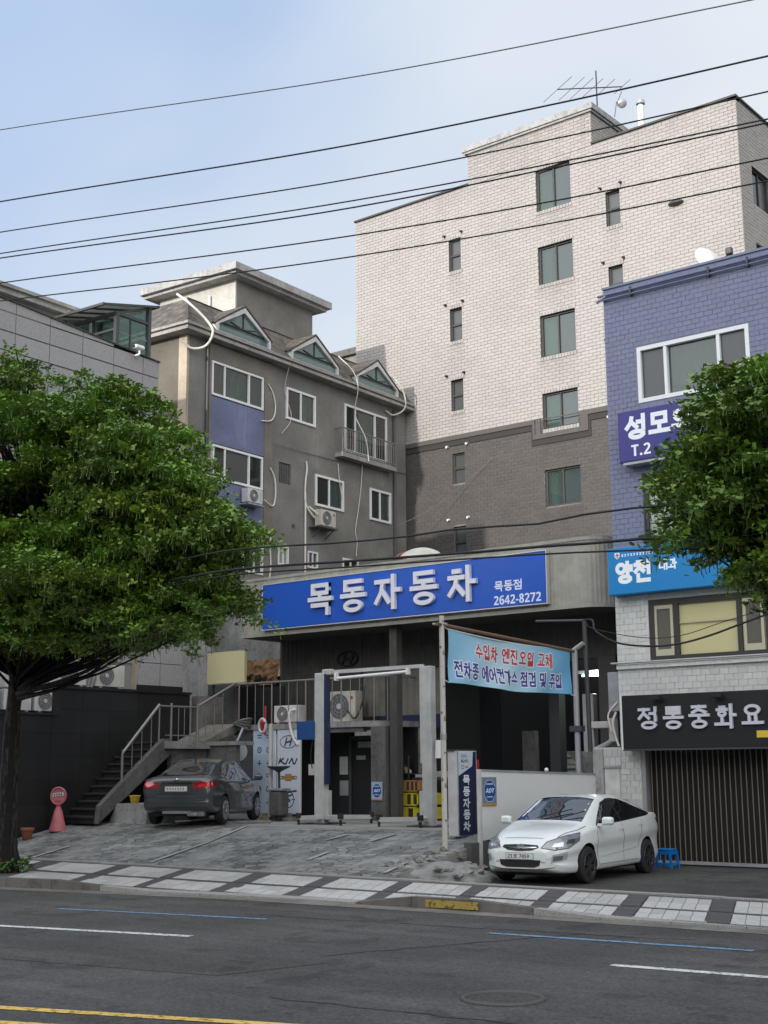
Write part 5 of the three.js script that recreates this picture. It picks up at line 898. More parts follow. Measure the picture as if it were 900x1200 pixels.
crate('yellow plastic crate half behind the lift column, second column of the stack', -19.9, GY + 0.02, 0.4, 0.3, m.yellowBox, 3); crate('yellow plastic crate half behind the lift column, upper one of its column', -19.9, GY + 0.35, 0.4, 0.3, m.yellowBox, 3);
{
  const t = thing('tool_shelf', 'dark shelf full of tools and parts beside the crates', 'shelf', [-21, GY, -26.6]);
  for (const y of [0.72, 1.05, 1.4, 1.75]) part('shelf_board', B(-21.28, -20.5, y, y + 0.025, -27.2, -26.5), m.darkSteel, t);
  for (const x of [-21.28, -20.53]) part('upright', B(x, x + 0.03, GY, 2.2, -26.54, -26.5), m.darkSteel, t);
  const mt = [m.galv, m.steel, m.orange, m.red, m.whiteMat, m.darkSteel, m.wood];
  for (let k = 0; k < 26; k++) { const x = rr(-21.22, -20.65), y = [0.745, 1.075, 1.425, 1.775][k % 4], h = rr(0.06, 0.2); part(k % 3 ? 'tool' : 'can', k % 3 ? RB(x, x + rr(0.05, 0.14), y, y + h, -26.72, -26.55, 0.01) : new THREE.CylinderGeometry(0.05, 0.05, h, 12).translate(x, y + h / 2, -26.62), mt[Math.floor(rnd() * 7)], t); }
  part('paper', B(-20.95, -20.75, 1.9, 2.25, -26.5, -26.49), m.whiteMat, t);
}
{ const t = thing('grey_toolbox', 'grey metal box on the workshop floor beside the office pillar', 'box', [-21.2, GY, -26.2]); part('body', RB(-21.3, -21.0, GY, GY + 0.24, -26.3, -26.1, 0.015), m.galv, t); part('lid', RB(-21.31, -20.99, GY + 0.24, GY + 0.29, -26.31, -26.09, 0.01), m.darkSteel, t); }
{ const t = thing('workbench', 'workbench with white trays in the bay behind the lift column', 'bench', [-19.5, GY, -26.8]); part('top', B(-20.4, -18.7, 1.62, 1.67, -27.3, -26.5), m.darkSteel, t); for (const x of [-20.35, -18.75]) part('leg', B(x, x + 0.05, GY, 1.62, -26.56, -26.5), m.darkSteel, t); part('tray', RB(-20.3, -19.9, 1.67, 1.75, -26.8, -26.5, 0.01), m.whiteMat, t); part('tray', RB(-19.85, -19.3, 1.68, 1.82, -26.8, -26.5, 0.01), m.galv, t); part('red_can', rod([-18.0, GY, -26.6], [-18.0, GY + 0.85, -26.6], 0.2), m.red, t); }
{ // lit fluorescent tube inside
  const t = thing('fluorescent_lamp', 'lit fluorescent lamp tube inside the bay behind the banner pole', 'lamp', [-16.6, 4.1, -29]);
  part('lamp_tube', rod([-17.0, 4.1, -29], [-15.9, 4.1, -29], 0.028), mat([0.9, 1, 0.93], 0.4, { emissive: lin(0.75, 1, 0.85), emissiveIntensity: 1.6 }), t); part('fitting', B(-17.1, -15.8, 4.15, 4.22, -29.06, -28.94), m.white, t);
  const l = new THREE.PointLight(lin(0.8, 1, 0.88), 3, 0, 2); l.position.set(-16.45, 4.02, -28.9); l.castShadow = true; scene.add(l);
}
// things standing deeper in the bay
for (let k = 0; k < 4; k++) { const [x, z] = [[-19.6, -28.4], [-17.2, -28.6], [-16.6, -29.2], [-19.9, -30.5]][k], t = thing('tyre_stack', ['stack of black tyres deep in the bay left of the inner column', 'stack of black tyres deep in the bay right of the inner column', 'low stack of black tyres by the right wall of the bay', 'stack of black tyres at the back left corner of the bay'][k], 'tyres', [x, GY, z]); for (let i = 0; i < 5 - k % 3; i++) part('tyre', new THREE.TorusGeometry(0.23, 0.1, 10, 26).rotateX(Math.PI / 2).scale(1, 0.95, 1).translate(x + rr(-0.02, 0.02), GY + 0.1 + i * 0.19, z + rr(-0.02, 0.02)), m.rubber, t); }
{ const t = thing('tool_cabinet', 'grey metal tool cabinet with drawers against the inner wall of the bay', 'cabinet', [-18.5, GY, -31]); part('body', RB(-19.2, -17.9, GY, 2.3, -31.5, -31, 0.02), m.galv, t); for (let k = 0; k < 5; k++) { const d = part('drawer', B(-19.15, -17.95, GY + 0.15 + k * 0.29, GY + 0.41 + k * 0.29, -31, -30.97), m.whiteMat, t); part('handle', B(-18.75, -18.35, GY + 0.3 + k * 0.29, GY + 0.33 + k * 0.29, -30.97, -30.94), m.darkSteel, d); } }
{ const t = thing('inner_lift', 'second pale lift column standing in the shade of the bay', 'car lift', [-16.4, GY, -28]); part('column', RB(-16.5, -16.2, GY, 3.6, -28.3, -28.1, 0.02), m.lift, t); part('arm', bar([-16.4, GY + 0.5, -28.1], [-17.3, GY + 0.5, -27.4], 0.12, 0.09), m.lift, t); part('base_plate', B(-16.8, -15.9, GY, GY + 0.03, -28.5, -27.9), m.darkSteel, t); }
{ const t = thing('red_jack', 'red trolley jack on the floor of the bay behind the upright sign', 'jack', [-16.5, GY, -25.4]); part('body', RB(-16.8, -16.2, GY + 0.05, GY + 0.2, -25.6, -25.3, 0.03), m.red, t); part('handle', rod([-16.3, GY + 0.2, -25.45], [-15.8, 1.75, -25.3], 0.025), m.red, t); part('wheel', rod([-16.7, GY + 0.06, -25.62], [-16.7, GY + 0.06, -25.28], 0.06), m.rubber, t); }
{ const t = thing('poster_rack', 'red and white poster panel in the gap between the upright sign and the white fence', 'poster', [-16.0, 0.6, -22.6]); part('panel', B(-16.3, -15.72, 0.75, 2.05, -22.64, -22.6), m.red, t); part('strip', B(-16.3, -15.72, 1.5, 1.75, -22.6, -22.585), m.white, t); part('strip', B(-16.3, -15.72, 1.38, 1.44, -22.6, -22.585), m.black, t); for (const q of [-16.25, -15.8]) part('leg', B(q, q + 0.04, GY - 0.1, 0.75, -22.64, -22.6), m.darkSteel, t); }
// planks and blocks under the silver car
{ const t = thing('wood_blocks', 'grey weathered timber blocks and planks by the front wheel of the silver car', 'timber', [-23, GY, -24]);
  const bl = (x, z, l, w, h, a, y = GY) => part('block', boxUV(new THREE.BoxGeometry(l, h, w).rotateY(a).translate(x, y + h / 2, z)), m.wood, t);
  bl(-23.0, -24.55, 0.95, 0.28, 0.1, 0.2); bl(-23.1, -24.6, 0.7, 0.24, 0.08, 0.25, GY + 0.1); bl(-22.6, -23.2, 0.9, 0.2, 0.06, 1.1); bl(-22.3, -23.0, 0.7, 0.18, 0.06, 0.7); bl(-22.45, -22.5, 0.6, 0.22, 0.07, 0.4); bl(-24.1, -20.9, 0.5, 0.14, 0.03, 0.1, 0.56); }
// ---------- the blue tiled building on the right ----------
{
  const x0 = -13.68, x1 = -2.2, z = -24.8, top = 12.1, F = faceZ(0, 0, z);
  const t = thing('blue_tiled_building', 'three storey building tiled violet blue above and white below', 'building', [-8, 0, z]);
  const holes = [[-12.93, -10.42, 9.42, 10.64], [-12.94, -10.4, 6.37, 7.9], [-12.93, -8.4, 3.97, 5.24], [-13.25, -5.2, -0.1, 2.24], [-9.4, -6.9, 9.42, 10.64], [-9.4, -6.9, 6.37, 7.9], [-7.6, -4, 3.97, 5.24]];
  const up = holes.map((h) => h), wall = (a, b) => holed(x0, x1, a, b, up.filter(([, , c, d]) => c > a && d < b), 0.3);
  part('upper_wall', put(wall(5.37, top), F), m.blueGrout, t); part('lower_wall', [put(wall(2.24, 5.365), F), B(x0, -13.25, -0.1, 2.24, z - 0.3, z), B(-5.2, x1, -0.1, 2.24, z - 0.3, z)], m.paleGrout, t);
  part('side_wall', [B(x0, x0 + 0.3, -0.1, 5.365, z - 11, z - 0.3), B(x1 - 0.3, x1, -0.1, 5.365, z - 11, z - 0.3)], m.paleTile, t); part('upper_side_wall', [B(x0, x0 + 0.3, 5.37, top, z - 11, z - 0.3), B(x1 - 0.3, x1, 5.37, top, z - 11, z - 0.3)], m.blueTile, t);
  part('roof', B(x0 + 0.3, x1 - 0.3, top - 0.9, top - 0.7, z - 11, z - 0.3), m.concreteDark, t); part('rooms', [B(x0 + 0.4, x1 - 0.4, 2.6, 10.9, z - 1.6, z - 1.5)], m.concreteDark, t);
  courses(t, 'blue_tiles', m.blueTile, F, x0, x1, 5.38, top - 0.02, holes, 0.185, 0.099, 0.009, 0.014, tone(0.94, 0.05, 0.015));
  courses(t, 'white_tiles', m.paleTile, F, x0, x1, 2.3, 5.36, holes, 0.185, 0.114, 0.01, 0.015, tone(0.93, 0.06, 0.01)); courses(t, 'white_tiles', m.paleTile, F, x0, -13.26, 0, 2.29, [], 0.185, 0.112, 0.012, 0.02, tone(0.9, 0.08, 0.01));
  part('coping', B(x0 - 0.02, x1, top, top + 0.05, z - 0.35, z + 0.03), m.blueTile, t);
  part('roof_pipe', [rod([x0 - 0.1, 11.95, z + 0.07], [x1, 11.95, z + 0.07], 0.028)], m.bluePanel, t); part('roof_pipe', rod([x0 - 0.05, 11.85, z + 0.07], [x1, 11.85, z + 0.07], 0.022), m.bluePanel, t); part('pipe_clip', [-13.0, -11.2, -10.35, -8.5].map((x) => B(x, x + 0.04, 11.8, 12.0, z, z + 0.11)), m.darkSteel, t);
  part('pipe_stub', rod([x0 - 0.15, 11.85, z + 0.04], [x0 + 0.1, 11.93, z + 0.06], 0.035), m.galv, t);
  const W = (a, b, c, d, o) => win(t, faceZ(0, 0, z - 0.06), a, b, c, d, o);
  W(-12.93, -10.42, 9.42, 10.64, { at: [-12.28, -11.09], glass: [m.glassGrey, m.glassGreen, m.glassGrey], t: 0.085, proud: 0.075, d: 0.14 }); W(-9.4, -6.9, 9.42, 10.64, { at: [-8.75, -7.55], glass: [m.glassGrey, m.glassGreen, m.glassGrey], t: 0.085, proud: 0.075 });
  W(-12.94, -10.4, 6.37, 7.9, { at: [-11.9, -11.2], frame: m.winDark, glass: [m.glassPale, m.glassGrey, m.glassPale], t: 0.09 }); W(-9.4, -6.9, 6.37, 7.9, { at: [-8.2], frame: m.winDark, glass: m.glassPale, t: 0.09 });
  const big = W(-12.93, -8.4, 3.97, 5.24, { at: [-12.33, -10.98, -10.4], frame: m.winDark, glass: [m.blindYellow, m.blindYellow, m.blindYellow, m.blindYellow], t: 0.12, proud: 0.05 });
  for (const [a, b] of [[-12.82, -12.4], [-10.9, -10.48]]) { part('sash', [B(a, a + 0.06, 4.05, 5.14, z - 0.05, z - 0.02), B(b - 0.06, b, 4.05, 5.14, z - 0.05, z - 0.02), B(a + 0.06, b - 0.06, 4.05, 4.22, z - 0.05, z - 0.02), B(a + 0.06, b - 0.06, 5.04, 5.14, z - 0.05, z - 0.02)], m.frameYellow, big); part('insect_screen', B(a + 0.06, b - 0.06, 4.22, 5.04, z - 0.045, z - 0.04), m.screen, big); }
  part('sash_rail', B(-12.27, -11.04, 4.72, 4.745, z - 0.05, z - 0.035), m.frameYellow, big); W(-7.6, -4, 3.97, 5.24, { at: [-6.4, -5.2], frame: m.winDark, glass: m.blindYellow, t: 0.12 });
  part('sill', B(x0, x1, 3.86, 3.955, z - 0.02, z + 0.07), m.paleTile, t); part('sill_pipe', rod([x0 - 0.1, 3.98, z + 0.11], [x1, 3.98, z + 0.11], 0.022), m.galv, t);
}
{ // rolling grille of the restaurant
  const z = -24.92, t = thing('rolling_grille', 'closed dark rolling grille of thin vertical bars under the black sign', 'shutter', [-9.2, 0, z]);
  part('back', B(-13.2, -5.25, -0.02, 2.24, z - 0.12, z - 0.1), mat([0.014, 0.011, 0.008], 0.8), t); part('bottom_rail', B(-13.2, -5.25, 0.0, 0.06, z - 0.03, z + 0.03), m.galv, t); part('guide', B(-13.25, -13.16, -0.02, 2.24, z - 0.1, z + 0.1), m.galv, t);
  for (let x = -13.08; x < -5.3; x += 0.112) part('bar', rod([x, 0.06, z], [x, 2.24, z], 0.0105, 0.0105, 6), m.gridBar, t);
}
{
  const zf = -24.42, t = thing('restaurant_sign', 'black sign board with raised pale letters over the rolling grille', 'sign', [-9.5, 2.25, -24.6]);
  part('case', RB(-13.42, -6.2, 2.24, 3.3, -24.78, zf, 0.01), mat([0.012, 0.012, 0.013], 0.45), t); part('edge', B(-13.45, -13.42, 2.22, 3.31, -24.78, zf + 0.01), m.white, t); part('lower_trim', B(-13.42, -6.2, 2.2, 2.238, -24.78, zf + 0.01), m.darkSteel, t);
  [['정', -13.03], ['통', -12.48], ['중', -11.93], ['화', -11.38], ['요', -10.84], ['리', -10.28]].forEach(([c, x]) => part('letter', letterGeo(c, 0.41, 0.43, 0.058, 0.045).translate(x, 2.61, zf + 0.003), mat([0.62, 0.62, 0.68], 0.4), t));
  part('yellow_plate', B(-10.58, -9.9, 2.41, 2.54, zf, zf + 0.012), mat([0.72, 0.52, 0.05], 0.5), t);
  for (const x of [-12.6, -11.3, -10.0]) { const l = part('spot_arm', rod([x, 3.3, -24.7], [x, 3.24, zf + 0.12], 0.015), m.black, t); part('spot_head', B(x - 0.12, x + 0.12, 3.19, 3.24, zf + 0.06, zf + 0.18), m.black, l); }
}
{
  const t = thing('clinic_sign', 'dark violet sign with thick white letters high on the blue tiled wall', 'sign', [-11.6, 8.1, -24.6]);
  part('case', RB(-13.28, -9.9, 8.12, 9.2, -24.79, -24.48, 0.01), mat([0.03, 0.027, 0.16], 0.4), t);
  part('face', sheet(3.34, 1.04, Tr(-11.59, 8.66, -24.476)), print(1200, 374, (c, W, H) => { c.fillStyle = '#2c2a7c'; c.fillRect(0, 0, W, H); c.strokeStyle = '#eef0f6'; inkHangul(c, '성모의원', 62, 40, 160, 176, 34, 34); c.fillStyle = '#eef0f6'; c.font = 'bold 120px sans-serif'; c.fillText('T.2', 95, 345); }, 0.4), t);
  part('base', B(-13.2, -9.95, 8.06, 8.115, -24.79, -24.5), m.galv, t);
}
{
  const t = thing('bank_sign', 'bright sky blue sign with white letters where blue tiles meet white tiles', 'sign', [-12, 5.36, -24.6]);
  part('case', RB(-13.66, -9.0, 5.37, 6.34, -24.79, -24.5, 0.01), mat([0.01, 0.24, 0.55], 0.4), t);
  part('face', sheet(4.62, 0.95, Tr(-11.33, 5.855, -24.496)), print(1600, 330, (c, W, H) => { c.fillStyle = '#0f7fc0'; c.fillRect(0, 0, W, H); c.fillStyle = '#e9eef2'; c.beginPath(); c.moveTo(52, 32); c.lineTo(92, 32); c.lineTo(92, 60); c.lineTo(72, 80); c.lineTo(52, 60); c.fill(); c.fillStyle = '#c33a34'; c.fillRect(68, 36, 9, 36); c.fillRect(58, 46, 28, 9); c.fillStyle = '#e9eef2'; for (let k = 0; k < 11; k++) { c.fillRect(106 + k * 24, 46, 16, 6); c.fillRect(106 + k * 24, 58, 16 - (k % 3) * 4, 6); c.fillRect(112 + k * 24, 46, 5, 18); } c.strokeStyle = '#f2f5f7'; inkHangul(c, '양천', 64, 108, 120, 148, 26, 30); c.fillStyle = '#dde7ee'; c.strokeStyle = '#f2f5f7'; inkHangul(c, '내과', 400, 115, 62, 70, 10, 12); }, 0.4), t);
}
{ const x = -12.05, y = 12.0, z = -26.6, t = thing('satellite_dish', 'white satellite dish standing on the roof of the blue tiled building', 'satellite dish', [x, y, z]);
  part('dish', new THREE.SphereGeometry(0.62, 28, 8, 0, 6.283, 0, 0.62).rotateX(1.15).rotateY(1.1).translate(x - 0.35, y + 0.72, z - 0.2), m.whiteMat, t); part('arm', [rod([x, 11.3, z], [x, y + 0.8, z], 0.03), rod([x + 0.1, y + 0.55, z], [x + 0.62, y + 0.9, z + 0.2], 0.02)], m.darkSteel, t); part('receiver', RB(x + 0.56, x + 0.7, y + 0.84, y + 1.0, z + 0.14, z + 0.28, 0.03), m.darkSteel, t); part('cable_coil', new THREE.TorusGeometry(0.3, 0.02, 6, 20, 3.5).rotateY(0.3).translate(x - 0.9, y + 0.2, z + 0.2), m.cable, t); }
{ const x = -20.6, z = -27.3, t = thing('satellite_dish', 'pale dish with a rusty edge lying on the workshop roof', 'satellite dish', [x, 6.8, z]);
  part('dish', new THREE.SphereGeometry(0.85, 30, 8, 0, 6.283, 0, 0.66).rotateZ(-0.15).rotateX(0.35).translate(x, 6.62, z), m.ivory, t); part('rusty_rim', new THREE.TorusGeometry(0.52, 0.025, 6, 30).rotateX(Math.PI / 2 + 0.35).rotateZ(-0.15).translate(x, 7.27, z + 0.2), mat([0.32, 0.10, 0.04], 0.8), t); }
// low white wall between the two buildings, with its board, boxes and pipes
{
  const t = thing('white_tile_wall', 'low white tiled wall with a blank panel joining the fence to the blue building', 'wall', [-14, 0, -24.8]);
  part('core', B(-14.32, -13.7, -0.1, 2.28, -25.0, -24.82), m.paleGrout, t); courses(t, 'white_tiles', m.paleTile, faceZ(0, 0, -24.82), -14.1, -13.7, 1.92, 2.26, [], 0.125, 0.16, 0.01, 0.02, tone(0.9, 0.06));
  part('post', RB(-14.34, -14.1, 0, 2.26, -25.0, -24.76, 0.02), m.concreteLight, t); part('panel', B(-14.08, -13.74, 0.0, 1.86, -24.82, -24.79), m.whiteMat, t); part('panel_frame', B(-14.1, -13.72, 1.86, 1.9, -24.82, -24.77), m.galv, t);
}
{ const t = thing('meter_box', 'pale grey meter box with loose conduit in the gap beside the blue building', 'meter box', [-13.85, 3.1, -24.9]);
  part('box', RB(-13.97, -13.72, 3.02, 3.82, -25.05, -24.86, 0.01), m.galv, t); part('conduit', tube([[-13.8, 3.0, -24.86], [-13.86, 2.8, -24.82], [-13.82, 2.5, -24.84], [-13.75, 2.3, -24.84]], 0.025), m.hose, t); part('conduit', tube([[-13.75, 3.2, -24.84], [-13.95, 2.95, -24.8], [-13.9, 2.6, -24.82]], 0.018), m.hose, t); }
{ const t = thing('vent_pipe', 'cream elbow vent pipe with grey flexible hose above the low white wall', 'pipe', [-14.2, 2.7, -25]);
  part('duct', [RB(-14.5, -14.0, 2.68, 2.82, -25.05, -24.9, 0.02), RB(-14.02, -13.86, 2.4, 2.88, -25.05, -24.9, 0.03)], m.creamWhite, t); part('hose', tube([[-13.95, 2.45, -24.97], [-14.1, 2.36, -24.95], [-14.25, 2.3, -24.95], [-14.35, 2.26, -24.95]], 0.05), m.galv, t); part('stay', rod([-14.4, 2.68, -24.97], [-14.36, 2.25, -24.97], 0.015), m.darkSteel, t); }
{ const t = thing('plastic_stool', 'blue plastic stool in front of the rolling grille behind the white car', 'stool', [-12.4, -0.03, -24.1]);
  const x = -12.4, z = -24.1, y = -0.03; part('seat', RB(x - 0.17, x + 0.17, y + 0.38, y + 0.42, z - 0.17, z + 0.17, 0.02), m.stoolBlue, t);
  for (const [a, b] of [[-1, -1], [1, -1], [1, 1], [-1, 1]]) part('leg', bar([x + a * 0.18, y, z + b * 0.18], [x + a * 0.145, y + 0.38, z + b * 0.145], 0.05, 0.05), m.stoolBlue, t);
  part('brace', [bar([x - 0.17, y + 0.1, z + 0.175], [x + 0.17, y + 0.1, z + 0.175], 0.03, 0.05), bar([x + 0.175, y + 0.1, z - 0.17], [x + 0.175, y + 0.1, z + 0.17], 0.03, 0.05), bar([x - 0.15, y + 0.34, z + 0.15], [x + 0.15, y + 0.34, z + 0.15], 0.03, 0.08), bar([x + 0.15, y + 0.34, z - 0.15], [x + 0.15, y + 0.34, z + 0.15], 0.03, 0.08)], m.stoolBlue, t); t.scale.setScalar(0.88); }
// ---------- sheet fence, upright sign, banner ----------
{
  const X = -14.3, t = thing('panel_fence', 'plain white sheet fence between the driveway and the white car', 'fence', [X, 0, -22.7]);
  part('panel', put(prism([[20.62, 0.6], [24.82, 0.6], [24.82, 1.72], [20.62, 1.82]], 0.03, Tr(0, 0, -0.015)), faceX(X, 0, 0)), m.fenceWhite, t); part('top_rail', bar([X, 1.84, -20.6], [X, 1.74, -24.8], 0.05, 0.04), m.galv, t);
  part('post', B(X - 0.03, X + 0.03, -0.03, 1.86, -20.62, -20.55), m.whiteMat, t); part('post', B(X - 0.05, X - 0.016, 0.4, 1.8, -22.7, -22.64), m.galv, t); part('knob', new THREE.SphereGeometry(0.04, 12, 8).translate(X, 1.84, -22.9), m.white, t);
}
shieldSign('blue shield notice on a grey plate at the street end of the white fence', 0.46, 0.52, Tr(-14.262, 1.2, -20.86).multiply(M4().makeRotationY(Math.PI / 2)), '#76828f');
{
  const X = -15.0, z0 = -20.9, z1 = -21.5, t = thing('upright_sign', 'narrow upright light box with white letters down a navy panel', 'sign', [-15.1, 0.6, -21.2]);
  part('case', RB(X - 0.24, X, 0.64, 2.2, z1, z0, 0.012), m.whiteMat, t); part('trim', [B(X - 0.012, X + 0.006, 0.63, 2.21, z1 - 0.006, z1 + 0.02), B(X - 0.012, X + 0.006, 0.63, 2.21, z0 - 0.02, z0 + 0.006)], m.galv, t); part('cap', B(X - 0.26, X - 0.06, 2.2, 2.23, z1 - 0.02, z0 + 0.02), m.darkSteel, t);
  part('face', put(sheet(0.57, 1.54, Tr(0, 0, 0.004)), Tr(X + 0.003, 1.42, -21.2).multiply(M4().makeRotationY(Math.PI / 2))), print(222, 600, (c, W, H) => {
    c.fillStyle = '#c3cad4'; c.fillRect(0, 0, W, H); c.fillStyle = '#151b46'; c.beginPath(); c.moveTo(0, 175); c.lineTo(175, 105); c.lineTo(185, 0); c.lineTo(W, 0); c.lineTo(W, H); c.lineTo(0, H); c.fill(); c.strokeStyle = '#eef0f4'; '목동자동차'.split('').forEach((ch, k) => inkHangul(c, ch, 56, 172 + k * 83, 82, 66, 0, 12));
    c.strokeStyle = '#2b3038'; c.lineWidth = 7; c.beginPath(); c.moveTo(40, 78); c.lineTo(40, 60); c.moveTo(40, 70); c.lineTo(60, 58); c.moveTo(48, 68); c.lineTo(66, 78); c.lineTo(86, 60); c.moveTo(88, 78); c.lineTo(108, 58); c.lineTo(120, 78); c.stroke(); c.lineWidth = 4; oval(c, 52, 32, 18, 9, 4); oval(c, 90, 32, 13, 9, 4); oval(c, 52, 112, 18, 12, 4); c.fillStyle = '#a2764a'; c.fillRect(84, 106, 40, 10); }, 0.4), t);
  part('stand', [B(X - 0.28, X + 0.02, 0.52, 0.57, z1, z0 + 0.3), B(X - 0.2, X - 0.04, 0.4, 0.64, -21.3, -21.1)], m.galv, t); part('footing', boxUV(B(X - 0.15, X + 0.12, 0.3, 0.52, -20.75, -20.5)), m.concreteDark, t);
}
{
  const x = -14.7, za = -20.05, zb = -24.8, t = thing('advertising_banner', 'sky blue cloth banner with red and violet lettering hung between two poles', 'banner', [x, 3.4, -22.4]);
  const g = new THREE.PlaneGeometry(1, 1, 60, 16), p = g.attributes.position;
  for (let i = 0; i < p.count; i++) { const u = p.getX(i) + 0.5, v = p.getY(i) + 0.5, yt = lerp(4.42, 4.31, u) - 0.06 * Math.sin(u * Math.PI), yb = lerp(3.44, 3.38, u) - 0.03 * Math.sin(u * Math.PI) + 0.012 * Math.sin(u * 9); p.setXYZ(i, x + 0.035 * Math.sin(u * 7 + v * 3) * Math.sin(u * Math.PI) + 0.03 * Math.sin(u * 21 - v * 5) * (1 - v), lerp(yb, yt, v), lerp(za - 0.2, zb + 0.2, u)); }
  g.computeVertexNormals();
  const P = print(2000, 450, (c, W, H) => { const k = c.createLinearGradient(0, 0, W, 0); k.addColorStop(0, '#8cc2e0'); k.addColorStop(0.45, '#bcdcea'); k.addColorStop(1, '#6aaedb'); c.fillStyle = k; c.fillRect(0, 0, W, H); const halo = (txt, x0, y0, w, h, gap, lw, col) => { c.strokeStyle = '#e8edf2'; inkHangul(c, txt, x0, y0, w, h, gap, lw * 1.9); c.strokeStyle = col; return inkHangul(c, txt, x0, y0, w, h, gap, lw); }; halo('수입차 엔진오일 교체', 410, 62, 104, 138, 26, 20, '#c23f4a'); halo('전차종 에어컨가스 점검 및 주입', 90, 258, 100, 140, 22, 20, '#453f93'); }, 0.7, { side: THREE.DoubleSide });
  const c = part('cloth', g, P, t); part('hem', tube(Array.from({ length: 12 }, (_, i) => { const u = i / 11; return [x, lerp(4.42, 4.31, u) - 0.06 * Math.sin(u * Math.PI) + 0.01, lerp(za - 0.2, zb + 0.2, u)]; }), 0.012, 40), m.white, c);
  for (const [y, yy, z, zz] of [[4.42, 4.48, za - 0.2, za], [3.44, 3.5, za - 0.2, za], [4.31, 4.36, zb + 0.2, zb], [3.38, 3.36, zb + 0.2, zb]]) part('cord', rod([x, y, z], [x, yy, zz], 0.01, 0.01, 5), m.white, t);
}
{ const x = -14.7, z = -20.05, t = thing('banner_pole', 'tall rusty cream pole at the street end of the banner', 'pole', [x, 0.3, z]); part('pole', rod([x, 0.2, z], [x, 4.66, z], 0.052, 0.048, 14), m.rusty, t); part('cross_bar', [rod([x, 4.5, z + 0.15], [x, 4.3, -24.75], 0.035)], mat([0.19, 0.115, 0.07], 0.85, { map: T.rust }), t); part('clamp', rod([x - 0.2, 4.52, z], [x + 0.12, 4.5, z], 0.022), m.galv, t); part('sleeve', rod([x, 2.4, z], [x, 2.5, z], 0.062), m.galv, t); }
{ const x = -14.7, z = -24.8, t = thing('banner_pole', 'grey pole with clamps at the far end of the banner', 'pole', [x, 0, z]); part('pole', rod([x, 0, z], [x, 4.36, z], 0.06, 0.06, 12), m.galv, t); part('elbow', rod([x, 4.34, z], [x + 0.22, 4.46, z], 0.05), m.galv, t); part('clamp', [B(x - 0.14, x + 0.14, 2.62, 2.74, z - 0.08, z + 0.08)], m.darkSteel, t); part('second_pole', rod([x + 0.24, 2.2, z - 0.1], [x + 0.2, 4.95, z - 0.1], 0.05), m.darkSteel, t); part('arm', rod([x + 0.2, 4.95, z - 0.1], [x - 1.0, 5.02, z - 0.1], 0.03), m.darkSteel, t);
  part('canopy_sack', new THREE.ConeGeometry(0.45, 0.6, 12).rotateX(Math.PI).scale(1.2, 1, 0.6).translate(x + 0.1, 1.9, z - 0.3), m.concrete, t); }
// ---------- cars: a lofted body with cut wheel arches; glass, lamps and trim laid on its surface ----------
function curve(pts) { // smooth monotone interpolation through [x, y]
  const n = pts.length, d = [], s = [];
  for (let i = 0; i < n - 1; i++) d.push((pts[i + 1][1] - pts[i][1]) / (pts[i + 1][0] - pts[i][0]));
  for (let i = 0; i < n; i++) s.push(i === 0 ? d[0] : i === n - 1 ? d[n - 2] : d[i - 1] * d[i] <= 0 ? 0 : 2 / (1 / d[i - 1] + 1 / d[i]));
  return (x) => { if (x <= pts[0][0]) return pts[0][1]; if (x >= pts[n - 1][0]) return pts[n - 1][1]; let i = 0; while (x > pts[i + 1][0]) i++; const h = pts[i + 1][0] - pts[i][0], t = (x - pts[i][0]) / h, t2 = t * t, t3 = t2 * t; return (2 * t3 - 3 * t2 + 1) * pts[i][1] + (t3 - 2 * t2 + t) * h * s[i] + (3 * t2 - 2 * t3) * pts[i + 1][1] + (t3 - t2) * h * s[i + 1]; };
}
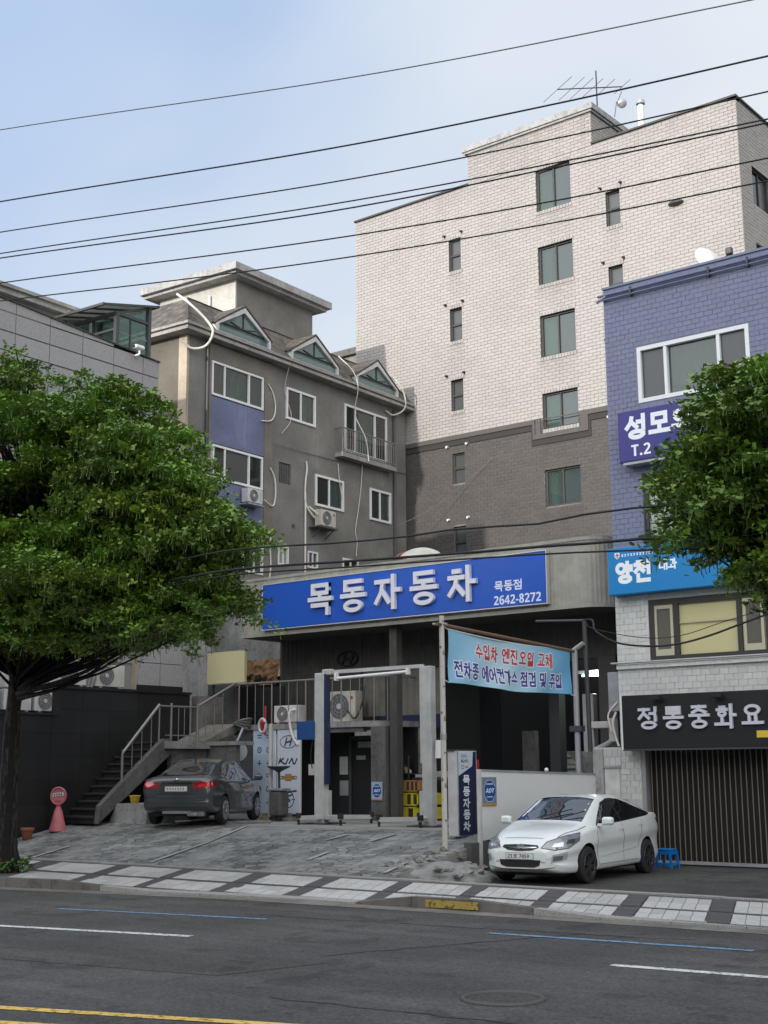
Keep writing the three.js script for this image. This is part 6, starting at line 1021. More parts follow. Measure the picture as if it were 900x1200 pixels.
function carShell(S) { // S: curves zb, hb (shoulder), ht (top), wb (half width), wt (half width of the roof edge)
  const NX = 90, rings = [], L = S.L / 2;
  for (let i = 0; i <= NX; i++) {
    const q = i / NX, x = -L + S.L * (0.5 - 0.5 * Math.cos(Math.PI * q)) * 0.55 + S.L * q * 0.45;
    const zb = S.zb(x), hb = S.hb(x), ht = Math.max(S.ht(x), hb + 0.012), w = S.wb(x), wt = Math.min(S.wt(x), w * 0.93), crown = Math.min(0.075, (ht - hb) * 0.4 + 0.008), he = ht - crown;
    const key = [[0, zb], [0.78 * w, zb], [0.93 * w, zb + 0.03], [0.975 * w, zb + 0.12], [0.962 * w, lerp(zb, hb, 0.36)], [0.966 * w, lerp(zb, hb, 0.52)], [0.998 * w, lerp(zb, hb, 0.7)], [0.95 * w, hb], [lerp(0.93 * w, wt, 0.5) + 0.015, lerp(hb, he, 0.52)], [wt, he], [wt * 0.86, lerp(he, ht, 0.62)], [wt * 0.5, lerp(he, ht, 0.92)], [0, ht]];
    const sub = 4, half = [];
    for (let k = 0; k < key.length - 1; k++) for (let s = 0; s < sub; s++) { const t = s / sub, P = (j) => key[clamp(j, 0, key.length - 1)], [a, b, c, d] = [P(k - 1), P(k), P(k + 1), P(k + 2)], cr = (u, v, e, f) => { const m0 = (e - u) * 0.33, m1 = (f - v) * 0.33, t2 = t * t, t3 = t2 * t; return (2 * t3 - 3 * t2 + 1) * v + (t3 - 2 * t2 + t) * m0 + (3 * t2 - 2 * t3) * e + (t3 - t2) * m1; }; half.push([cr(a[0], b[0], c[0], d[0]), cr(a[1], b[1], c[1], d[1])]); }
    half.push(key[key.length - 1]);
    const ring = []; for (let k = 0; k < half.length; k++) ring.push([x, half[k][1], Math.max(0, half[k][0])]); for (let k = half.length - 2; k > 0; k--) ring.push([x, half[k][1], -half[k][0]]);
    rings.push(ring);
  }
  const n = rings[0].length, pos = [], idx = []; rings.forEach((r) => r.forEach((p) => pos.push(...p)));
  for (let i = 0; i < rings.length - 1; i++) for (let k = 0; k < n; k++) { const a = i * n + k, b = i * n + (k + 1) % n, c = a + n, d = b + n; idx.push(a, b, c, b, d, c); }
  for (const [e, f] of [[0, 1], [rings.length - 1, -1]]) { const c = pos.length / 3; let y = 0; rings[e].forEach((p) => y += p[1] / n); pos.push(rings[e][0][0], y, 0); for (let k = 0; k < n; k++) { const a = e * n + k, b = e * n + (k + 1) % n; f > 0 ? idx.push(c, b, a) : idx.push(c, a, b); } }
  const g = new THREE.BufferGeometry(); g.setAttribute('position', new THREE.Float32BufferAttribute(pos, 3)); g.setIndex(idx); g.computeVertexNormals();
  const p = g.attributes.position, a = V(0, 0, 0).fromBufferAttribute(p, idx[0]); // outward check
  let vol = 0; for (let i = 0; i < idx.length; i += 3) { const A = V(0, 0, 0).fromBufferAttribute(p, idx[i]), Bq = V(0, 0, 0).fromBufferAttribute(p, idx[i + 1]), C = V(0, 0, 0).fromBufferAttribute(p, idx[i + 2]); vol += A.dot(Bq.cross(C)); }
  if (vol < 0) { for (let i = 0; i < idx.length; i += 3) [idx[i], idx[i + 1]] = [idx[i + 1], idx[i]]; g.setIndex(idx); g.computeVertexNormals(); }
  return g;
}
const tess = new TessellateModifier(0.045, 6);
function car(S) {
  const t = thing(S.name, S.label, 'car', S.pos, S.turn); // local frame: +x forward, +z the car's right side
  const shell = carShell(S), bvh = new MeshBVH(shell.clone()), ev = new Evaluator(); ev.attributes = ['position', 'normal']; ev.useGroups = true;
  let body = new Brush(shell, S.paint);
  for (const wx of [S.wf, S.wr]) for (const s of [-1, 1]) { const c = new Brush(new THREE.CylinderGeometry(S.wrad + 0.045, S.wrad + 0.045, 0.5, 40).rotateX(Math.PI / 2).translate(wx, S.wrad + 0.01, s * (S.track + 0.16)), m.black); c.updateMatrixWorld(); body.updateMatrixWorld(); const r = ev.evaluate(body, c, SUBTRACTION); body = new Brush(r.geometry, r.material); }
  const bodyMesh = shade(new THREE.Mesh(body.geometry, body.material)); bodyMesh.name = 'body'; t.add(bodyMesh);
  const nrm = shell.attributes.normal, ray = new THREE.Ray(), index = shell.index;
  const lay = (name, mt, pts, dir, parent = t, off = 0.005) => { // lay a polygon of points on the shell, seen along dir
    const d = V(...dir).normalize(), ux = V(0, 1, 0).cross(d).normalize(); if (ux.lengthSq() < 0.5) ux.set(0, 0, 1); const uy = d.clone().cross(ux).normalize();
    const sh = new THREE.Shape(pts.map((p) => { const v = V(...p); return new THREE.Vector2(v.dot(ux), v.dot(uy)); }));
    let g = tess.modify(new THREE.ShapeGeometry(sh).toNonIndexed()); const p = g.attributes.position;
    for (let i = 0; i < p.count; i++) {
      ray.origin.copy(ux).multiplyScalar(p.getX(i)).addScaledVector(uy, p.getY(i)).addScaledVector(d, -8); ray.direction.copy(d);
      const h = bvh.raycastFirst(ray, THREE.DoubleSide);
      if (h) { const nn = h.face.normal.clone(); if (nn.dot(d) > 0) nn.negate(); p.setXYZ(i, h.point.x + nn.x * off, h.point.y + nn.y * off, h.point.z + nn.z * off); } else p.setXYZ(i, NaN, NaN, NaN);
    }
    const ok = []; for (let i = 0; i < p.count; i += 3) { if ([0, 1, 2].every((k) => Number.isFinite(p.getX(i + k)))) for (let k = 0; k < 3; k++) ok.push(p.getX(i + k), p.getY(i + k), p.getZ(i + k)); }
    g = new THREE.BufferGeometry(); g.setAttribute('position', new THREE.Float32BufferAttribute(ok, 3)); g = mergeVertices(g, 1e-4); g.computeVertexNormals();
    const n = g.attributes.normal, q = V(0, 0, 0); q.fromBufferAttribute(n, 0); if (q.dot(d) > 0) { const ix = g.index.array; for (let i = 0; i < ix.length; i += 3) { const k = ix[i]; ix[i] = ix[i + 1]; ix[i + 1] = k; } g.computeVertexNormals(); }
    const me = shade(new THREE.Mesh(g, mt)); me.name = name; parent.add(me); return me;
  };
  const seam = (pts, dir, w = 0.006) => { for (let i = 1; i < pts.length; i++) { const a = V(...pts[i - 1]), b = V(...pts[i]), q = b.clone().sub(a).normalize(), s = q.cross(V(...dir).normalize()).multiplyScalar(w); lay('seam', S.seam ?? m.seam, [a.clone().add(s), b.clone().add(s), b.clone().sub(s), a.clone().sub(s)].map((v) => v.toArray()), dir, bodyMesh, 0.003); } };
  const wheel = (x, s) => {
    const R = S.wrad, w = 0.19, z = s * S.track, prof = [[R * 0.66, -w / 2], [R * 0.92, -w / 2], [R * 0.985, -w * 0.36], [R, -w * 0.2], [R, w * 0.2], [R * 0.985, w * 0.36], [R * 0.92, w / 2], [R * 0.66, w / 2]];
    const tyre = part('wheel', new THREE.LatheGeometry(prof.map((p) => new THREE.Vector2(...p)), 44).rotateX(Math.PI / 2).translate(x, R, z), m.rubber, t);
    const gs = [new THREE.LatheGeometry([[R * 0.69, w * 0.47], [R * 0.64, w * 0.44], [R * 0.6, w * 0.25], [0.02, w * 0.22]].map((p) => new THREE.Vector2(...p)), 40).rotateX(s * Math.PI / 2).translate(x, R, z)];
    part('rim', gs, S.rimBack, tyre);
    const sp = []; for (let k = 0; k < S.spokes; k++) { const a = k / S.spokes * 6.283 + 0.3, c = Math.cos(a), q = Math.sin(a), e = S.twin ? 0.16 : 0; for (const f of S.twin ? [-e, e] : [0]) sp.push(bar([x + Math.cos(a + f * 2.2) * R * 0.13, R + Math.sin(a + f * 2.2) * R * 0.13, z + s * w * 0.42], [x + Math.cos(a + f) * R * 0.65, R + Math.sin(a + f) * R * 0.65, z + s * w * 0.46], S.twin ? 0.026 : 0.055, 0.03)); }
    sp.push(new THREE.TorusGeometry(R * 0.655, 0.013, 6, 40).translate(x, R, z + s * w * 0.47), new THREE.CylinderGeometry(R * 0.16, R * 0.18, 0.04, 18).rotateX(Math.PI / 2).translate(x, R, z + s * w * 0.42));
    part('spokes', sp, S.rim, tyre);
  };
  for (const x of [S.wf, S.wr]) for (const s of [-1, 1]) wheel(x, s);
  S.details({ t, lay, seam, bodyMesh });
  return t;
}
const c2 = (f) => ({ zb: curve(f.zb), hb: curve(f.hb), ht: curve(f.ht), wb: curve(f.wb), wt: curve(f.wt) });
const plate = (txt) => print(512, 112, (c, W, H) => { c.fillStyle = '#d8d9d4'; c.fillRect(0, 0, W, H); c.strokeStyle = '#5a5d58'; c.lineWidth = 6; c.strokeRect(4, 4, W - 8, H - 8); if (txt) { c.fillStyle = '#33373a'; c.font = 'bold 84px sans-serif'; c.fillText(txt[0], 36, 87); c.strokeStyle = '#33373a'; inkHangul(c, txt[1], 150, 24, 62, 66, 0, 10); c.fillText(txt[2], 250, 87); } else { c.fillStyle = '#8f9492'; for (let k = 0; k < 7; k++) c.fillRect(50 + k * 60, 30, 34, 54); } }, 0.4);
const mirror = (t, x, y, z, s, paint) => { part('mirror', [RB(x - 0.06, x + 0.08, y - 0.065, y + 0.075, z + s * 0.03, z + s * 0.23, 0.05, 4), bar([x, y - 0.05, z + s * 0.04], [x + 0.02, y - 0.06, z - s * 0.06], 0.05, 0.04)], paint, t); };
// white saloon
car({
  name: 'white_saloon_car', label: 'white saloon car parked nose to the street beside the white fence', pos: [-12.83, -0.03, -21.48], turn: THREE.MathUtils.degToRad(-84.5), L: 4.37, paint: m.carWhite,
  wf: 1.285, wr: -1.285, wrad: 0.305, track: 0.745, spokes: 6, twin: true, rim: m.rimDark, rimBack: m.black,
  ...c2({
    zb: [[-2.185, 0.36], [-2.05, 0.25], [-1.7, 0.19], [1.7, 0.18], [2.0, 0.2], [2.185, 0.27]],
    hb: [[-2.185, 0.88], [-2.1, 1.0], [-1.8, 1.055], [-1.0, 1.0], [0, 0.935], [0.9, 0.88], [1.4, 0.81], [1.8, 0.725], [2.05, 0.64], [2.185, 0.52]],
    ht: [[-2.185, 0.96], [-2.13, 1.06], [-2.0, 1.105], [-1.82, 1.14], [-1.35, 1.29], [-0.9, 1.39], [-0.4, 1.445], [0.0, 1.445], [0.3, 1.405], [0.7, 1.23], [1.1, 1.035], [1.24, 0.985], [1.5, 0.935], [1.8, 0.855], [2.0, 0.765], [2.12, 0.675], [2.185, 0.56]],
    wb: [[-2.185, 0.52], [-2.13, 0.65], [-2.0, 0.75], [-1.7, 0.81], [-1.2, 0.845], [0, 0.85], [1.2, 0.845], [1.6, 0.815], [1.9, 0.75], [2.08, 0.65], [2.185, 0.47]],
    wt: [[-2.185, 0.45], [-2.0, 0.6], [-1.6, 0.6], [-1.0, 0.54], [-0.3, 0.56], [0.3, 0.575], [0.8, 0.64], [1.15, 0.7], [1.6, 0.66], [2.0, 0.54], [2.185, 0.4]],
  }),
  details: ({ t, lay, seam, bodyMesh }) => {
    const F = [-1, 0, 0];
    lay('windscreen', m.carGlass, [[1.13, 1.03, -0.63], [1.13, 1.03, 0.63], [0.36, 1.4, 0.53], [0.33, 1.4, 0], [0.36, 1.4, -0.53]], [-0.5, -1, 0]);
    lay('rear_window', m.carGlass, [[-1.8, 1.12, -0.56], [-1.8, 1.12, 0.56], [-1.05, 1.36, 0.46], [-1.05, 1.36, -0.46]], [0.5, -1, 0]);
    for (const s of [-1, 1]) {
      const D = [0, 0, -s], z = s;
      lay('side_window', m.carGlass, [[0.86, 0.925, z], [0.78, 0.98, z], [0.28, 1.3, z], [-0.02, 1.365, z], [-0.1, 1.365, z], [-0.14, 0.965, z]], D); lay('side_window', m.carGlass, [[-0.2, 0.968, z], [-0.17, 1.37, z], [-0.55, 1.345, z], [-0.95, 1.265, z], [-1.35, 1.15, z], [-1.52, 1.085, z], [-1.5, 1.06, z], [-1.3, 1.03, z]], D);
      lay('window_pillar', m.black, [[-0.14, 0.965, z], [-0.1, 1.365, z], [-0.17, 1.37, z], [-0.2, 0.968, z]], D, bodyMesh, 0.004);
      seam([[0.88, 0.86, z], [0.93, 0.6, z], [0.86, 0.3, z]], D); seam([[-0.17, 0.93, z], [-0.2, 0.55, z], [-0.17, 0.28, z]], D); seam([[-1.05, 0.98, z], [-0.98, 0.75, z], [-0.86, 0.52, z]], D); seam([[0.86, 0.29, z], [-0.85, 0.29, z]], D, 0.004);
      lay('door_crease', m.carWhite, [[0.85, 0.44, z], [-0.8, 0.53, z], [-0.85, 0.51, z], [0.8, 0.41, z]], D, bodyMesh, 0.012);
      for (const x of [0.02, -0.88]) { const y = x > -0.5 ? 0.865 : 0.915; lay('handle', m.carWhite, [[x, y, z], [x - 0.2, y + 0.015, z], [x - 0.2, y - 0.02, z], [x, y - 0.035, z]], D, bodyMesh, 0.03); }
      mirror(t, 0.78, 1.0, s * 0.85, s, m.carWhite);
      // swept headlamp, fog lamp, tail lamp
      const h = lay('headlight', m.lens, [[2.1, 0.615, s * 0.36], [2.05, 0.69, s * 0.44], [1.8, 0.79, s * 0.66], [1.5, 0.835, s * 0.8], [1.58, 0.72, s * 0.8], [1.85, 0.61, s * 0.74], [2.04, 0.575, s * 0.55]], [-0.8, -0.12, -s * 0.6]);
      lay('lamp_core', m.chrome, [[2.03, 0.61, s * 0.5], [2.0, 0.67, s * 0.54], [1.88, 0.69, s * 0.64], [1.9, 0.62, s * 0.64]], [-0.8, -0.12, -s * 0.6], h, 0.008); lay('lamp_core', m.rimDark, [[1.86, 0.66, s * 0.68], [1.82, 0.73, s * 0.7], [1.68, 0.75, s * 0.78], [1.74, 0.68, s * 0.78]], [-0.8, -0.12, -s * 0.6], h, 0.008);
      seam([[2.1, 0.60, s * 0.34], [2.05, 0.70, s * 0.43], [1.8, 0.80, s * 0.66], [1.5, 0.845, s * 0.8], [1.57, 0.71, s * 0.8], [1.85, 0.60, s * 0.74], [2.04, 0.565, s * 0.55], [2.1, 0.60, s * 0.34]], [-0.8, -0.12, -s * 0.6], 0.007);
      lay('fog_lamp', m.lens, [[2.1, 0.40, s * 0.56], [2.1, 0.48, s * 0.58], [2.0, 0.49, s * 0.7], [2.0, 0.42, s * 0.68]], [-0.9, 0, -s * 0.35], t, 0.008); lay('fog_recess', m.fogRecess, [[2.1, 0.36, s * 0.52], [2.1, 0.5, s * 0.56], [1.95, 0.55, s * 0.76], [1.95, 0.42, s * 0.74]], [-0.9, 0, -s * 0.35], bodyMesh, 0.004);
      lay('tail_light', m.tailRed, [[-1.8, 0.98, s * 0.8], [-2.05, 0.96, s * 0.7], [-2.1, 0.84, s * 0.66], [-1.9, 0.88, s * 0.76]], [0.5, 0, -s]);
    }
    lay('grille', m.black, [[2.1, 0.615, -0.34], [2.1, 0.65, -0.31], [2.1, 0.665, 0], [2.1, 0.65, 0.31], [2.1, 0.615, 0.34], [2.1, 0.565, 0.22], [2.1, 0.555, 0], [2.1, 0.565, -0.22]], F, t, 0.005); lay('grille_bar', m.chrome, [[2.1, 0.62, -0.31], [2.1, 0.62, 0.31], [2.1, 0.605, 0.28], [2.1, 0.59, 0], [2.1, 0.605, -0.28]], F, bodyMesh, 0.012);
    lay('emblem', m.chrome, [[2.1, 0.645, -0.07], [2.1, 0.66, 0], [2.1, 0.645, 0.07], [2.1, 0.605, 0.07], [2.1, 0.59, 0], [2.1, 0.605, -0.07]], F, bodyMesh, 0.02);
    lay('lower_intake', m.black, [[2.1, 0.415, -0.38], [2.1, 0.415, 0.38], [2.1, 0.33, 0.36], [2.1, 0.295, 0.26], [2.1, 0.295, -0.26], [2.1, 0.33, -0.36]], F, t, 0.005); seam([[2.0, 0.3, -0.6], [2.1, 0.265, -0.3], [2.1, 0.265, 0.3], [2.0, 0.3, 0.6]], F, 0.006);
    seam([[1.9, 0.9, -0.56], [1.45, 0.95, -0.7], [1.15, 1.0, -0.72]], [0, -1, 0]); seam([[1.9, 0.9, 0.56], [1.45, 0.95, 0.7], [1.15, 1.0, 0.72]], [0, -1, 0]); seam([[2.03, 0.8, -0.35], [2.04, 0.8, 0.35]], [-0.6, -1, 0]);
    part('number_plate', put(new THREE.BoxGeometry(0.52, 0.112, 0.012), Tr(2.198, 0.475, 0).multiply(M4().makeRotationY(Math.PI / 2))), m.white, t); part('plate_face', put(sheet(0.52, 0.112, M4()), Tr(2.2065, 0.475, 0).multiply(M4().makeRotationY(Math.PI / 2))), plate(['23', '모', '7459']), t);
    part('wiper', [rod([1.12, 1.06, 0.2], [0.85, 1.2, -0.35], 0.009), rod([1.12, 1.06, -0.25], [0.9, 1.17, -0.6], 0.009)], m.black, t);
    part('antenna', rod([-0.85, 1.38, 0], [-1.05, 1.56, 0], 0.006, 0.004, 6), m.black, t); part('underbody', B(-1.9, 1.9, 0.15, 0.22, -0.6, 0.6), m.black, t);
  },
});
// dark silver saloon on the driveway
car({
  name: 'silver_saloon_car', label: 'dark silver saloon car seen from behind, parked by the stairs', pos: [-23.7, 0.68, -22.8], turn: THREE.MathUtils.degToRad(118.5), L: 4.5, paint: m.carSilver, seam: m.black,
  wf: 1.325, wr: -1.325, wrad: 0.318, track: 0.775, spokes: 10, twin: false, rim: m.rim, rimBack: m.darkSteel,
  ...c2({
    zb: [[-2.25, 0.42], [-2.15, 0.33], [-1.8, 0.26], [1.7, 0.2], [2.1, 0.24], [2.25, 0.32]],
    hb: [[-2.25, 0.80], [-2.17, 0.95], [-1.9, 1.0], [-1.0, 0.96], [0, 0.93], [1.0, 0.89], [1.5, 0.83], [1.95, 0.74], [2.15, 0.66], [2.25, 0.55]],
    ht: [[-2.25, 0.9], [-2.2, 1.02], [-2.05, 1.075], [-1.75, 1.1], [-1.6, 1.14], [-1.2, 1.3], [-0.8, 1.42], [-0.3, 1.478], [0.1, 1.478], [0.45, 1.43], [0.85, 1.24], [1.2, 1.06], [1.3, 1.02], [1.7, 0.95], [2.0, 0.85], [2.17, 0.74], [2.25, 0.6]],
    wb: [[-2.25, 0.68], [-2.2, 0.77], [-2.05, 0.83], [-1.7, 0.87], [-1.2, 0.885], [0, 0.888], [1.2, 0.88], [1.7, 0.85], [2.0, 0.78], [2.17, 0.66], [2.25, 0.5]],
    wt: [[-2.25, 0.6], [-2.05, 0.68], [-1.6, 0.66], [-1.0, 0.58], [-0.3, 0.59], [0.4, 0.6], [0.9, 0.67], [1.3, 0.74], [1.7, 0.7], [2.1, 0.58], [2.25, 0.45]],
  }),
  details: ({ t, lay, seam, bodyMesh }) => {
    const R = [1, 0, 0];
    lay('windscreen', m.carGlass, [[1.22, 1.05, -0.66], [1.22, 1.05, 0.66], [0.5, 1.4, 0.55], [0.5, 1.4, -0.55]], [-0.5, -1, 0]);
    lay('rear_window', m.carGlass, [[-1.72, 1.1, -0.63], [-1.72, 1.1, 0.63], [-0.92, 1.4, 0.52], [-0.92, 1.4, -0.52]], [0.7, -1, 0]);
    for (const s of [-1, 1]) {
      const D = [0, 0, -s], z = s;
      lay('side_window', m.carGlass, [[0.95, 0.94, z], [0.42, 1.3, z], [0.05, 1.39, z], [-0.06, 1.39, z], [-0.1, 0.965, z]], D); lay('side_window', m.carGlass, [[-0.17, 0.967, z], [-0.13, 1.39, z], [-0.6, 1.36, z], [-1.0, 1.25, z], [-1.32, 1.08, z], [-1.25, 1.0, z]], D);
      lay('window_trim', m.chrome, [[0.98, 0.925, z], [-1.3, 0.985, z], [-1.3, 0.97, z], [0.98, 0.91, z]], D, bodyMesh, 0.007);
      seam([[0.95, 0.88, z], [0.98, 0.6, z], [0.9, 0.33, z]], D); seam([[-0.13, 0.93, z], [-0.17, 0.55, z], [-0.15, 0.33, z]], D); seam([[-1.15, 0.94, z], [-1.05, 0.75, z], [-0.92, 0.52, z]], D);
      for (const x of [0.05, -0.92]) lay('handle', m.chrome, [[x, 0.85, z], [x - 0.2, 0.86, z], [x - 0.2, 0.825, z], [x, 0.815, z]], D, bodyMesh, 0.03);
      mirror(t, 0.86, 1.02, s * 0.89, s, m.carSilver);
      const l = lay('tail_light', m.tailRed, [[-2.2, 0.80, s * 0.36], [-2.2, 0.93, s * 0.38], [-2.15, 0.965, s * 0.62], [-1.98, 0.965, s * 0.82], [-1.95, 0.86, s * 0.85], [-2.1, 0.81, s * 0.78]], [0.85, 0, -s * 0.5]);
      lay('tail_lamp_core', mat([0.62, 0.03, 0.035], 0.2, { phys: true, clearcoat: 1 }), [[-2.18, 0.84, s * 0.48], [-2.18, 0.9, s * 0.48], [-2.1, 0.92, s * 0.7], [-2.1, 0.85, s * 0.7]], [0.85, 0, -s * 0.5], l, 0.009);
      lay('headlight', m.lens, [[2.1, 0.66, s * 0.4], [2.1, 0.76, s * 0.46], [1.8, 0.84, s * 0.76], [1.7, 0.78, s * 0.82], [1.95, 0.66, s * 0.72]], [-0.8, 0, -s * 0.6]);
    }
    lay('plate_recess', m.rimDark, [[-2.2, 0.90, -0.36], [-2.2, 0.90, 0.36], [-2.2, 0.70, 0.40], [-2.2, 0.70, -0.40]], R, t, 0.004); lay('chrome_strip', m.chrome, [[-2.2, 0.905, -0.37], [-2.2, 0.94, -0.33], [-2.2, 0.94, 0.33], [-2.2, 0.905, 0.37]], R, bodyMesh, 0.012);
    part('number_plate', put(new THREE.BoxGeometry(0.52, 0.115, 0.012), Tr(-2.252, 0.80, 0).multiply(M4().makeRotationY(-Math.PI / 2))), m.white, t); part('plate_face', put(sheet(0.52, 0.112, M4()), Tr(-2.2605, 0.80, 0).multiply(M4().makeRotationY(-Math.PI / 2))), plate(null), t);
    seam([[-2.2, 0.97, -0.55], [-2.24, 0.68, -0.45], [-2.24, 0.68, 0.45], [-2.2, 0.97, 0.55]], R, 0.006); seam([[-2.2, 0.62, -0.75], [-2.24, 0.6, 0], [-2.2, 0.62, 0.75]], R, 0.004);
    lay('bumper_strip', m.carSilver, [[-2.2, 0.5, -0.72], [-2.2, 0.53, -0.72], [-2.2, 0.53, 0.72], [-2.2, 0.5, 0.72]], R, bodyMesh, 0.016); lay('bumper_skirt', m.darkSteel, [[-2.2, 0.45, -0.6], [-2.2, 0.45, 0.6], [-2.2, 0.38, 0.55], [-2.2, 0.38, -0.55]], R, bodyMesh, 0.004);
    lay('boot_emblem', m.chrome, [[-2.2, 1.0, -0.05], [-2.2, 1.02, 0], [-2.2, 1.0, 0.05], [-2.2, 0.975, 0.05], [-2.2, 0.965, 0], [-2.2, 0.975, -0.05]], R, bodyMesh, 0.012);
    part('roof_fin', new THREE.ConeGeometry(0.05, 0.12, 4).scale(1.2, 1, 0.3).translate(-0.9, 1.47, 0), m.black, t); part('silencer', [RB(-2.1, -1.7, 0.2, 0.32, 0.2, 0.6, 0.04), rod([-2.25, 0.25, 0.45], [-2.05, 0.25, 0.45], 0.03)], m.galv, t); part('tow_bar', B(-2.12, -2.08, 0.26, 0.32, -0.35, 0.3), m.galv, t); part('underbody', B(-1.95, 1.9, 0.2, 0.28, -0.62, 0.62), m.black, t);
  },
});
// ---------- street trees ----------
function fanLeaf(s) { // small fan-shaped leaf, folded along its middle
  const p = [[0, 0, 0], [-0.55, 0.55, 0.12], [-0.3, 0.9, 0.05], [0, 0.78, -0.04], [0.3, 0.9, 0.05], [0.55, 0.55, 0.12]].map((v) => v.map((k) => k * s)), pos = [];
  for (let i = 1; i < 5; i++) pos.push(...p[0], ...p[i], ...p[i + 1]);
  const g = new THREE.BufferGeometry(); g.setAttribute('position', new THREE.Float32BufferAttribute(pos, 3)); g.computeVertexNormals(); return g;
}
function sprig(n, s, r) { // a few leaves about one twig tip
  const gs = []; for (let i = 0; i < n; i++) { const g = fanLeaf(s * rr(0.75, 1.2)); g.rotateX(-1.35 + rr(-0.5, 0.75)).rotateY(rnd() * 6.283).rotateZ(rr(-0.4, 0.4)).translate(rr(-r, r), rr(-r, r) * 0.4, rr(-r, r)); gs.push(g); }
  gs.push(rod([0, -r * 1.2, 0], [0, r * 0.3, 0], 0.006, 0.003, 3)); return fix(gs);
}
function tree(o) {
  const t = thing('street_tree', o.label, 'tree', o.base);
  const limb = (pts, r0, r1, seg = 12) => { const c = new THREE.CatmullRomCurve3(pts.map((p) => V(...p))), n = 9, g = new THREE.TubeGeometry(c, seg, 1, n, false), p = g.attributes.position, ctr = V(0, 0, 0); for (let i = 0; i <= seg; i++) { c.getPointAt(i / seg, ctr); const r = lerp(r0, r1, Math.pow(i / seg, 0.8)) * (0.94 + 0.12 * h2(i, 5, 9)); for (let k = 0; k <= n; k++) { const j = i * (n + 1) + k; p.setXYZ(j, ctr.x + (p.getX(j) - ctr.x) * r, ctr.y + (p.getY(j) - ctr.y) * r, ctr.z + (p.getZ(j) - ctr.z) * r); } } g.computeVertexNormals(); return g; };
  part('trunk', boxUV(fix([limb(o.trunk, o.r0, o.r1, 20), limb([[o.base[0], o.base[1] - 0.15, o.base[2]], [o.base[0], o.base[1] + 0.25, o.base[2]], [o.base[0], o.base[1] + 0.7, o.base[2]]], o.r0 * 1.45, o.r0 * 0.9, 8)])), m.bark, t);
  // clumps: flat pads of foliage scattered through the crown's lobes
  const clumps = [];
  for (const [x, y, z, rx, ry, rz, n] of o.lobes) for (let k = 0; k < n; k++) { let a, b, c, d; do { a = rr(-1, 1); b = rr(-1, 1); c = rr(-1, 1); d = a * a + b * b + c * c; } while (d > 1 || d < 0.25); clumps.push([x + a * rx, y + b * ry, z + c * rz, rr(0.38, 0.72) * (o.k ?? 1)]); }
  for (const p of o.extra ?? []) clumps.push(p);
  const limbs = [], tr = new THREE.CatmullRomCurve3(o.trunk.map((p) => V(...p)));
  clumps.forEach(([x, y, z, r], i) => { const s = tr.getPointAt(clamp(lerp(0.45, 0.98, (y - o.low) / (o.high - o.low)) - 0.12 * rnd(), 0.35, 1)), mid = [lerp(s.x, x, 0.5) + rr(-0.2, 0.2), lerp(s.y, y, 0.35) + rr(-0.1, 0.25), lerp(s.z, z, 0.5) + rr(-0.2, 0.2)]; limbs.push(limb([s.toArray(), mid, [x, y - r * 0.15, z]], 0.035 + 0.03 * rnd(), 0.008, 8)); });
  const lg = mergeGeometries(limbs); const lm = part('limbs', lg, m.bark, t); lm.userData.kind = 'stuff';
  const list = [], q = new THREE.Quaternion(), up = V(0, 1, 0), cols = [];
  for (const [x, y, z, r] of clumps) {
    const axis = rnd() * 6.283, tone = rr(0.7, 1.25), yel = rr(-0.06, 0.16), boughs = 5 + Math.floor(rnd() * 3);
    for (let bgh = 0; bgh < boughs; bgh++) { // each clump is a fan of leafy shoots
      const a = axis + bgh / boughs * 6.283 + rr(-0.3, 0.3), len = r * rr(0.7, 1.45), rise = rr(-0.1, 0.5), n = Math.round(o.density * r * r / boughs * (len / r));
      for (let k = 0; k < n; k++) {
        const s0 = Math.pow(rnd(), 0.75), w = 0.30 * r * (1 - 0.5 * s0), v = V(Math.cos(a) * len * s0 + rr(-w, w), len * (rise * s0 - 0.45 * s0 * s0) + rr(-0.42, 0.62) * w, Math.sin(a) * len * s0 + rr(-w, w));
        q.setFromEuler(new THREE.Euler(rr(-0.35, 0.35), rnd() * 6.283, rr(-0.35, 0.35))); const sc = rr(0.75, 1.25);
        list.push(M4().compose(V(x, y, z).add(v), q, V(sc, sc, sc))); const b = tone * rr(0.7, 1.3), yy = yel + rr(-0.08, 0.12); cols.push(lin(b * (1 + yy), b, b * (1 - yy)));
      }
    }
  }
  const third = Math.ceil(list.length / 3), crown = new THREE.Group(); void crown;
  for (let k = 0; k < 3; k++) { const sub = list.slice(k * third, (k + 1) * third); instanced('crown', sprig(7, o.leaf, o.spread), m.leaf, sub, t, (i) => cols[k * third + i]); }
  return t;
}
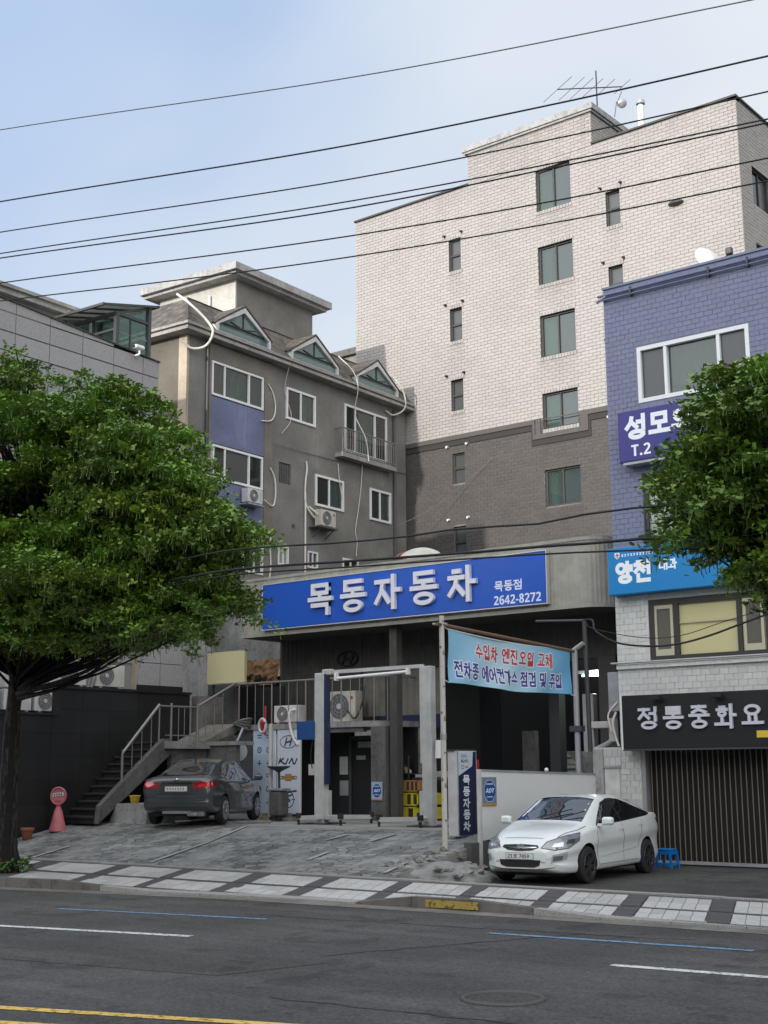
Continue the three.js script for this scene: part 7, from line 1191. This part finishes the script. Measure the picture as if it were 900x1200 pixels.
tree({
  label: 'big leafy street tree with a dark trunk at the left edge of the photo', base: [-21.6, 0.09, -15.65], trunk: [[-21.6, 0, -15.65], [-21.58, 1.3, -15.65], [-21.5, 2.6, -15.6], [-21.25, 3.9, -15.5], [-20.8, 5.3, -15.4], [-20.6, 7.0, -15.3], [-20.6, 8.6, -15.2]], r0: 0.215, r1: 0.05, low: 3.8, high: 9.8, leaf: 0.08, spread: 0.11, density: 190,
  lobes: [[-20.6, 6.3, -15.3, 3.0, 1.6, 2.5, 90], [-20.8, 7.75, -15.2, 2.0, 1.15, 1.7, 50], [-19.7, 5.05, -15.0, 2.7, 0.85, 2.1, 70], [-17.8, 6.4, -15.3, 1.4, 1.1, 1.3, 42], [-21.6, 8.9, -15.0, 0.9, 0.7, 0.8, 14], [-22.6, 6.4, -15.0, 1.6, 1.6, 1.6, 30], [-17.6, 5.15, -15.4, 1.5, 0.75, 1.3, 36], [-16.7, 5.75, -15.4, 1.0, 1.0, 1.0, 38], [-17.5, 7.25, -15.3, 0.9, 0.7, 0.9, 22], [-18.6, 8.2, -15.3, 0.9, 0.6, 0.9, 18], [-17.7, 4.35, -15.4, 1.2, 0.35, 1.0, 28], [-20.3, 4.5, -14.6, 1.4, 0.4, 0.8, 26], [-17.0, 4.6, -15.4, 1.1, 0.5, 1.0, 26], [-19.4, 4.4, -15.2, 2.1, 0.4, 1.6, 50], [-21.6, 4.9, -15.2, 1.2, 0.5, 1.2, 18], [-21.3, 4.6, -15.0, 1.2, 0.3, 1.1, 26]],
  extra: [[-20.9, 9.6, -15.2, 0.34], [-19.95, 9.1, -15.3, 0.3], [-21.7, 9.75, -15.0, 0.36], [-17.4, 7.0, -15.3, 0.35], [-16.4, 6.3, -15.3, 0.35], [-16.6, 5.6, -15.3, 0.4], [-21.2, 9.9, -15.1, 0.22], [-19.4, 9.15, -15.3, 0.22], [-18.6, 8.6, -15.3, 0.26], [-18.1, 8.2, -15.4, 0.24], [-17.0, 7.4, -15.3, 0.24], [-16.3, 5.0, -15.4, 0.3], [-16.9, 4.4, -15.4, 0.3]],
});
tree({
  label: 'leafy street tree crown hanging in from the right edge before the blue building', base: [-5.3, 0.09, -15.9], trunk: [[-5.3, 0, -15.9], [-5.3, 1.5, -15.9], [-5.3, 3, -15.85], [-5.3, 4.4, -15.8], [-5.35, 5.6, -15.8], [-5.4, 6.6, -15.8]], r0: 0.17, r1: 0.04, low: 3.6, high: 7.4, leaf: 0.078, spread: 0.1, density: 210, k: 0.85,
  lobes: [[-5.8, 5.7, -15.8, 1.5, 1.4, 1.4, 70], [-6.65, 5.8, -15.9, 0.85, 1.0, 0.9, 30], [-6.6, 4.8, -15.9, 0.85, 0.5, 0.8, 20], [-5.9, 4.25, -15.8, 0.7, 0.4, 0.7, 14], [-5.3, 3.95, -15.8, 0.6, 0.35, 0.6, 12], [-6.35, 4.2, -15.8, 0.5, 0.3, 0.5, 11], [-7.3, 5.35, -15.9, 0.5, 0.7, 0.5, 14], [-4.8, 5.2, -15.7, 1.3, 1.3, 1.2, 24]],
  extra: [],
});
{ // weeds at the foot of the left tree
  const t = thing('weeds', 'low green weeds round the foot of the left tree', 'plants', [-21.4, 0.1, -15.5]); t.userData.kind = 'stuff';
  const l = []; for (let k = 0; k < 90; k++) { const a = rnd() * 6.283, d = 0.2 + rnd() * 0.35; l.push(M4().compose(V(-21.5 + Math.cos(a) * d, 0.1 + rnd() * 0.16, -15.65 + Math.sin(a) * d * 0.7), new THREE.Quaternion().setFromEuler(new THREE.Euler(rr(-0.6, 0.6), rnd() * 6, rr(-0.6, 0.6))), V(1, 1, 1))); }
  instanced('weed_leaves', sprig(6, 0.07, 0.06), m.weed, l, t, () => lin(rr(0.7, 1.2), rr(0.8, 1.2), 0.8));
}
// ---------- overhead cables along the pavement ----------
{
  const wire = (label, pts, r, mt = m.cable) => {
    const a = pts[0], b = pts[1], y = pts[pts.length - 2], z = pts[pts.length - 1], ext = (p, q, X) => { const t = (X - q[0]) / (q[0] - p[0]); return [X, q[1] + (q[1] - p[1]) * t * 0.9, q[2] + (q[2] - p[2]) * t]; };
    solo('overhead_cable', tube([ext(b, a, a[0] - 12), ...pts, ext(y, z, z[0] + 10)], r, 60, 6), mt, label, 'cable', a);
  };
  const S = (L) => L;
  wire('thin grey cable, the topmost one across the sky', S([[-19.82, 13.48, -13.54], [-11.51, 12.1, -14.45], [-6.03, 11.42, -15.06]]), 0.009, m.cableGrey);
  wire('black overhead cable, second from the top across the sky', S([[-19.73, 12.05, -13.55], [-12.27, 11.11, -14.37], [-8.77, 10.79, -14.76], [-5.86, 10.59, -15.07]]), 0.0125);
  wire('black overhead cable, third from the top across the sky', S([[-19.69, 11.45, -13.55], [-12.27, 10.56, -14.37], [-8.79, 10.28, -14.75], [-5.89, 10.12, -15.07]]), 0.0115);
  wire('black overhead cable, upper one of the close pair across the brick tower', S([[-19.66, 11.04, -13.56], [-12.28, 10.21, -14.37], [-8.8, 9.93, -14.75], [-5.92, 9.76, -15.07]]), 0.0115);
  wire('black overhead cable, lower one of the close pair across the brick tower', S([[-19.65, 10.95, -13.56], [-12.28, 10.1, -14.37], [-8.8, 9.865, -14.75], [-5.92, 9.71, -15.07]]), 0.0125);
  wire('black overhead cable just below the close pair', S([[-19.62, 10.47, -13.56], [-12.28, 9.66, -14.37], [-8.82, 9.39, -14.75], [-5.95, 9.25, -15.07]]), 0.0115);
  wire('black overhead cable, lowest one against the sky, touching the roof of the grey house', S([[-19.6, 10.13, -13.56], [-15.6, 9.67, -14.0], [-12.28, 9.33, -14.37], [-8.83, 9.08, -14.75], [-5.96, 8.95, -15.06]]), 0.011);
  wire('black cable sagging in waves above the workshop canopy', S([[-22, 5.5, -15.9], [-17.5, 5.3, -15.2], [-14.13, 5.13, -14.17], [-12.28, 5.05, -14.37], [-11.15, 5.03, -14.49], [-10.25, 5.055, -14.59], [-9.31, 4.995, -14.7], [-8.78, 5.04, -14.75], [-7.8, 5.06, -14.86], [-6.3, 5.1, -15.7]]), 0.014);
  wire('thick black cable along the top edge of the blue workshop sign', S([[-22, 5.3, -15.9], [-17.5, 5.0, -15.2], [-14.12, 4.83, -14.17], [-12.28, 4.775, -14.37], [-11.15, 4.74, -14.49], [-10.0, 4.71, -14.62], [-8.98, 4.69, -14.73], [-8.39, 4.67, -14.8], [-7.71, 4.66, -14.87], [-6.3, 4.66, -15.7]]), 0.019);
  wire('thin black cable crossing the upper edge of the blue sign just under the thick cable', S([[-22, 5.2, -15.9], [-17.5, 4.9, -15.2], [-14.12, 4.75, -14.17], [-12.28, 4.69, -14.37], [-10.88, 4.65, -14.52], [-9.06, 4.59, -14.72], [-7.94, 4.53, -14.85], [-6.3, 4.5, -15.7]]), 0.012);
  solo('service_cable', tube([[-14.45, 4.95, -24.8], [-13.9, 4.85, -24.2], [-13.4, 4.52, -23.5], [-12.98, 4.29, -23.5], [-12.2, 4.17, -23.5], [-11.64, 4.18, -23.5], [-10.98, 4.3, -23.5], [-10.25, 4.5, -23.5], [-6, 5.6, -23.5]], 0.02, 60), m.cable, 'black cable sagging across the yellow window of the blue building', 'cable', [-13, 4.3, -23.5]);
  solo('service_cable', tube([[-14.45, 4.95, -24.8], [-13.4, 4.57, -23.5], [-12.27, 4.33, -23.5], [-11.55, 4.34, -23.5], [-10.67, 4.54, -23.5], [-6, 5.5, -23.5]], 0.008, 50), m.cable, 'thin wire above the sagging cable before the yellow window', 'cable', [-13, 4.4, -23.5]);
  solo('service_cable', tube([[-31.5, 10.6, -39], [-29.8, 11.6, -40.2], [-28.4, 12.7, -40.8], [-27.5, 13.3, -40.9]], 0.008, 20), m.cableGrey, 'grey wire slanting over the shadowed dark brick of the tower', 'cable', [-30, 11.6, -40]);
}
// ---------- houses across the road, behind the viewpoint: they shade the street and show in the panes ----------
function plainHouse(label, x0, x1, y1, z0, z1, mt, rows, cols) {
  const t = thing('plain_building', label, 'building', [(x0 + x1) / 2, 0, z0]);
  part('wall', B(x0, x1, -0.08, y1, z0, z1), mt, t); part('parapet', B(x0 - 0.1, x1 + 0.1, y1, y1 + 0.3, z0 - 0.1, z1 + 0.1), m.concreteDark, t);
  for (let r = 0; r < rows; r++) for (let c = 0; c < cols; c++) { const x = lerp(x0, x1, (c + 0.5) / cols), y = 1.2 + r * 3.1; const f = part('window', B(x - 0.95, x + 0.95, y, y + 1.5, z0 - 0.05, z0 + 0.05), m.white, t); part('pane', B(x - 0.85, x + 0.85, y + 0.1, y + 1.4, z0 - 0.07, z0 - 0.055), m.glassGrey, f); }
}
plainHouse('pale five storey building across the road behind the viewpoint', -26.7, -20.4, 17.8, 18, 28, m.concreteLight, 5, 2);
plainHouse('white seven storey building across the road straight behind the viewpoint', -20, 6, 22.6, 18, 28, m.whiteMat, 7, 8);
plainHouse('tan four storey building across the road to the right behind the viewpoint', 6.6, 30, 13.5, 18, 28, m.villaTan, 4, 6);
plainHouse('grey four storey building across the road to the left behind the viewpoint', -60, -28.0, 13.5, 18, 28, m.concrete, 4, 8);
renderer.render(scene, camera);
